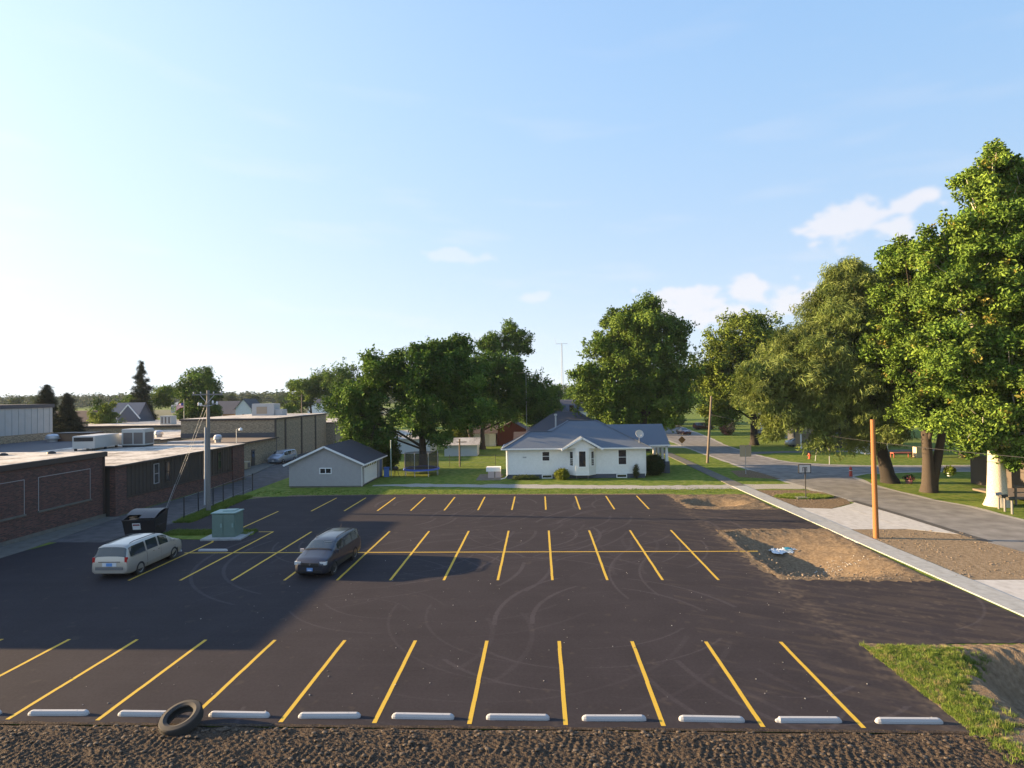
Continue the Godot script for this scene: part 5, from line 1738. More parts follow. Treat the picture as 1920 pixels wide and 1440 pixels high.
	# silver-blue minivan by the beige wing
	vehicle("minivan", "silver blue minivan parked beside the beige school wall", "minivan", Vector3(-36.9, 0.012, -84.4), -0.12, van_stations(5.0, 1.75, 1.95), car_paint("paint_silver_blue", lin(0.26, 0.31, 0.38), 0.5), {
		"wx": 0.945, "wz": [1.5, -1.5], "r": 0.34, "side_glass": [[4.7, 6.1], [6.22, 7.1], [7.2, 8.75]], "top_glass": [["windscreen", 4.2, 4.95, 6.1], ["rear_window", 9.12, 9.86, 6.35]],
		"boxes": [["grille", Vector3(0, 0.62, 2.47), Vector3(0.8, 0.13, 0.06), mats["black"]], ["headlamp", Vector3(0.68, 0.74, 2.38), Vector3(0.34, 0.15, 0.18), lampw], ["headlamp", Vector3(-0.68, 0.74, 2.38), Vector3(0.34, 0.15, 0.18), lampw], ["licence_plate", Vector3(0, 0.47, 2.5), Vector3(0.31, 0.15, 0.03), plate_w], ["lower_intake", Vector3(0, 0.36, 2.45), Vector3(1.2, 0.08, 0.08), mats["black"]]]})
	# far street: maroon car, dark red utility, dark pickup, silver coupe
	var sedan := [[2.3, 0.34, 0.56, 0.62, 0.6, 0.6, 0.5], [2.2, 0.24, 0.68, 0.74, 0.8, 0.78, 0.66], [1.6, 0.2, 0.8, 0.88, 0.88, 0.86, 0.7], [0.95, 0.2, 0.88, 0.97, 0.9, 0.87, 0.72], [0.1, 0.2, 0.9, 1.36, 0.9, 0.87, 0.58], [-0.5, 0.2, 0.92, 1.41, 0.9, 0.87, 0.58], [-1.0, 0.2, 0.94, 1.34, 0.9, 0.86, 0.56], [-1.7, 0.22, 0.95, 1.03, 0.88, 0.85, 0.7], [-2.2, 0.26, 0.9, 0.98, 0.84, 0.8, 0.66], [-2.3, 0.36, 0.6, 0.66, 0.74, 0.72, 0.6]]
	var sg := {"wx": 0.84, "wz": [1.4, -1.35], "r": 0.32, "side_glass": [[3.7, 4.9], [5.0, 6.3]], "top_glass": [["windscreen", 3.1, 3.92, 6.1], ["rear_window", 6.1, 6.85, 6.1]], "boxes": [["headlamp", Vector3(0.58, 0.66, 2.16), Vector3(0.3, 0.12, 0.16), lampw], ["headlamp", Vector3(-0.58, 0.66, 2.16), Vector3(0.3, 0.12, 0.16), lampw], ["tail_lamp", Vector3(0.6, 0.8, -2.2), Vector3(0.3, 0.12, 0.12), red], ["tail_lamp", Vector3(-0.6, 0.8, -2.2), Vector3(0.3, 0.12, 0.12), red], ["licence_plate", Vector3(0, 0.5, 2.28), Vector3(0.31, 0.15, 0.03), plate_w]]}
	vehicle("parked_car", "maroon car parked at the far end of the street", "car", Vector3(31.2, 0.014, -131.2), 0.15, sedan, car_paint("paint_maroon", lin(0.09, 0.015, 0.03), 0.3), sg)
	var suv := van_stations(4.7, 1.72, 1.86)
	var so := {"wx": 0.9, "wz": [1.45, -1.35], "r": 0.36, "side_glass": [[4.75, 6.1], [6.22, 7.15], [7.25, 8.6]], "top_glass": [["windscreen", 4.12, 4.95, 6.05], ["rear_window", 9.1, 9.85, 6.3]], "boxes": [["headlamp", Vector3(0.66, 0.72, 2.26), Vector3(0.3, 0.15, 0.16), lampw], ["headlamp", Vector3(-0.66, 0.72, 2.26), Vector3(0.3, 0.15, 0.16), lampw], ["tail_lamp", Vector3(0.82, 0.95, -2.26), Vector3(0.16, 0.3, 0.12), red], ["tail_lamp", Vector3(-0.82, 0.95, -2.26), Vector3(0.16, 0.3, 0.12), red]]}
	vehicle("parked_suv", "dark red sport utility parked broadside beyond the maroon car", "car", Vector3(39.4, 0.0, -146.0), PI / 2, suv, car_paint("paint_dark_red", lin(0.06, 0.012, 0.014), 0.3), so)
	vehicle("parked_suv", "black sport utility in the shade across the street, tail to the left", "car", Vector3(43.8, 0.0, -117.5), PI / 2 - 0.06, suv, car_paint("paint_black", lin(0.014, 0.013, 0.016), 0.3), so)
	vehicle("parked_car", "silver coupe parked before the dark cottage", "car", Vector3(42.8, 0.0, -100.4), PI / 2 + 0.05, sedan, car_paint("paint_silver", lin(0.4, 0.39, 0.38), 0.5), sg)

# ---------------------------------------------------------------- street and car park things
func street_things() -> void:
	var mb: MB
	# old tyre leaning on the wheel stop
	var t := thing("old_tyre", "worn black tyre lying on the dirt against a wheel stop", "tyre", Vector3(-10.4, 0.25, -16.85))
	t.rotation = Vector3(0.3, 0.2, 0.14); t.scale = Vector3(1.4, 1.4, 1.4)
	mb = MB.new()
	mb.lathe(Vector3.ZERO, [Vector2(0.25, -0.09), Vector2(0.31, -0.115), Vector2(0.385, -0.1), Vector2(0.405, -0.06), Vector2(0.405, 0.06), Vector2(0.385, 0.1), Vector2(0.31, 0.115), Vector2(0.25, 0.09), Vector2(0.245, 0.06), Vector2(0.36, 0.03), Vector2(0.37, -0.03), Vector2(0.245, -0.06), Vector2(0.25, -0.09)], 40)
	obj("carcass", mb, mats["old_tyre"], t)
	for k in 44:
		mb = MB.new()
		var a := TAU * k / 44
		var b := Basis(Vector3.UP, a)
		var q := [Vector3(0.404, -0.085, -0.018), Vector3(0.404, -0.085, 0.018), Vector3(0.404, 0.085, 0.024), Vector3(0.404, 0.085, -0.012)]
		var r := []
		for p in q: r.append(b * (p + Vector3(0.008, 0, 0)))
		mb.quad(r[1], r[0], r[3], r[2])
		obj("tread_block", mb, mats["old_tyre"], t)
	# green utility cabinet
	t = thing("utility_cabinet", "green metal utility cabinet on a concrete pad in the grass island", "utility cabinet", Vector3(-21.15, 0.055, -39.75), 0.06)
	mb = MB.new()
	mb.box(Vector3(-1.35, -0.1, -1.0), Vector3(1.3, 0.07, 1.15))
	obj("pad", mb, mats["concrete_walk"], t)
	var gm := MT("cabinet_green", lin(0.13, 0.2, 0.17), 0.55, texs["soft"], 0.5)
	mb = MB.new()
	mb.bev(Vector3(-0.82, 0.07, -0.62), Vector3(0.72, 1.62, 0.62), 0.05)
	obj("housing", mb, gm, t)
	mb = MB.new()
	mb.bev(Vector3(-0.88, 1.625, -0.68), Vector3(0.78, 1.7, 0.68), 0.03)
	obj("lid", mb, M("cabinet_light", lin(0.2, 0.3, 0.27), 0.5), t)
	mb = MB.new()
	mb.bev(Vector3(-0.3, 1.7, -0.5), Vector3(0.5, 1.76, 0.2), 0.02)
	obj("lid_hatch", mb, mats["cabinet_light"], t)
	for x in [-0.8, -0.04]:
		mb = MB.new()
		mb.box(Vector3(x + 0.03, 0.14, 0.615), Vector3(x + 0.71, 1.56, 0.65))
		var dd := obj("door", mb, gm, t)
		mb = MB.new()
		mb.box(Vector3(x + 0.55, 0.72, 0.65), Vector3(x + 0.67, 0.98, 0.69))
		obj("handle", mb, mats["cabinet_light"], dd)
	# dumpster
	t = thing("dumpster", "black dumpster with ribbed lid and white placard beside the alley", "dumpster", Vector3(-27.3, 0.02, -40.3), 0.12)
	mb = MB.new()
	var bk := M("dumpster_black", lin(0.016, 0.015, 0.017), 0.6)
	var lo := [Vector3(-0.98, 0.12, 0.7), Vector3(0.98, 0.12, 0.7), Vector3(0.98, 0.12, -0.75), Vector3(-0.98, 0.12, -0.75)]
	var hi := [Vector3(-1.06, 1.2, 0.95), Vector3(1.06, 1.2, 0.95), Vector3(1.06, 1.62, -0.9), Vector3(-1.06, 1.62, -0.9)]
	for k in 4: mb.quad(lo[k], lo[(k + 1) % 4], hi[(k + 1) % 4], hi[k])
	mb.quad(lo[3], lo[2], lo[1], lo[0])
	# inside faces
	for k in 4: mb.quad(hi[k] * 0.96 + Vector3(0, 0.04, 0), hi[(k + 1) % 4] * 0.96 + Vector3(0, 0.04, 0), lo[(k + 1) % 4] * 0.95 + Vector3(0, 0.1, 0), lo[k] * 0.95 + Vector3(0, 0.1, 0))
	obj("bin", mb, bk, t)
	mb = MB.new()
	for k in 4: rail(mb, hi[k], hi[(k + 1) % 4], 0.08, 0.08)
	obj("rim", mb, bk, t)
	for s in 2:
		mb = MB.new()
		var xa := -1.05 + s * 1.06
		var P := []
		for i in 9:
			var row := []
			for j in 13:
				var u := j / 12.0; var v := i / 8.0
				row.append(Vector3(xa + u * 1.03, lerpf(1.68, 1.32, v) + 0.16 * sin(v * PI) * (1.0 if s == 1 else 0.6) + (0.014 if j % 2 == 0 else 0.0) + (0.16 * v if s == 0 else 0.0), lerpf(-0.92, 0.9 if s == 1 else 0.45, v)))
			P.append(row)
		mb.grid(P, true)
		obj("lid", mb, M("lid_plastic", lin(0.03, 0.032, 0.04), 0.4), t)
	mb = MB.new()
	for q in [[Vector3(-0.5, 1.22, 0.5), 0.4, 0.22], [Vector3(0.1, 1.3, 0.35), 0.5, 0.2], [Vector3(-0.7, 1.3, 0.2), 0.3, 0.25]]: mb.cbox(q[0], Vector3(q[1], 0.06, q[2] + 0.2))
	obj("rubbish", mb, M("cardboard", lin(0.3, 0.19, 0.11), 0.9), t)
	mb = MB.new()
	mb.quad(Vector3(-0.42, 0.55, 0.815), Vector3(0.1, 0.55, 0.815), Vector3(0.1, 1.0, 0.92), Vector3(-0.42, 1.0, 0.92))
	var pl := obj("placard", mb, mats["white_paint"], t)
	mb = MB.new()
	mb.quad(Vector3(-0.38, 0.82, 0.89), Vector3(0.06, 0.82, 0.89), Vector3(0.06, 0.93, 0.916), Vector3(-0.38, 0.93, 0.916))
	obj("print_band", mb, M("print_red", lin(0.25, 0.06, 0.06), 0.6), pl)
	for s in [-1, 1]:
		mb = MB.new()
		mb.box(Vector3(s * 1.03 - 0.07, 0.62, -0.5), Vector3(s * 1.03 + 0.07, 0.78, 0.5))
		obj("fork_pocket", mb, bk, t)
	mb = MB.new()
	for x in [-0.8, 0.8]:
		for z in [-0.6, 0.55]: mb.cyl(Vector3(x, -0.02, z), 0.14, 0.07, 0.07, 8)
	obj("casters", mb, mats["black"], t)
	# utility pole with arms, riser and guys
	t = thing("utility_pole", "tall grey wooden utility pole with crossarm at the alley", "utility pole", Vector3(-27.45, 0, -48.4))
	mb = MB.new()
	mb.tube([Vector3(0, -0.2, 0), Vector3(0.02, 5, 0), Vector3(0.05, 10.05, 0)], [0.19, 0.165, 0.13], 12)
	obj("pole", mb, mats["wood_grey"], t)
	mb = MB.new()
	mb.box(Vector3(-1.2, 9.65, 0.1), Vector3(1.35, 9.77, 0.2))
	obj("crossarm", mb, mats["wood_grey"], t)
	mb = MB.new()
	rail(mb, Vector3(-0.55, 9.65, 0.15), Vector3(0.03, 9.0, 0.15), 0.03, 0.04); rail(mb, Vector3(0.65, 9.65, 0.15), Vector3(0.05, 9.0, 0.15), 0.03, 0.04)
	obj("brace", mb, mats["galv"], t)
	for x in [-1.1, -0.5, 0.6, 1.25]:
		mb = MB.new()
		mb.lathe(Vector3(x, 9.77, 0.15), [Vector2(0.03, 0), Vector2(0.06, 0.05), Vector2(0.04, 0.09), Vector2(0.06, 0.12), Vector2(0.0, 0.18)], 8)
		obj("insulator", mb, mats["steel"], t)
	mb = MB.new()
	mb.tube([Vector3(-0.75, 8.95, 0.0), Vector3(-0.3, 8.78, 0.1), Vector3(0, 8.75, 0.14), Vector3(0.35, 8.8, 0.1), Vector3(0.8, 9.0, 0)], [0.03, 0.03, 0.03, 0.03, 0.03], 6)
	obj("bracket", mb, mats["galv"], t)
	for q in [[-0.75, 8.8], [-0.55, 8.75], [0.45, 8.95], [0.8, 8.85]]:
		mb = MB.new()
		mb.lathe(Vector3(q[0], q[1], 0.02), [Vector2(0.05, 0), Vector2(0.09, 0.04), Vector2(0.05, 0.1), Vector2(0.09, 0.15), Vector2(0.03, 0.26), Vector2(0, 0.28)], 10)
		obj("cutout", mb, mats["white_paint"], t)
	mb = MB.new()
	mb.tube([Vector3(-0.24, 0.6, 0.1), Vector3(-0.2, 3.5, 0.1), Vector3(-0.17, 7.0, 0.1)], [0.075, 0.07, 0.065], 8)
	obj("riser_pipe", mb, M("riser_grey", lin(0.5, 0.51, 0.52), 0.5), t)
	for q in [[-3.9, -0.3, 9.2], [-3.5, 0.25, 8.5]]:
		mb = MB.new()
		mb.tube([Vector3(q[0], 0, q[1]), Vector3(q[0] * 0.5, q[2] * 0.5, q[1] * 0.5), Vector3(-0.1, q[2], 0)], [0.012, 0.012, 0.012], 5)
		obj("guy_wire", mb, mats["galv"], t)
	mb = MB.new()
	mb.tube([Vector3(-3.9, 0, -0.3), Vector3(-3.9 + 0.95, 2.25, -0.22)], [0.035, 0.035], 6)
	obj("guy_guard", mb, mats["galv"], t)
	# chain-link fence posts along the alley
	t = thing("alley_fence", "row of thin dark fence posts between the alley and car park", "fence", Vector3.ZERO)
	var last := Vector3.ZERO
	for p in [[-27.75, -45.5], [-27.95, -47.8], [-28.05, -50.2], [-28.35, -52.4], [-28.6, -54.6], [-28.75, -56.8], [-29.0, -59.2]]:
		mb = MB.new()
		var v := Vector3(p[0], 0, p[1])
		mb.tube([v, v + Vector3(0, 1.75, 0)], [0.045, 0.045], 8)
		obj("post", mb, mats["dark_metal"], t)
		if last != Vector3.ZERO:
			mb = MB.new()
			mb.tube([last + Vector3(0, 1.7, 0), v + Vector3(0, 1.7, 0)], [0.008, 0.008], 5)
			mb.tube([last + Vector3(0, 0.3, 0), v + Vector3(0, 0.3, 0)], [0.006, 0.006], 5)
			obj("strand", mb, mats["galv"], t)
		last = v
	# orange new pole
	t = thing("orange_pole", "bare orange brown timber pole in the dirt by the sidewalk", "pole", Vector3(20.95, 0.0, -38.6))
	mb = MB.new()
	mb.tube([Vector3(0.02, -0.2, 0), Vector3(0, 2.5, 0), Vector3(-0.02, 5, 0), Vector3(-0.03, 7.45, 0)], [0.17, 0.155, 0.145, 0.13], 14)
	obj("shaft", mb, mats["orange_wood"], t)
	# wooden pole and cable across the street
	t = thing("utility_pole", "leaning brown wooden pole on the lawn right of the house", "utility pole", Vector3(21.7, 0, -78.9))
	mb = MB.new()
	mb.tube([Vector3(0, -0.2, 0), Vector3(0.35, 4.2, 0), Vector3(0.7, 8.7, 0)], [0.17, 0.15, 0.12], 10)
	obj("pole", mb, mats["wood_pole"], t)
	mb = MB.new()
	wire(mb, Vector3(33.5, 6.2, -120.0), Vector3(22.2, 6.3, -78.9), 0.7, 0.02)
	wire(mb, Vector3(22.2, 6.3, -78.9), Vector3(36.0, 5.2, -25.0), 1.0, 0.022)
	tag(obj("overhead_cable", mb, mats["dark_metal"]), "single overhead cable crossing in front of the right-hand trees", "cable")
	var wl := ["leftmost thin power line running back from the utility pole", "middle thin power line running back from the utility pole", "rightmost thin power line running back from the utility pole"]
	for k in 3:
		mb = MB.new()
		var wx: float = [-1.1, 0.6, 1.25][k]
		wire(mb, Vector3(-27.4 + wx, 9.95, -48.25), Vector3(-31.0 + wx, 10.4, -150.0), 2.0, 0.012)
		tag(obj("power_line", mb, mats["dark_metal"]), wl[k], "cable", "power lines")
	# basketball hoop
	t = thing("basketball_hoop", "portable basketball hoop with clear backboard on the grass verge", "basketball hoop", Vector3(22.8, 0.03, -52.7), 0.12)
	mb = MB.new()
	mb.tube([Vector3(0, 0, 0), Vector3(0, 2.6, 0)], [0.045, 0.045], 8)
	obj("pole", mb, mats["dark_metal"], t)
	mb = MB.new()
	mb.box(Vector3(-0.55, 2.15, -0.1), Vector3(0.55, 2.9, -0.06))
	obj("backboard", mb, M("backboard", lin(0.5, 0.5, 0.49), 0.4), t)
	mb = MB.new()
	for q in [[-0.56, -0.5, 2.14, 2.91], [0.5, 0.56, 2.14, 2.91]]: mb.box(Vector3(q[0], q[2], -0.12), Vector3(q[1], q[3], -0.04))
	mb.box(Vector3(-0.56, 2.14, -0.12), Vector3(0.56, 2.2, -0.04)); mb.box(Vector3(-0.56, 2.85, -0.12), Vector3(0.56, 2.91, -0.04))
	mb.box(Vector3(-0.2, 2.3, -0.055), Vector3(-0.16, 2.65, -0.04)); mb.box(Vector3(0.16, 2.3, -0.055), Vector3(0.2, 2.65, -0.04)); mb.box(Vector3(-0.2, 2.62, -0.055), Vector3(0.2, 2.66, -0.04))
	obj("board_frame", mb, mats["dark_metal"], t)
	mb = MB.new()
	var rp := []
	for k in 17: rp.append(Vector3(0.23 * cos(TAU * k / 16), 2.3, -0.36 + 0.23 * sin(TAU * k / 16)))
	var rr := []
	for k in 17: rr.append(0.012)
	mb.tube(rp, rr, 5, false)
	obj("rim", mb, M("rim_orange", lin(0.5, 0.13, 0.03), 0.5), t)
	mb = MB.new()
	mb.bev(Vector3(-0.9, 0, -0.35), Vector3(0.1, 0.12, 0.35), 0.05)
	obj("base", mb, mats["wood_grey"], t)
	# mailboxes on posts
	var mc := [lin(0.3, 0.31, 0.33), lin(0.04, 0.035, 0.03), lin(0.045, 0.04, 0.03)]
	var ml := ["grey mailbox, leftmost of three by the white-barked tree", "dark mailbox, middle of three by the white-barked tree", "dark mailbox, rightmost of three by the white-barked tree"]
	var mp := [Vector3(35.15, 0, -47.7), Vector3(34.85, 0, -46.7), Vector3(34.65, 0, -45.75)]
	for k in 3:
		t = thing("mailbox", ml[k], "mailbox", mp[k], 0.3, "three mailboxes on posts")
		mb = MB.new()
		mb.box(Vector3(-0.055, -0.1, -0.055), Vector3(0.055, 1.05, 0.055))
		obj("post", mb, mats["wood_grey"], t)
		mb = MB.new()
		mb.tube([Vector3(-0.42, 1.16, 0), Vector3(0.2, 1.16, 0)], [0.115, 0.115], 12)
		mb.box(Vector3(-0.42, 1.05, -0.115), Vector3(0.2, 1.16, 0.115))
		obj("box", mb, M("mailbox_%d" % k, mc[k], 0.4, 0.3), t)
		mb = MB.new()
		mb.tube([Vector3(-0.445, 1.16, 0), Vector3(-0.42, 1.16, 0)], [0.12, 0.12], 12)
		obj("door", mb, M("mailbox_%d" % k), t)
	# signs
	t = thing("street_sign", "back of a tall double sign on a post by the street", "sign", Vector3(23.0, 0, -68.2))
	mb = MB.new()
	mb.box(Vector3(-0.03, 0, -0.03), Vector3(0.03, 3.0, 0.03))
	obj("post", mb, mats["galv"], t)
	for x in [-0.33, 0.33]:
		mb = MB.new()
		mb.box(Vector3(x - 0.3, 1.95, 0.03), Vector3(x + 0.3, 3.25, 0.05))
		obj("panel", mb, M("sign_back", lin(0.42, 0.36, 0.26), 0.6), t)
	t = thing("warning_sign", "orange diamond warning sign beside the far drive", "sign", Vector3(23.4, 0, -99.8))
	mb = MB.new()
	mb.box(Vector3(-0.03, 0, -0.03), Vector3(0.03, 1.3, 0.03))
	obj("post", mb, mats["galv"], t)
	mb = MB.new()
	mb.quad(Vector3(-0.62, 1.35, 0.04), Vector3(0, 0.73, 0.04), Vector3(0.62, 1.35, 0.04), Vector3(0, 1.97, 0.04))
	mb.quad(Vector3(0.62, 1.35, 0.02), Vector3(0, 0.73, 0.02), Vector3(-0.62, 1.35, 0.02), Vector3(0, 1.97, 0.02))
	obj("panel", mb, M("sign_orange", lin(0.4, 0.16, 0.03), 0.6), t)
	t = thing("street_name_sign", "white street-name sign on a thin leaning post", "sign", Vector3(35.9, 0, -79.7))
	mb = MB.new()
	mb.tube([Vector3(-0.1, 0, 0), Vector3(0.25, 2.5, 0)], [0.04, 0.035], 6)
	obj("post", mb, mats["galv"], t)
	mb = MB.new()
	mb.box(Vector3(-0.4, 2.4, -0.03), Vector3(0.85, 2.62, 0.03))
	obj("blade", mb, mats["white_paint"], t)
	t = thing("yield_sign", "pale triangular sign on a post at the street corner", "sign", Vector3(36.0, 0, -76.3))
	mb = MB.new()
	mb.tube([Vector3(0, 0, 0), Vector3(0, 2.3, 0)], [0.045, 0.04], 6)
	obj("post", mb, mats["galv"], t)
	mb = MB.new()
	mb.poly([Vector3(0, 1.9, 0.05), Vector3(0.3, 2.85, 0.05), Vector3(-0.3, 2.85, 0.05)]); mb.poly([Vector3(0, 1.9, 0.03), Vector3(-0.3, 2.85, 0.03), Vector3(0.3, 2.85, 0.03)])
	obj("panel", mb, M("sign_pale", lin(0.6, 0.58, 0.5), 0.6), t)
	# hydrant and red marker
	t = thing("fire_hydrant", "orange red fire hydrant on the lawn across the street", "hydrant", Vector3(36.3, 0, -82.5))
	mb = MB.new()
	mb.lathe(Vector3.ZERO, [Vector2(0.2, 0), Vector2(0.2, 0.06), Vector2(0.13, 0.08), Vector2(0.13, 0.55), Vector2(0.17, 0.58), Vector2(0.15, 0.72), Vector2(0.05, 0.8), Vector2(0, 0.82)], 14)
	obj("barrel", mb, M("hydrant_red", lin(0.5, 0.08, 0.03), 0.5), t)
	mb = MB.new()
	mb.tube([Vector3(-0.25, 0.45, 0), Vector3(0.25, 0.45, 0)], [0.07, 0.07], 10); mb.tube([Vector3(0, 0.42, 0), Vector3(0, 0.42, 0.24)], [0.09, 0.09], 10)
	obj("outlet", mb, mats["hydrant_red"], t)
	t = thing("red_marker", "small red capped marker post at the street corner", "marker post", Vector3(33.15, 0, -65.6))
	mb = MB.new()
	mb.lathe(Vector3.ZERO, [Vector2(0.17, 0), Vector2(0.16, 0.1), Vector2(0.14, 0.85), Vector2(0.09, 1.05), Vector2(0, 1.08)], 14)
	obj("body", mb, M("marker_red", lin(0.5, 0.06, 0.04), 0.5), t)
	mb = MB.new()
	mb.lathe(Vector3.ZERO, [Vector2(0.153, 0.62), Vector2(0.15, 0.7)], 14)
	obj("band", mb, mats["white_paint"], t)
	# plastic sheet thrown in the basin
	var nz := noise(12, 4.0, 3)
	mb = MB.new()
	var P := []
	for i in 22:
		var row := []
		for j in 14:
			var u := i / 21.0 - 0.5; var v := j / 13.0 - 0.5
			var ww := 0.55 + 0.5 * nz.get_noise_1d(u * 3.0)
			row.append(Vector3(u * 2.0 + 0.1 * nz.get_noise_2d(u * 3, v * 3), 0.16 * absf(nz.get_noise_2d(u * 1.6, v * 1.6)) * 3.0 * (1.0 - 2.0 * absf(v)) + 0.03, v * ww * 1.7))
		P.append(row)
	mb.grid(P, true)
	t = thing("plastic_sheet", "crumpled white and teal plastic sheet lying in the drainage basin", "plastic sheet", Vector3(15.1, basin_y(15.1, -38.0, 11.6, 19.25, -41.15, -30.15, 1, noise(61, 0.9, 4), noise(62, 3.2, 3)) - 0.02, -38.0), 0.25)
	obj("sheet", mb, M("plastic_white", lin(0.68, 0.72, 0.74), 0.35), t)
	mb = MB.new()
	mb.grid([[Vector3(-0.2, 0.28, 0.1), Vector3(0.1, 0.31, 0.15), Vector3(0.3, 0.24, 0.2)], [Vector3(-0.15, 0.2, 0.32), Vector3(0.12, 0.22, 0.36), Vector3(0.33, 0.14, 0.38)]], true)
	obj("teal_print", mb, M("plastic_teal", lin(0.05, 0.32, 0.38), 0.4), t)

func yard_things() -> void:
	var mb: MB
	# trampoline
	var t := thing("trampoline", "round trampoline with brown safety net and blue pad on the lawn", "trampoline", Vector3(-13.95, 0, -70.0))
	var R := 2.05
	mb = MB.new()
	mb.lathe(Vector3(0, 0.78, 0), [Vector2(R - 0.35, 0.0), Vector2(R - 0.35, 0.05), Vector2(R + 0.05, 0.05), Vector2(R + 0.08, -0.12)], 36)
	obj("pad", mb, M("pad_blue", lin(0.03, 0.09, 0.42), 0.6), t)
	mb = MB.new()
	mb.lathe(Vector3(0, 0.79, 0), [Vector2(R - 0.34, 0.0), Vector2(0, -0.02)], 30)
	obj("mat", mb, mats["black"], t)
	for k in 8:
		var a := TAU * k / 8 + 0.2
		var d := Vector3(cos(a), 0, sin(a))
		mb = MB.new()
		mb.tube([d * R, d * R + Vector3(0, 2.75, 0)], [0.03, 0.03], 7)
		obj("net_pole", mb, mats["galv"], t)
		mb = MB.new()
		mb.tube([d * (R - 0.05) + Vector3(0, 0.75, 0), d * (R - 0.1), ], [0.03, 0.03], 7)
		obj("leg", mb, mats["galv"], t)
	mb = MB.new()
	var P := []
	for i in 2:
		var row := []
		for j in 37: row.append(Vector3(cos(TAU * j / 36.0) * (R - 0.04), 0.84 + i * 1.75, sin(TAU * j / 36.0) * (R - 0.04)))
		P.append(row)
	mb.grid(P)
	var nm := M("net_mesh", Color(lin(0.06, 0.045, 0.035), 0.62), 0.9)
	nm.transparency = BaseMaterial3D.TRANSPARENCY_ALPHA; nm.cull_mode = BaseMaterial3D.CULL_DISABLED
	obj("safety_net", mb, nm, t)
	# poles and posts on the lawn
	t = thing("clothes_pole", "pale green metal pole standing on the lawn by the garage", "pole", Vector3(-17.3, 0, -68.9))
	mb = MB.new()
	mb.tube([Vector3(0, -0.1, 0), Vector3(0, 4.1, 0)], [0.06, 0.05], 8)
	obj("shaft", mb, M("pale_green", lin(0.4, 0.5, 0.42), 0.5), t)
	mb = MB.new()
	mb.lathe(Vector3(0, 4.1, 0), [Vector2(0.06, 0), Vector2(0.07, 0.05), Vector2(0, 0.1)], 8)
	obj("cap", mb, mats["white_paint"], t)
	t = thing("clothes_post", "brown wooden clothesline post with crossbar on the lawn", "post", Vector3(-10.4, 0, -77.4))
	mb = MB.new()
	mb.tube([Vector3(0, -0.1, 0), Vector3(0, 3.6, 0)], [0.11, 0.1], 8)
	obj("shaft", mb, mats["wood_pole"], t)
	mb = MB.new()
	mb.box(Vector3(-0.4, 3.15, -0.05), Vector3(0.9, 3.25, 0.05))
	obj("crossbar", mb, mats["wood_pole"], t)
	t = thing("yard_fence", "thin wire fence crossing the lawn behind the trampoline", "fence", Vector3.ZERO)
	for x in [-17.0, -11.8, -5.8]:
		mb = MB.new()
		mb.tube([Vector3(x, 0, -77.8), Vector3(x, 1.5, -77.8)], [0.03, 0.03], 6)
		obj("post", mb, mats["dark_metal"], t)
	mb = MB.new()
	for y in [0.5, 1.0, 1.4]: mb.tube([Vector3(-17.0, y, -77.8), Vector3(-3.0, y, -77.8)], [0.007, 0.007], 4)
	obj("strand", mb, mats["galv"], t)
	# blue bin and grill by the garage door
	t = thing("blue_bin", "blue recycling bin by the garage side door", "bin", Vector3(-17.7, 0, -68.4), 0.2)
	mb = MB.new()
	mb.bev(Vector3(-0.3, 0.05, -0.3), Vector3(0.3, 1.05, 0.3), 0.05)
	obj("body", mb, M("bin_blue", lin(0.04, 0.13, 0.4), 0.5), t)
	mb = MB.new()
	mb.bev(Vector3(-0.33, 1.055, -0.34), Vector3(0.33, 1.13, 0.34), 0.03)
	obj("lid", mb, mats["bin_blue"], t)
	t = thing("barbecue_grill", "dark barbecue grill standing by the garage corner", "grill", Vector3(-16.6, 0, -68.3))
	mb = MB.new()
	mb.lathe(Vector3(0, 0.75, 0), [Vector2(0.0, 0), Vector2(0.28, 0.06), Vector2(0.34, 0.2), Vector2(0.34, 0.3), Vector2(0.2, 0.44), Vector2(0, 0.48)], 16)
	obj("kettle", mb, M("grill_black", lin(0.03, 0.025, 0.022), 0.5), t)
	for k in 3:
		mb = MB.new()
		var a := TAU * k / 3
		mb.tube([Vector3(cos(a) * 0.2, 0.8, sin(a) * 0.2), Vector3(cos(a) * 0.42, 0, sin(a) * 0.42)], [0.025, 0.025], 6)
		obj("leg", mb, mats["grill_black"], t)
	# things stacked on the patio
	for q in [[Vector3(-5.2, 0.76, -66.9), Vector3(1.6, 0.5, 0.9), "storage_box", mats["siding_white"], "white storage box lying on stone blocks by the house corner", "box", ""], [Vector3(-5.45, 0.06, -66.8), Vector3(0.7, 0.7, 0.7), "stone_block", M("stone_pink", lin(0.42, 0.36, 0.34), 0.9), "pinkish stone block under the white box, left one", "stone block", "stone blocks"], [Vector3(-4.7, 0.06, -66.85), Vector3(0.6, 0.7, 0.7), "stone_block", M("stone_pink"), "pinkish stone block under the white box, right one", "stone block", "stone blocks"]]:
		mb = MB.new()
		var sz: Vector3 = q[1]
		mb.bev(Vector3(-sz.x / 2, 0, -sz.z / 2), Vector3(sz.x / 2, sz.y, sz.z / 2), 0.05)
		var o := obj(q[2], mb, q[3])
		o.position = q[0]
		tag(o, q[4], q[5], q[6])
	# flower basket on the double-trunk tree, low planters
	t = thing("hanging_basket", "yellow green plant in a white hanging pot by the double trunk", "plant pot", Vector3(36.35, 1.5, -55.0))
	mb = MB.new()
	mb.lathe(Vector3.ZERO, [Vector2(0.0, 0), Vector2(0.17, 0.0), Vector2(0.24, 0.3), Vector2(0.22, 0.3), Vector2(0, 0.25)], 14)
	obj("pot", mb, mats["white_paint"], t)
	leaf_ball(t, Vector3(0, 0.45, 0), Vector3(0.4, 0.34, 0.4), 90, [Color(0.2, 0.24, 0.03), Color(0.09, 0.15, 0.02)], 0.5, 5)
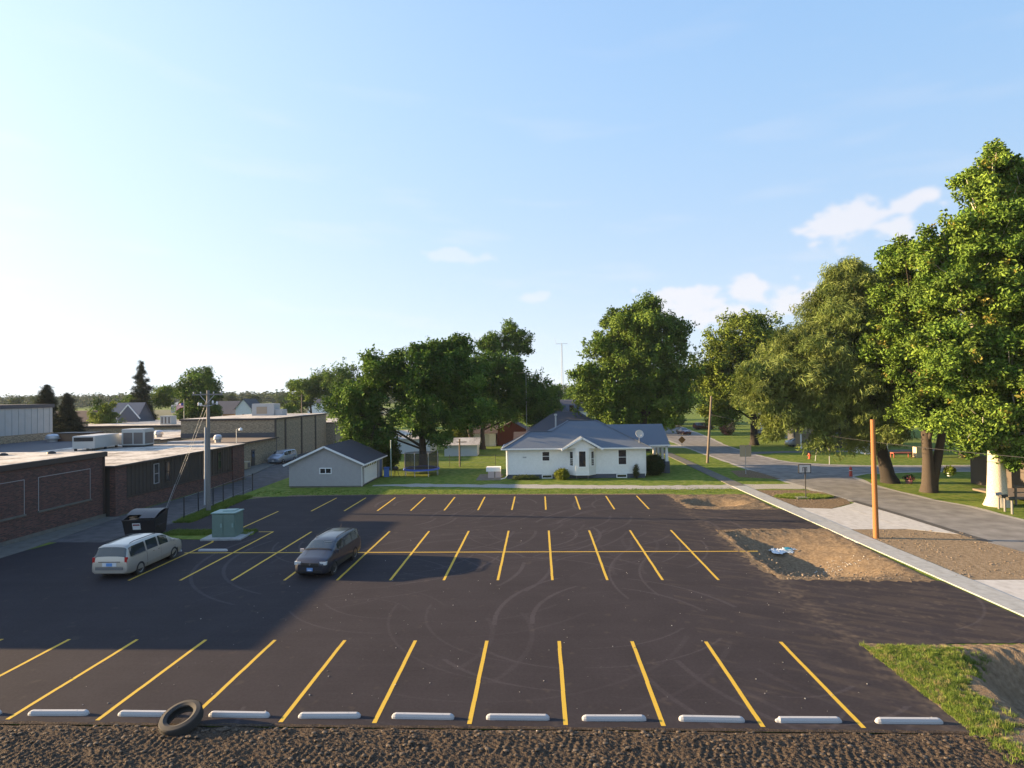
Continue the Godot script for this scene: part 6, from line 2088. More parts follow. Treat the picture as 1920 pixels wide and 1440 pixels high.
	t = thing("hanging_basket", "white hanging pot near the dark trunk by the cross street", "plant pot", Vector3(39.9, 1.3, -63.6))
	mb = MB.new()
	mb.lathe(Vector3.ZERO, [Vector2(0.0, 0), Vector2(0.17, 0.0), Vector2(0.24, 0.3), Vector2(0.22, 0.3), Vector2(0, 0.25)], 14)
	obj("pot", mb, mats["white_paint"], t)
	leaf_ball(t, Vector3(0, 0.42, 0), Vector3(0.36, 0.25, 0.36), 70, [Color(0.04, 0.08, 0.02), Color(0.07, 0.12, 0.03)], 0.5, 6)
	t = thing("lawn_ornament", "small pink flower tub at the foot of the dark trunk", "flower tub", Vector3(36.2, 0, -60.6))
	mb = MB.new()
	mb.lathe(Vector3.ZERO, [Vector2(0.25, 0), Vector2(0.33, 0.35), Vector2(0.3, 0.35), Vector2(0, 0.3)], 14)
	obj("tub", mb, M("tub_pink", lin(0.4, 0.18, 0.2), 0.7), t)
	leaf_ball(t, Vector3(0, 0.5, 0), Vector3(0.35, 0.22, 0.35), 60, [Color(0.05, 0.09, 0.02), Color(0.35, 0.12, 0.16)], 0.5, 7)
	# flowering shrubs across the street and porch clutter
	t = thing("flowering_bush", "bush with pale pink blossoms lit by the sun across the street", "bush", Vector3(39.5, 0, -128.0))
	leaf_ball(t, Vector3(0, 1.6, 0), Vector3(1.4, 1.7, 1.2), 420, [Color(0.55, 0.42, 0.28), Color(0.5, 0.2, 0.2), Color(0.12, 0.18, 0.04)], 1.0, 9)
	t = thing("play_set", "red bench and cream slide tower of a toy play set by the white shed", "play set", Vector3(49.6, 0, -83.0))
	mb = MB.new()
	mb.box(Vector3(-2.2, 0.55, -0.4), Vector3(0.3, 0.7, 0.4))
	for x in [-2.1, 0.2]:
		for z in [-0.35, 0.35]: mb.box(Vector3(x - 0.05, 0, z - 0.05), Vector3(x + 0.05, 0.55, z + 0.05))
	obj("bench", mb, M("toy_red", lin(0.35, 0.08, 0.05), 0.7), t)
	mb = MB.new()
	mb.box(Vector3(0.8, 0, -0.4), Vector3(1.6, 1.4, 0.4))
	obj("slide_tower", mb, M("toy_cream", lin(0.6, 0.5, 0.33), 0.7), t)
	mb = MB.new()
	mb.quad(Vector3(1.6, 1.3, 0.35), Vector3(2.6, 0.1, 0.35), Vector3(2.6, 0.1, -0.35), Vector3(1.6, 1.3, -0.35))
	obj("slide", mb, mats["toy_red"], t)
	# rooftop antenna behind the house, radio mast, far poles
	t = thing("tv_antenna", "old roof antenna on a tall mast before the dark trees", "antenna", Vector3(-2.1, 5.0, -98.5))
	mb = MB.new()
	mb.tube([Vector3(0, -5.0, 0), Vector3(0, 7.8, 0)], [0.04, 0.03], 6)
	obj("mast", mb, mats["galv"], t)
	mb = MB.new()
	mb.tube([Vector3(-1.5, 7.75, 0), Vector3(1.5, 7.85, 0)], [0.03, 0.03], 5)
	for k in 9: mb.tube([Vector3(-1.4 + k * 0.35, 7.77, -0.6), Vector3(-1.4 + k * 0.35, 7.77, 0.6)], [0.012, 0.012], 4)
	obj("elements", mb, M("brass", lin(0.5, 0.42, 0.28), 0.5), t)
	t = thing("radio_mast", "thin lattice radio mast far behind the houses", "radio mast", Vector3(15.6, 0, -400.0))
	mb = MB.new()
	for k in 3:
		var a := TAU * k / 3
		mb.tube([Vector3(cos(a) * 1.1, 0, sin(a) * 1.1), Vector3(cos(a) * 0.35, 41.5, sin(a) * 0.35)], [0.12, 0.09], 5)
	for k in 30:
		var y := k * 1.38
		var q := lerpf(1.1, 0.35, y / 41.5)
		mb.tube([Vector3(-q, y, 0), Vector3(q, y + 1.3, 0)], [0.06, 0.06], 4); mb.tube([Vector3(q, y, 0), Vector3(-q, y + 1.3, 0)], [0.06, 0.06], 4)
	obj("lattice", mb, mats["galv"], t)
	mb = MB.new()
	mb.tube([Vector3(-4, 42.0, 0), Vector3(4, 42.0, 0)], [0.12, 0.12], 5); mb.tube([Vector3(-3.6, 42, 0), Vector3(-4.4, 46, 0)], [0.08, 0.06], 5); mb.tube([Vector3(0, 41, 0), Vector3(0, 43, 0)], [0.1, 0.1], 5)
	obj("antenna", mb, mats["galv"], t)
	for q in [[Vector3(-60.5, 0, -150.0), 10.0, "far utility pole with crossarm beyond the school roofs"], [Vector3(-105.0, 0, -100.0), 14.0, "thin leaning mast at the far left over the gym"]]:
		t = thing("far_pole", q[2], "utility pole", q[0])
		mb = MB.new()
		var top := Vector3(0, q[1], 0) if q[1] < 12 else Vector3(-1.2, q[1], 0)
		mb.tube([Vector3.ZERO, top], [0.15, 0.1], 6)
		obj("pole", mb, mats["wood_pole"], t)
		mb = MB.new()
		mb.box(top + Vector3(-1.1, -0.5, -0.06), top + Vector3(1.1, -0.38, 0.06))
		obj("crossarm", mb, mats["wood_pole"], t)

func small_debris() -> void:
	# pale stones in the big basin and specks of gravel on the asphalt
	var mm := MultiMesh.new()
	mm.transform_format = MultiMesh.TRANSFORM_3D; mm.use_colors = true; mm.mesh = clod_mesh(2)
	var tr := []
	for k in 230:
		var x := rng.randf_range(-16, 11.3); var z := rng.randf_range(-54, -17.4)
		if rng.randf() < 0.55: z = -17.5 - pow(rng.randf(), 1.6) * 14.0
		var s := 0.008 + 0.02 * pow(rng.randf(), 2.5)
		tr.append([Vector3(x, 0.024 + s * 0.4, z), s, rng.randf_range(0.12, 0.42)])
	var bz := noise(61, 0.9, 4); var bf := noise(62, 3.2, 3)
	for k in 110:
		var s := 0.012 + 0.035 * pow(rng.randf(), 2.0)
		var sx := 16.5 + rng.randfn(0, 0.75); var sz := -34.3 + rng.randfn(0, 0.55)
		tr.append([Vector3(sx, basin_y(sx, sz, 11.6, 19.25, -41.15, -30.15, 1, bz, bf) + s * 0.3, sz), s, rng.randf_range(0.3, 0.5)])
	mm.instance_count = tr.size()
	for k in tr.size():
		var s: float = tr[k][1]
		mm.set_instance_transform(k, Transform3D(Basis.from_euler(Vector3(rng.randf() * 6, rng.randf() * 6, 0)).scaled(Vector3(s, s * 0.7, s)), tr[k][0]))
		var g: float = tr[k][2]
		mm.set_instance_color(k, Color(g, g * 0.95, g * 0.86))
	stuff_mm("loose_stones", mm, M("pale_stone", Color.WHITE, 0.9), "pale stones scattered on the asphalt and in the basin", "stones")
	# clods in the basins and on the bare soil
	var m2 := MultiMesh.new()
	m2.transform_format = MultiMesh.TRANSFORM_3D; m2.use_colors = true; m2.mesh = clod_mesh(8)
	tr = []
	for k in 1500:
		var s := 0.012 + 0.05 * pow(rng.randf(), 4.0)
		var w := rng.randf()
		if w < 0.35: tr.append([Vector3(rng.randf_range(20.5, 27.0), 0.03 + s * 0.2, rng.randf_range(-40.5, -30.4)), s])
		elif w < 0.6: tr.append([Vector3(rng.randf_range(20.3, 25.3), 0.02 + s * 0.2, rng.randf_range(-56.5, -50.2)), s])
		elif w < 0.68: tr.append([Vector3(11.7 + rng.randf() * 1.2, 0.02 + s * 0.2, rng.randf_range(-41.0, -30.4)), s])
		else: tr.append([Vector3(rng.randf_range(11.8, 18.3), 0.02 + s * 0.2, -30.35 - pow(rng.randf(), 2.0) * 1.2), s])
	m2.instance_count = tr.size()
	for k in tr.size():
		var s: float = tr[k][1]
		m2.set_instance_transform(k, Transform3D(Basis.from_euler(Vector3(rng.randf() * 6, rng.randf() * 6, 0)).scaled(Vector3(s * 1.2, s * 0.6, s)), tr[k][0]))
		var g := rng.randf_range(0.14, 0.27)
		m2.set_instance_color(k, Color(g, g * 0.76, g * 0.52))
	stuff_mm("dirt_clods", m2, M("clod", Color.WHITE, 0.95), "clods of tan soil round the basins and on the bare verge", "soil")

# ---------------------------------------------------------------- plants
var clumps := {}

func clump(kind: String) -> ArrayMesh:
	if clumps.has(kind): return clumps[kind]
	var r := RandomNumberGenerator.new(); r.seed = kind.hash()
	var mb := MB.new()
	var n := 16
	if kind == "feather": n = 26
	elif kind == "needle": n = 22
	for k in n:
		var d := Vector3(r.randfn(), r.randfn(), r.randfn()).normalized()
		var p := d * pow(r.randf(), 0.5) * 0.5
		var nn := (d + Vector3(r.randfn(), r.randfn() + 0.6, r.randfn()) * 0.7).normalized()
		var a := nn.cross(Vector3(r.randfn(), r.randfn(), r.randfn())).normalized()
		if kind == "feather":
			p.y *= 0.8; a = (a * 0.8 + Vector3(0, -0.6, 0) + d * 0.4).normalized()
		if kind == "needle": a = (d + Vector3(0, -0.25, 0)).normalized()
		var b := nn.cross(a).normalized()
		var l := r.randf_range(0.13, 0.2); var w := l * 0.52
		if kind == "feather": l = r.randf_range(0.16, 0.26); w = l * 0.17
		elif kind == "needle": l = r.randf_range(0.22, 0.36); w = l * 0.16
		elif kind == "broad": l *= 1.12; w = l * 0.62
		# leaf folded a little along its midrib
		var f := nn * l * 0.22
		mb.quad(p - a * l, p + b * w - a * l * 0.1 + f * 0.6, p + a * l, p - f * 0.3)
		mb.quad(p - a * l, p - f * 0.3, p + a * l, p - b * w - a * l * 0.1 + f * 0.6)
	clumps[kind] = mb.mesh()
	return clumps[kind]

func foliage(parent: Node, called: String, tr: Array, cols: PackedColorArray, kind: String, m: StandardMaterial3D) -> void:
	var mm := MultiMesh.new()
	mm.transform_format = MultiMesh.TRANSFORM_3D; mm.use_colors = true; mm.mesh = clump(kind)
	mm.instance_count = tr.size()
	for k in tr.size():
		mm.set_instance_transform(k, tr[k]); mm.set_instance_color(k, cols[k])
	var o := MultiMeshInstance3D.new()
	o.multimesh = mm; o.material_override = m; o.name = called
	o.set_meta("kind", "stuff")
	parent.add_child(o, true)

func leaf_ball(parent: Node, c: Vector3, rad: Vector3, count: int, pal: Array, size: float, sd: int, kind := "leaf") -> void:
	var r := RandomNumberGenerator.new(); r.seed = sd
	var tr := []; var cols := PackedColorArray()
	for k in count:
		var d := Vector3(r.randfn(), r.randfn(), r.randfn()).normalized()
		var q := pow(r.randf(), 0.35)
		tr.append(Transform3D(Basis.from_euler(Vector3(r.randf() * 6, r.randf() * 6, r.randf() * 6)).scaled(Vector3.ONE * size * r.randf_range(0.6, 1.1)), c + Vector3(d.x * rad.x, d.y * rad.y, d.z * rad.z) * q))
		var cc: Color = pal[r.randi() % pal.size()]
		cols.append(cc * r.randf_range(0.75, 1.2))
	foliage(parent, "foliage", tr, cols, kind, leafy("leaf", 0.3))

# lobes: [offset from base, radii, clumps]; opt: trunk_r, fork (height), bark, pal, kind, size, lean
func tree(called: String, label: String, base: Vector3, lobes: Array, opt: Dictionary, sd: int, group := "") -> Node3D:
	var t := thing(called, label, "tree", base, 0.0, group)
	var r := RandomNumberGenerator.new(); r.seed = sd
	var nz := noise(sd, 0.55, 2); var gap := noise(sd + 3, 0.42, 2)
	var tr_r: float = opt.get("trunk_r", 0.4); var fork: float = opt.get("fork", 3.0)
	var lean: Vector3 = opt.get("lean", Vector3.ZERO)
	var bark: Material = mats[opt.get("bark", "bark")]
	var top := 0.0; var cx := Vector3.ZERO
	for l in lobes:
		top = maxf(top, l[0].y); cx += l[0] / lobes.size()
	var spine_top := Vector3(cx.x * 0.6, top * 0.9, cx.z * 0.6)
	var mb := MB.new()
	var f := Vector3(lean.x * 0.5, fork, lean.z * 0.5)
	var mid := f.lerp(spine_top, 0.5) + Vector3(r.randfn() * 0.3, 0, r.randfn() * 0.3)
	mb.tube([Vector3(0, -0.3, 0), Vector3(0, 0.15, 0), Vector3(lean.x * 0.12, 0.7, lean.z * 0.12), Vector3(lean.x * 0.3, fork * 0.6, lean.z * 0.3), f, mid, spine_top], [tr_r * 1.75, tr_r * 1.4, tr_r * 1.1, tr_r * 0.95, tr_r * 0.85, tr_r * 0.5, tr_r * 0.12], 12)
	if opt.has("twin"): # second stem from the same foot
		var w: Vector3 = opt["twin"]
		mb.tube([Vector3(w.x * 0.12, -0.2, w.z * 0.12), Vector3(w.x * 0.25, 1.0, w.z * 0.25), Vector3(w.x * 0.55, fork, w.z * 0.55), Vector3(w.x, fork + 3.5, w.z), Vector3(w.x * 1.5, fork + 8.0, w.z * 1.5)], [tr_r * 1.2, tr_r * 0.9, tr_r * 0.75, tr_r * 0.5, tr_r * 0.15], 10)
	obj("trunk", mb, bark, t)
	# a limb to every lobe, with some side boughs
	mb = MB.new()
	for l in lobes:
		var c: Vector3 = l[0]; var rad: Vector3 = l[1]
		var q := clampf((c.y * 0.55 - fork) / maxf(spine_top.y - fork, 0.1), 0.0, 0.75)
		var s := f.lerp(spine_top, q) if q > 0.02 else f
		var e := c + Vector3(0, rad.y * 0.3, 0)
		var m1 := s.lerp(e, 0.45) + Vector3(r.randfn() * 0.3, absf(r.randfn()) * 0.3 + 0.3, r.randfn() * 0.3)
		var lr := tr_r * 0.38 * clampf(rad.length() / 5.0, 0.35, 1.0)
		mb.tube([s, m1, e], [lr, lr * 0.65, lr * 0.15], 7, false)
		for k in int(opt.get("boughs", 5)):
			var d := Vector3(r.randfn(), r.randfn() * 0.7 + 0.2, r.randfn()).normalized()
			var p0 := s.lerp(e, r.randf_range(0.4, 0.95))
			var p1 := c + Vector3(d.x * rad.x, d.y * rad.y, d.z * rad.z) * 0.85
			var pm := p0.lerp(p1, 0.5) + Vector3(0, 0.25, 0)
			mb.tube([p0, pm, p1], [lr * 0.35, lr * 0.22, 0.015], 5, false)
	obj("limbs", mb, bark, t)
	# crown
	var kind: String = opt.get("kind", "leaf"); var pal: Array = opt["pal"]; var size: float = opt.get("size", 1.0)
	var tr := []; var cols := PackedColorArray()
	var g0: float = opt.get("gap", -0.13)
	for l in lobes:
		var c: Vector3 = l[0]; var rad: Vector3 = l[1]
		var vol := pow(rad.x * rad.y * rad.z, 1.0 / 3.0)
		var left := int(l[2] * float(opt.get("dens", 1.0)))
		while left > 0:
			# one spray of leaves: a loose ball hanging off the lobe's shell
			var d := Vector3(r.randfn(), r.randfn(), r.randfn()).normalized()
			var q := pow(r.randf(), 0.42) * (0.92 + 0.4 * nz.get_noise_3dv(d * 2.6 + c))
			var pc := c + Vector3(d.x * rad.x, d.y * rad.y, d.z * rad.z) * q
			var cnt := r.randi_range(9, 26)
			left -= cnt
			if gap.get_noise_3dv(pc) < g0 and q > 0.45: continue
			var rs := size * r.randf_range(0.55, 1.05) * clampf(vol * 0.26, 0.6, 1.2)
			var tone := r.randf_range(0.78, 1.25); var mixv := clampf(0.5 + 0.9 * gap.get_noise_3dv(pc * 1.7 + Vector3(9, 9, 9)) + r.randfn() * 0.18, 0, 1)
			for k in cnt:
				var e := Vector3(r.randfn(), r.randfn() * 0.75, r.randfn()) * 0.6
				if kind == "feather": e.y -= 0.35 * (e.x * e.x + e.z * e.z)
				var p := pc + e * rs
				var s := size * r.randf_range(0.65, 1.2)
				var eul := Vector3(r.randf() * 6.3, r.randf() * 6.3, r.randf() * 6.3)
				if kind == "feather": eul = Vector3(r.randfn() * 0.35, r.randf() * 6.3, r.randfn() * 0.35)
				tr.append(Transform3D(Basis.from_euler(eul).scaled(Vector3(s, s, s)), p))
				var a: Color = pal[0]; var b: Color = pal[1]
				var cc := a.lerp(b, clampf(mixv + r.randfn() * 0.15, 0, 1)) * tone * r.randf_range(0.85, 1.18)
				if pal.size() > 2 and r.randf() < 0.02: cc = pal[2]
				cols.append(cc)
	foliage(t, "crown", tr, cols, kind, leafy("leaf", 0.3))
	return t

func conifer(called: String, label: String, base: Vector3, h: float, rad: float, pal: Array, sd: int, n := 2200) -> void:
	var t := thing(called, label, "tree", base)
	var r := RandomNumberGenerator.new(); r.seed = sd
	var mb := MB.new()
	mb.tube([Vector3(0, -0.2, 0), Vector3(0, h * 0.5, 0), Vector3(0, h, 0)], [h * 0.018, h * 0.011, 0.02], 8)
	obj("trunk", mb, mats["bark_dark"], t)
	mb = MB.new()
	var tr := []; var cols := PackedColorArray()
	var y := h * 0.06
	while y < h * 0.985:
		var k := 1.0 - y / h
		var nb := int(4 + 5 * k)
		var R := rad * pow(k, 0.85) * r.randf_range(0.8, 1.15)
		for b in nb:
			var a := r.randf() * TAU
			var L := R * r.randf_range(0.45, 1.2)
			var d := Vector3(cos(a), 0, sin(a))
			var e := Vector3(0, y, 0) + d * L + Vector3(0, -0.22 * L, 0)
			mb.tube([Vector3(0, y + 0.1, 0), Vector3(0, y, 0) + d * L * 0.5 + Vector3(0, -0.02 * L, 0), e], [0.05 * k + 0.015, 0.03 * k + 0.01, 0.008], 4, false)
			var cnt := int(n * L / (rad * h * 3.6)) + 2
			for q in cnt:
				var u := pow(r.randf(), 0.6)
				var p := Vector3(0, y, 0) + d * L * u + Vector3(r.randfn() * 0.22 * (0.4 + u), -0.2 * L * u * u + r.randfn() * 0.24, r.randfn() * 0.22 * (0.4 + u))
				var s := r.randf_range(0.55, 1.0) * clampf(rad / 4.0, 0.7, 1.2)
				tr.append(Transform3D(Basis(Vector3.UP, r.randf() * TAU).scaled(Vector3(s, s * 0.55, s)), p))
				var cc: Color = pal[0]
				cols.append(cc.lerp(pal[1], r.randf()) * r.randf_range(0.75, 1.2))
		y += h * 0.035 * r.randf_range(0.75, 1.25)
	obj("branches", mb, mats["bark_dark"], t)
	foliage(t, "crown", tr, cols, "needle", leafy("needle_leaf", 0.12))

func bush(called: String, label: String, base: Vector3, rad: Vector3, count: int, pal: Array, size: float, sd: int) -> void:
	var t := thing(called, label, "bush", base)
	var r := RandomNumberGenerator.new(); r.seed = sd
	var mb := MB.new()
	for k in 6:
		var d := Vector3(r.randfn(), 0, r.randfn()) * 0.3
		mb.tube([Vector3(d.x * 0.2, -0.05, d.z * 0.2), Vector3(d.x * rad.x, rad.y * 1.2, d.z * rad.z)], [0.03, 0.01], 5, false)
	obj("stems", mb, mats["bark_dark"], t)
	var tr := []; var cols := PackedColorArray()
	var nz := noise(sd, 1.2, 2)
	for k in count:
		var d := Vector3(r.randfn(), r.randfn(), r.randfn()).normalized()
		var q := pow(r.randf(), 0.3) * (1.0 + 0.2 * nz.get_noise_3dv(d * 2.0))
		var p := Vector3(0, rad.y, 0) + Vector3(d.x * rad.x, d.y * rad.y, d.z * rad.z) * q
		if p.y < 0.03: continue
		var s := size * r.randf_range(0.6, 1.1)
		tr.append(Transform3D(Basis.from_euler(Vector3(r.randf() * 6, r.randf() * 6, r.randf() * 6)).scaled(Vector3(s, s, s)), p))
		var cc: Color = pal[0]
		cols.append(cc.lerp(pal[1], r.randf()) * r.randf_range(0.8, 1.2))
	foliage(t, "crown", tr, cols, "leaf", leafy("leaf", 0.3))

func trees() -> void:
	var V := func(x, y, z): return Vector3(x, y, z)
	var deep := [Color(0.050, 0.108, 0.020), Color(0.118, 0.205, 0.034)]
	var mid := [Color(0.078, 0.145, 0.024), Color(0.175, 0.255, 0.042)]
	var warm := [Color(0.110, 0.170, 0.026), Color(0.230, 0.290, 0.046)]
	var grey := [Color(0.130, 0.180, 0.050), Color(0.245, 0.295, 0.092)]
	var syc := [Color(0.088, 0.165, 0.024), Color(0.205, 0.300, 0.046), Color(0.320, 0.280, 0.060)]
	# trampoline tree
	tree("ash_tree", "big dark green tree over the trampoline", Vector3(-14.6, 0, -74.2), [
		[V.call(0.47, 11.62, 0.00), V.call(5.12, 4.46, 4.65), 1500], [V.call(-5.12, 10.70, 0.00), V.call(4.46, 4.09, 4.28), 1250], [V.call(4.65, 11.90, -0.93), V.call(4.09, 4.00, 4.19), 1150],
		[V.call(-8.56, 8.18, 0.47), V.call(3.07, 3.72, 3.35), 800], [V.call(-6.04, 5.21, 0.93), V.call(3.72, 2.98, 3.35), 800], [V.call(5.58, 7.44, 0.00), V.call(3.63, 3.72, 3.72), 900],
		[V.call(1.40, 14.51, 0.00), V.call(2.98, 2.23, 2.79), 520], [V.call(3.91, 15.25, -0.93), V.call(2.42, 1.86, 2.42), 380], [V.call(-3.72, 13.58, 0.00), V.call(2.42, 1.77, 2.42), 330], [V.call(0.00, 6.98, 2.23), V.call(4.09, 2.79, 2.79), 800], [V.call(-8.18, 4.09, 1.40), V.call(2.05, 2.05, 2.23), 330], [V.call(2.42, 4.65, 2.33), V.call(1.77, 1.58, 1.67), 240]],
		{"trunk_r": 0.52, "fork": 2.6, "pal": deep, "bark": "bark_dark", "size": 1.15, "kind": "leaf"}, 501)
	tree("maple_tree", "dark broad tree behind the clothes post", Vector3(-9.7, 0, -101.5), [
		[V.call(3.0, 11.0, 0), V.call(5.6, 5.0, 5), 1300], [V.call(-2.0, 12.2, 0), V.call(4.6, 4.2, 4.5), 950], [V.call(8.6, 8.8, 0), V.call(4.2, 4.6, 4), 900], [V.call(3.5, 14.6, 0), V.call(3.6, 2.4, 3), 450], [V.call(1.0, 6.6, 1), V.call(5.0, 3.0, 4), 800], [V.call(10.6, 5.4, 0.5), V.call(2.8, 3.0, 3), 420]],
		{"trunk_r": 0.42, "fork": 3.2, "pal": deep, "bark": "bark", "size": 1.3}, 502)
	tree("slanting_tree", "thin slanting pale trunk beside the dark broad tree", Vector3(-10.6, 0, -96.5), [[V.call(-1.8, 7.6, 0), V.call(2.6, 2.2, 2.4), 380], [V.call(-1.0, 9.6, -0.5), V.call(2.2, 2.0, 2.2), 280]], {"trunk_r": 0.2, "fork": 3.4, "lean": V.call(-1.8, 0, 0), "pal": deep, "size": 1.2}, 503)
	tree("poplar_tree", "tall spiky dark tree rising behind the others", Vector3(-6.6, 0, -125.0), [
		[V.call(0, 14.0, 0), V.call(4.2, 5.5, 4), 900], [V.call(-2.4, 20.0, 0), V.call(2.2, 3.4, 2.2), 420], [V.call(0.6, 21.4, 0), V.call(1.7, 3.0, 1.8), 330], [V.call(3.3, 20.0, 0), V.call(2.0, 3.6, 2), 420], [V.call(-4.8, 20.6, 0), V.call(1.3, 2.4, 1.4), 190]],
		{"trunk_r": 0.4, "fork": 6.0, "pal": deep, "bark": "bark_dark", "size": 1.35, "gap": -0.18}, 504)
	# middle giant behind the house
	tree("cottonwood_tree", "largest tree in the middle, rising behind the porch", Vector3(16.5, 0, -96.0), [
		[V.call(-0.5, 18.5, 0), V.call(6.2, 4.8, 5.5), 1700], [V.call(-5.6, 16.0, 0), V.call(4.3, 3.6, 4), 900], [V.call(5.0, 17.6, 0), V.call(3.9, 4.2, 4), 900], [V.call(0.5, 22.2, 0), V.call(3.8, 2.5, 3.4), 560], [V.call(-3.6, 20.6, 0.5), V.call(2.8, 2.2, 2.6), 360],
		[V.call(-6.6, 8.6, 1.5), V.call(4.6, 4.2, 4.2), 1150], [V.call(-1.0, 12.0, 2), V.call(5.5, 4.2, 4.2), 1300], [V.call(4.4, 11.0, 1), V.call(4.2, 5.0, 4), 1100], [V.call(3.0, 7.0, 2.5), V.call(4.6, 3.6, 3.5), 850], [V.call(-8.6, 12.2, 1), V.call(2.4, 2.2, 2.4), 300], [V.call(-4.0, 5.6, 2), V.call(4.0, 2.6, 3), 600]],
		{"trunk_r": 0.7, "fork": 5.0, "pal": mid, "size": 1.3, "bark": "bark"}, 505)
	tree("hackberry_tree", "yellow green tree behind the leaning pole", Vector3(36.4, 0, -103.5), [
		[V.call(-3.4, 17.0, 0), V.call(5.2, 4.8, 5), 1300], [V.call(2.8, 18.2, 0), V.call(4.6, 4.6, 4.5), 1100], [V.call(-7.6, 12.0, 0), V.call(3.8, 4.6, 4), 850], [V.call(-4.0, 9.0, 1), V.call(4.2, 4.6, 4), 850], [V.call(2.5, 11.0, 1), V.call(5.2, 4.6, 4.6), 1000], [V.call(-1.0, 21.0, 0), V.call(3.4, 2.0, 3), 400], [V.call(-6.0, 5.6, 1), V.call(3.2, 2.4, 3), 420], [V.call(4.5, 6.6, 1.5), V.call(4.4, 3.0, 3.5), 600], [V.call(7.5, 13.5, 0), V.call(4, 4.6, 4), 800]],
		{"trunk_r": 0.6, "fork": 4.2, "pal": warm, "size": 1.35, "bark": "bark_dark"}, 506)
	# feathery tree at the corner
	tree("locust_tree", "feathery olive green tree with dark trunk at the street corner", Vector3(34.7, 0, -61.2), [
		[V.call(-4.2, 17.0, 0), V.call(4.2, 4.4, 4.2), 2000], [V.call(-3.6, 20.2, 0), V.call(2.6, 2.2, 2.6), 700], [V.call(-8.5, 12.2, 0.5), V.call(4.6, 3.6, 4.2), 1900], [V.call(-12.6, 10.0, 0.5), V.call(2.9, 2.8, 3.0), 900], [V.call(-5.0, 11.0, 1.5), V.call(4.4, 4.2, 4), 1700], [V.call(-7.4, 7.2, 1), V.call(3.6, 3.0, 3.2), 1000], [V.call(-1.0, 13.5, 1), V.call(3.6, 5.0, 3.6), 1400], [V.call(0.6, 18.0, 0), V.call(2.8, 3.4, 2.8), 800], [V.call(-2.4, 6.6, 1.6), V.call(3.4, 2.8, 2.8), 900], [V.call(-11.0, 6.6, 0.6), V.call(1.9, 2.2, 2), 420]],
		{"trunk_r": 0.62, "fork": 3.6, "lean": V.call(-1.6, 0, 0), "pal": grey, "kind": "feather", "size": 1.25, "bark": "bark_dark", "gap": -0.06, "boughs": 10}, 507)
	tree("maple_tree", "double-trunked tree between the dark trunk and white-barked tree", Vector3(34.9, 0, -55.6), [
		[V.call(-1.6, 18.0, 0), V.call(3.0, 4.2, 3), 1000], [V.call(-2.0, 12.6, 0.6), V.call(3.2, 4.0, 3.2), 1000], [V.call(1.5, 14.0, 0), V.call(3.2, 4.4, 3.2), 900], [V.call(-0.6, 7.8, 1.2), V.call(3.1, 2.8, 2.8), 800], [V.call(-1.8, 22.0, 0), V.call(1.8, 2.2, 1.8), 280]],
		{"trunk_r": 0.5, "fork": 3.0, "pal": syc, "kind": "broad", "size": 0.86, "dens": 1.35, "twin": V.call(1.7, 0, -0.2), "bark": "bark"}, 508)
	tree("sycamore_tree", "huge white-barked sycamore at the right edge", Vector3(36.0, 0, -49.0), [
		[V.call(0.0, 25.4, 0), V.call(2.2, 3.6, 2.4), 900], [V.call(3.8, 25.4, 0), V.call(2.4, 3.8, 2.4), 900], [V.call(-0.8, 20.8, 0.5), V.call(3.8, 3.4, 3.6), 1700], [V.call(4.0, 20.0, 0), V.call(3.8, 4.0, 3.8), 1500], [V.call(-2.8, 17.4, 0.6), V.call(3.0, 2.8, 3), 1100], [V.call(0.8, 15.4, 1), V.call(4.2, 3.6, 3.8), 1700], [V.call(-4.0, 11.8, 1), V.call(2.8, 3.0, 2.8), 1150], [V.call(0.4, 10.2, 1.6), V.call(4.4, 3.6, 3.8), 1800], [V.call(5.2, 13.0, 0.5), V.call(4.0, 5.0, 4), 1500], [V.call(-2.2, 6.6, 1.6), V.call(3.2, 2.4, 2.8), 1200], [V.call(2.2, 5.4, 1.8), V.call(3.6, 2.6, 3), 1200], [V.call(6.0, 6.6, 1), V.call(3.2, 3.2, 3), 900], [V.call(-4.2, 20.4, 0), V.call(1.8, 1.9, 1.8), 380]],
		{"trunk_r": 0.62, "fork": 4.5, "pal": syc, "kind": "broad", "size": 0.86, "dens": 1.35, "bark": "bark_sycamore", "gap": -0.09, "boughs": 9}, 509)
	# background trees on the right and behind the houses
	var bg := [[50.0, -136.0, 17.0, 7.5, "dark tree behind the pale two-storey house"], [62.0, -114.0, 20.0, 8.5, "tall shaded tree behind the dark cottage"], [72.0, -92.0, 18.0, 8.0, "broad tree beyond the cross street"], [31.0, -172.0, 17.0, 9.0, "tree closing the view at the end of the street"], [17.0, -176.0, 16.0, 9.0, "tree behind the big middle tree"], [5.0, -200.0, 12.0, 7.0, "low rounded tree in the gap below the radio mast"], [61.0, -66.0, 19.0, 8.5, "dark tree behind the white-barked sycamore"], [48.0, -166.0, 18.0, 9.0, "tree behind the dark red utility car"], [56.0, -82.0, 15.0, 6.5, "tree over the white shed"], [22.0, -132.0, 14.0, 6.5, "tree shading the far street"], [-1.0, -150.0, 11.0, 6.5, "dark tree left of the bluish roof"], [-16.0, -140.0, 14.0, 7.5, "tree behind the white garage"], [80.0, -52.0, 20.0, 9.0, "tree behind the shaded house at the right edge"]]
	var k := 0
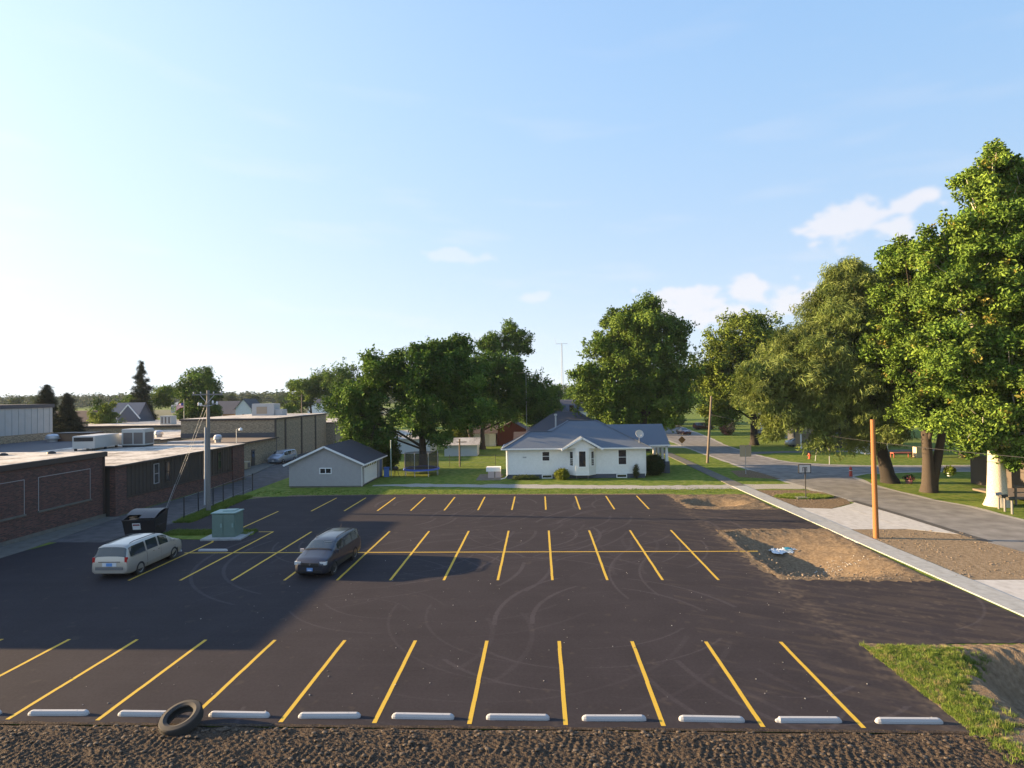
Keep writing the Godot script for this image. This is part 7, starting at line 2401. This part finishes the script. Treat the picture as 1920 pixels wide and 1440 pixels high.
	for b in bg:
		var h: float = b[2]; var w: float = b[3]
		tree("shade_tree", b[4], Vector3(b[0], 0, b[1]), [[V.call(0, h * 0.62, 0), V.call(w * 0.8, h * 0.3, w * 0.8), 1100], [V.call(-w * 0.5, h * 0.5, 0.5), V.call(w * 0.55, h * 0.25, w * 0.5), 550], [V.call(w * 0.5, h * 0.52, 0), V.call(w * 0.55, h * 0.27, w * 0.5), 550], [V.call(w * 0.1, h * 0.85, 0), V.call(w * 0.45, h * 0.17, w * 0.45), 320], [V.call(0, h * 0.32, w * 0.2), V.call(w * 0.75, h * 0.2, w * 0.6), 600]],
			{"trunk_r": 0.4, "fork": h * 0.2, "pal": deep if k % 3 else mid, "size": 1.6, "bark": "bark_dark"}, 520 + k, "background shade trees")
		k += 1
	# left background
	conifer("spruce_tree", "tall pointed spruce beyond the school roofs", Vector3(-102.6, 0, -150.0), 19.6, 4.6, [Color(0.02, 0.036, 0.016), Color(0.045, 0.065, 0.025)], 601, 3600)
	conifer("dark_conifer", "dark conifer with a ragged top behind the gym", Vector3(-93.8, 0, -110.0), 12.4, 4.6, [Color(0.016, 0.03, 0.014), Color(0.035, 0.05, 0.02)], 602, 2600)
	conifer("dark_conifer", "smaller dark conifer right of the gym corner", Vector3(-86.4, 0, -106.0), 10.8, 3.8, [Color(0.014, 0.026, 0.014), Color(0.03, 0.042, 0.018)], 603, 2400)
	tree("oak_tree", "dense round tree behind the utility pole", Vector3(-81.8, 0, -141.0), [[V.call(0, 10.5, 0), V.call(5.4, 5.2, 5), 1500], [V.call(0.5, 14.6, 0), V.call(3.6, 2.6, 3.4), 500], [V.call(-2.6, 7.0, 0.5), V.call(3.4, 3.4, 3.2), 550], [V.call(2.6, 6.8, 0.5), V.call(3.4, 3.6, 3.2), 550]], {"trunk_r": 0.45, "fork": 3.0, "pal": deep, "size": 1.4, "bark": "bark_dark"}, 604)
	tree("elm_tree", "spreading tree beyond the hall roof, left of the trampoline tree", Vector3(-66.5, 0, -172.0), [[V.call(0, 11.0, 0), V.call(5.6, 4.4, 5), 1100], [V.call(-3.6, 8.0, 0), V.call(3.8, 4.0, 3.6), 600], [V.call(3.6, 13.2, 0), V.call(4.2, 3.8, 4), 700], [V.call(-4.6, 12.6, 0), V.call(1.8, 1.8, 1.8), 160]], {"trunk_r": 0.4, "fork": 3.0, "pal": mid, "size": 1.6}, 605)
	tree("elm_tree", "darker tree touching the left side of the trampoline tree", Vector3(-55.0, 0, -168.0), [[V.call(0, 12.0, 0), V.call(6.0, 5.6, 5), 1300], [V.call(4.5, 8.0, 0), V.call(4.5, 5.0, 4), 700], [V.call(-3.5, 7.0, 0), V.call(3.5, 4.0, 3.5), 500]], {"trunk_r": 0.4, "fork": 3.0, "pal": deep, "size": 1.6, "bark": "bark_dark"}, 606)
	tree("small_tree", "light green young tree in front of the blue bungalow", Vector3(-92.5, 0, -124.0), [[V.call(0, 4.8, 0), V.call(3.4, 3.2, 3), 700], [V.call(0.8, 7.0, 0), V.call(2.0, 1.9, 2), 260], [V.call(-1.8, 3.2, 0.5), V.call(2.2, 2.0, 2), 260]], {"trunk_r": 0.16, "fork": 1.6, "pal": warm, "size": 1.1}, 607)
	tree("garden_tree", "rounded tree left of the tall spruce", Vector3(-111.0, 0, -160.0), [[V.call(0, 7.2, 0), V.call(4.5, 4.0, 4), 800], [V.call(7.5, 9.4, -2), V.call(4.0, 3.6, 4), 650]], {"trunk_r": 0.3, "fork": 2.5, "pal": mid, "size": 1.4}, 608)
	tree("garden_tree", "low tree between the bungalow and conifers", Vector3(-113.5, 0, -150.0), [[V.call(0, 6.0, 0), V.call(4.0, 3.0, 4), 520]], {"trunk_r": 0.25, "fork": 2.0, "pal": deep, "size": 1.4}, 609)
	bush("hedge", "dark hedge in front of the blue bungalow", Vector3(-93.0, 0, -122.0), Vector3(8.0, 1.3, 1.5), 700, deep, 1.3, 610)
	bush("hedge", "dark hedge beneath the round tree by the flag", Vector3(-79.0, 0, -131.0), Vector3(7.0, 1.6, 1.5), 650, deep, 1.3, 611)
	# shrubs round the houses
	bush("round_shrub", "yellow green rounded shrub by the bay of the house", Vector3(2.35, 0, -65.1), Vector3(0.78, 0.58, 0.6), 420, [Color(0.16, 0.2, 0.02), Color(0.24, 0.26, 0.03)], 0.42, 612)
	bush("round_shrub", "large dark clipped shrub beside the porch", Vector3(12.75, 0, -68.0), Vector3(1.15, 1.15, 1.0), 900, [Color(0.025, 0.045, 0.012), Color(0.06, 0.09, 0.02)], 0.45, 613)
	bush("flower_bed", "low leafy plants along the house foundation", Vector3(-1.6, 0, -65.2), Vector3(1.5, 0.22, 0.35), 220, [Color(0.07, 0.11, 0.02), Color(0.14, 0.17, 0.04)], 0.35, 614)
	bush("dry_plant", "small dry plant beside the right basement window", Vector3(10.4, 0, -65.5), Vector3(0.3, 0.75, 0.3), 120, [Color(0.12, 0.1, 0.05), Color(0.1, 0.12, 0.04)], 0.35, 615)
	bush("lilac_bush", "bright green bush lit by the sun behind the lawn", Vector3(-13.2, 0, -101.0), Vector3(2.0, 2.3, 1.8), 800, [Color(0.09, 0.13, 0.02), Color(0.18, 0.21, 0.035)], 0.9, 616)
	bush("young_bush", "green bush at the back corner of the garage", Vector3(-19.4, 0, -75.0), Vector3(1.8, 1.9, 1.5), 600, [Color(0.04, 0.075, 0.015), Color(0.09, 0.13, 0.025)], 0.8, 617)
	bush("street_shrub", "sunlit shrub at the far end of the street", Vector3(33.5, 0, -158.0), Vector3(4.5, 1.8, 2.0), 700, warm, 1.2, 618)

func far_land() -> void:
	# pale crop fields beyond the town
	var mb := MB.new()
	flat(mb, [[-420.0, -300.0], [-70.0, -270.0], [-60.0, -420.0], [-480.0, -520.0]], 0.05)
	structure("field", mb, MT("crop", lin(0.15, 0.2, 0.05), 0.95, texs["grass"], 0.03))
	# a distant wood along the horizon
	var r := RandomNumberGenerator.new(); r.seed = 77
	var mm := MultiMesh.new()
	mm.transform_format = MultiMesh.TRANSFORM_3D; mm.use_colors = true; mm.mesh = clump("leaf")
	var n := 9000
	mm.instance_count = n
	var nz := noise(3, 0.02, 3)
	for k in n:
		var x := r.randf_range(-1100, 700)
		var z := -620.0 - 260.0 * r.randf() + 60.0 * nz.get_noise_1d(x * 0.3)
		var hh := 9.0 + 9.0 * maxf(0.0, nz.get_noise_1d(x) + 0.3) + 3.0 * nz.get_noise_1d(x * 9.0)
		var y := hh * sqrt(r.randf())
		var s := r.randf_range(6.0, 11.0)
		mm.set_instance_transform(k, Transform3D(Basis.from_euler(Vector3(r.randf() * 6, r.randf() * 6, 0)).scaled(Vector3(s * 1.4, s * 0.7, s)), Vector3(x, y, z)))
		var g := r.randf_range(0.7, 1.2)
		mm.set_instance_color(k, Color(0.055 * g, 0.085 * g, 0.03 * g))
	stuff_mm("distant_wood", mm, leafy("leaf", 0.3), "long line of distant trees along the horizon", "wood")
	# scattered middle-distance trees on the fields
	var sp := [[-190.0, -360.0], [-172.0, -352.0], [-150.0, -345.0], [-230.0, -420.0], [-120.0, -420.0], [-262.0, -300.0], [-300.0, -330.0]]
	var lab := ["small tree left of the red barn", "tree right of the red barn", "narrow tree on the field edge", "lone tree far out on the fields", "tree beyond the white barn", "tree behind the gym on the fields", "low tree at the far left over the gym"]
	for k in sp.size():
		tree("field_tree", lab[k], Vector3(sp[k][0], 0, sp[k][1]), [[Vector3(0, 6.0, 0), Vector3(4.5, 4.5, 4.5), 320], [Vector3(1.0, 9.0, 0), Vector3(3.0, 2.6, 3.0), 140]], {"trunk_r": 0.3, "fork": 2.0, "pal": [Color(0.04, 0.07, 0.02), Color(0.08, 0.115, 0.03)], "size": 2.0, "boughs": 2}, 700 + k, "trees on the far fields")
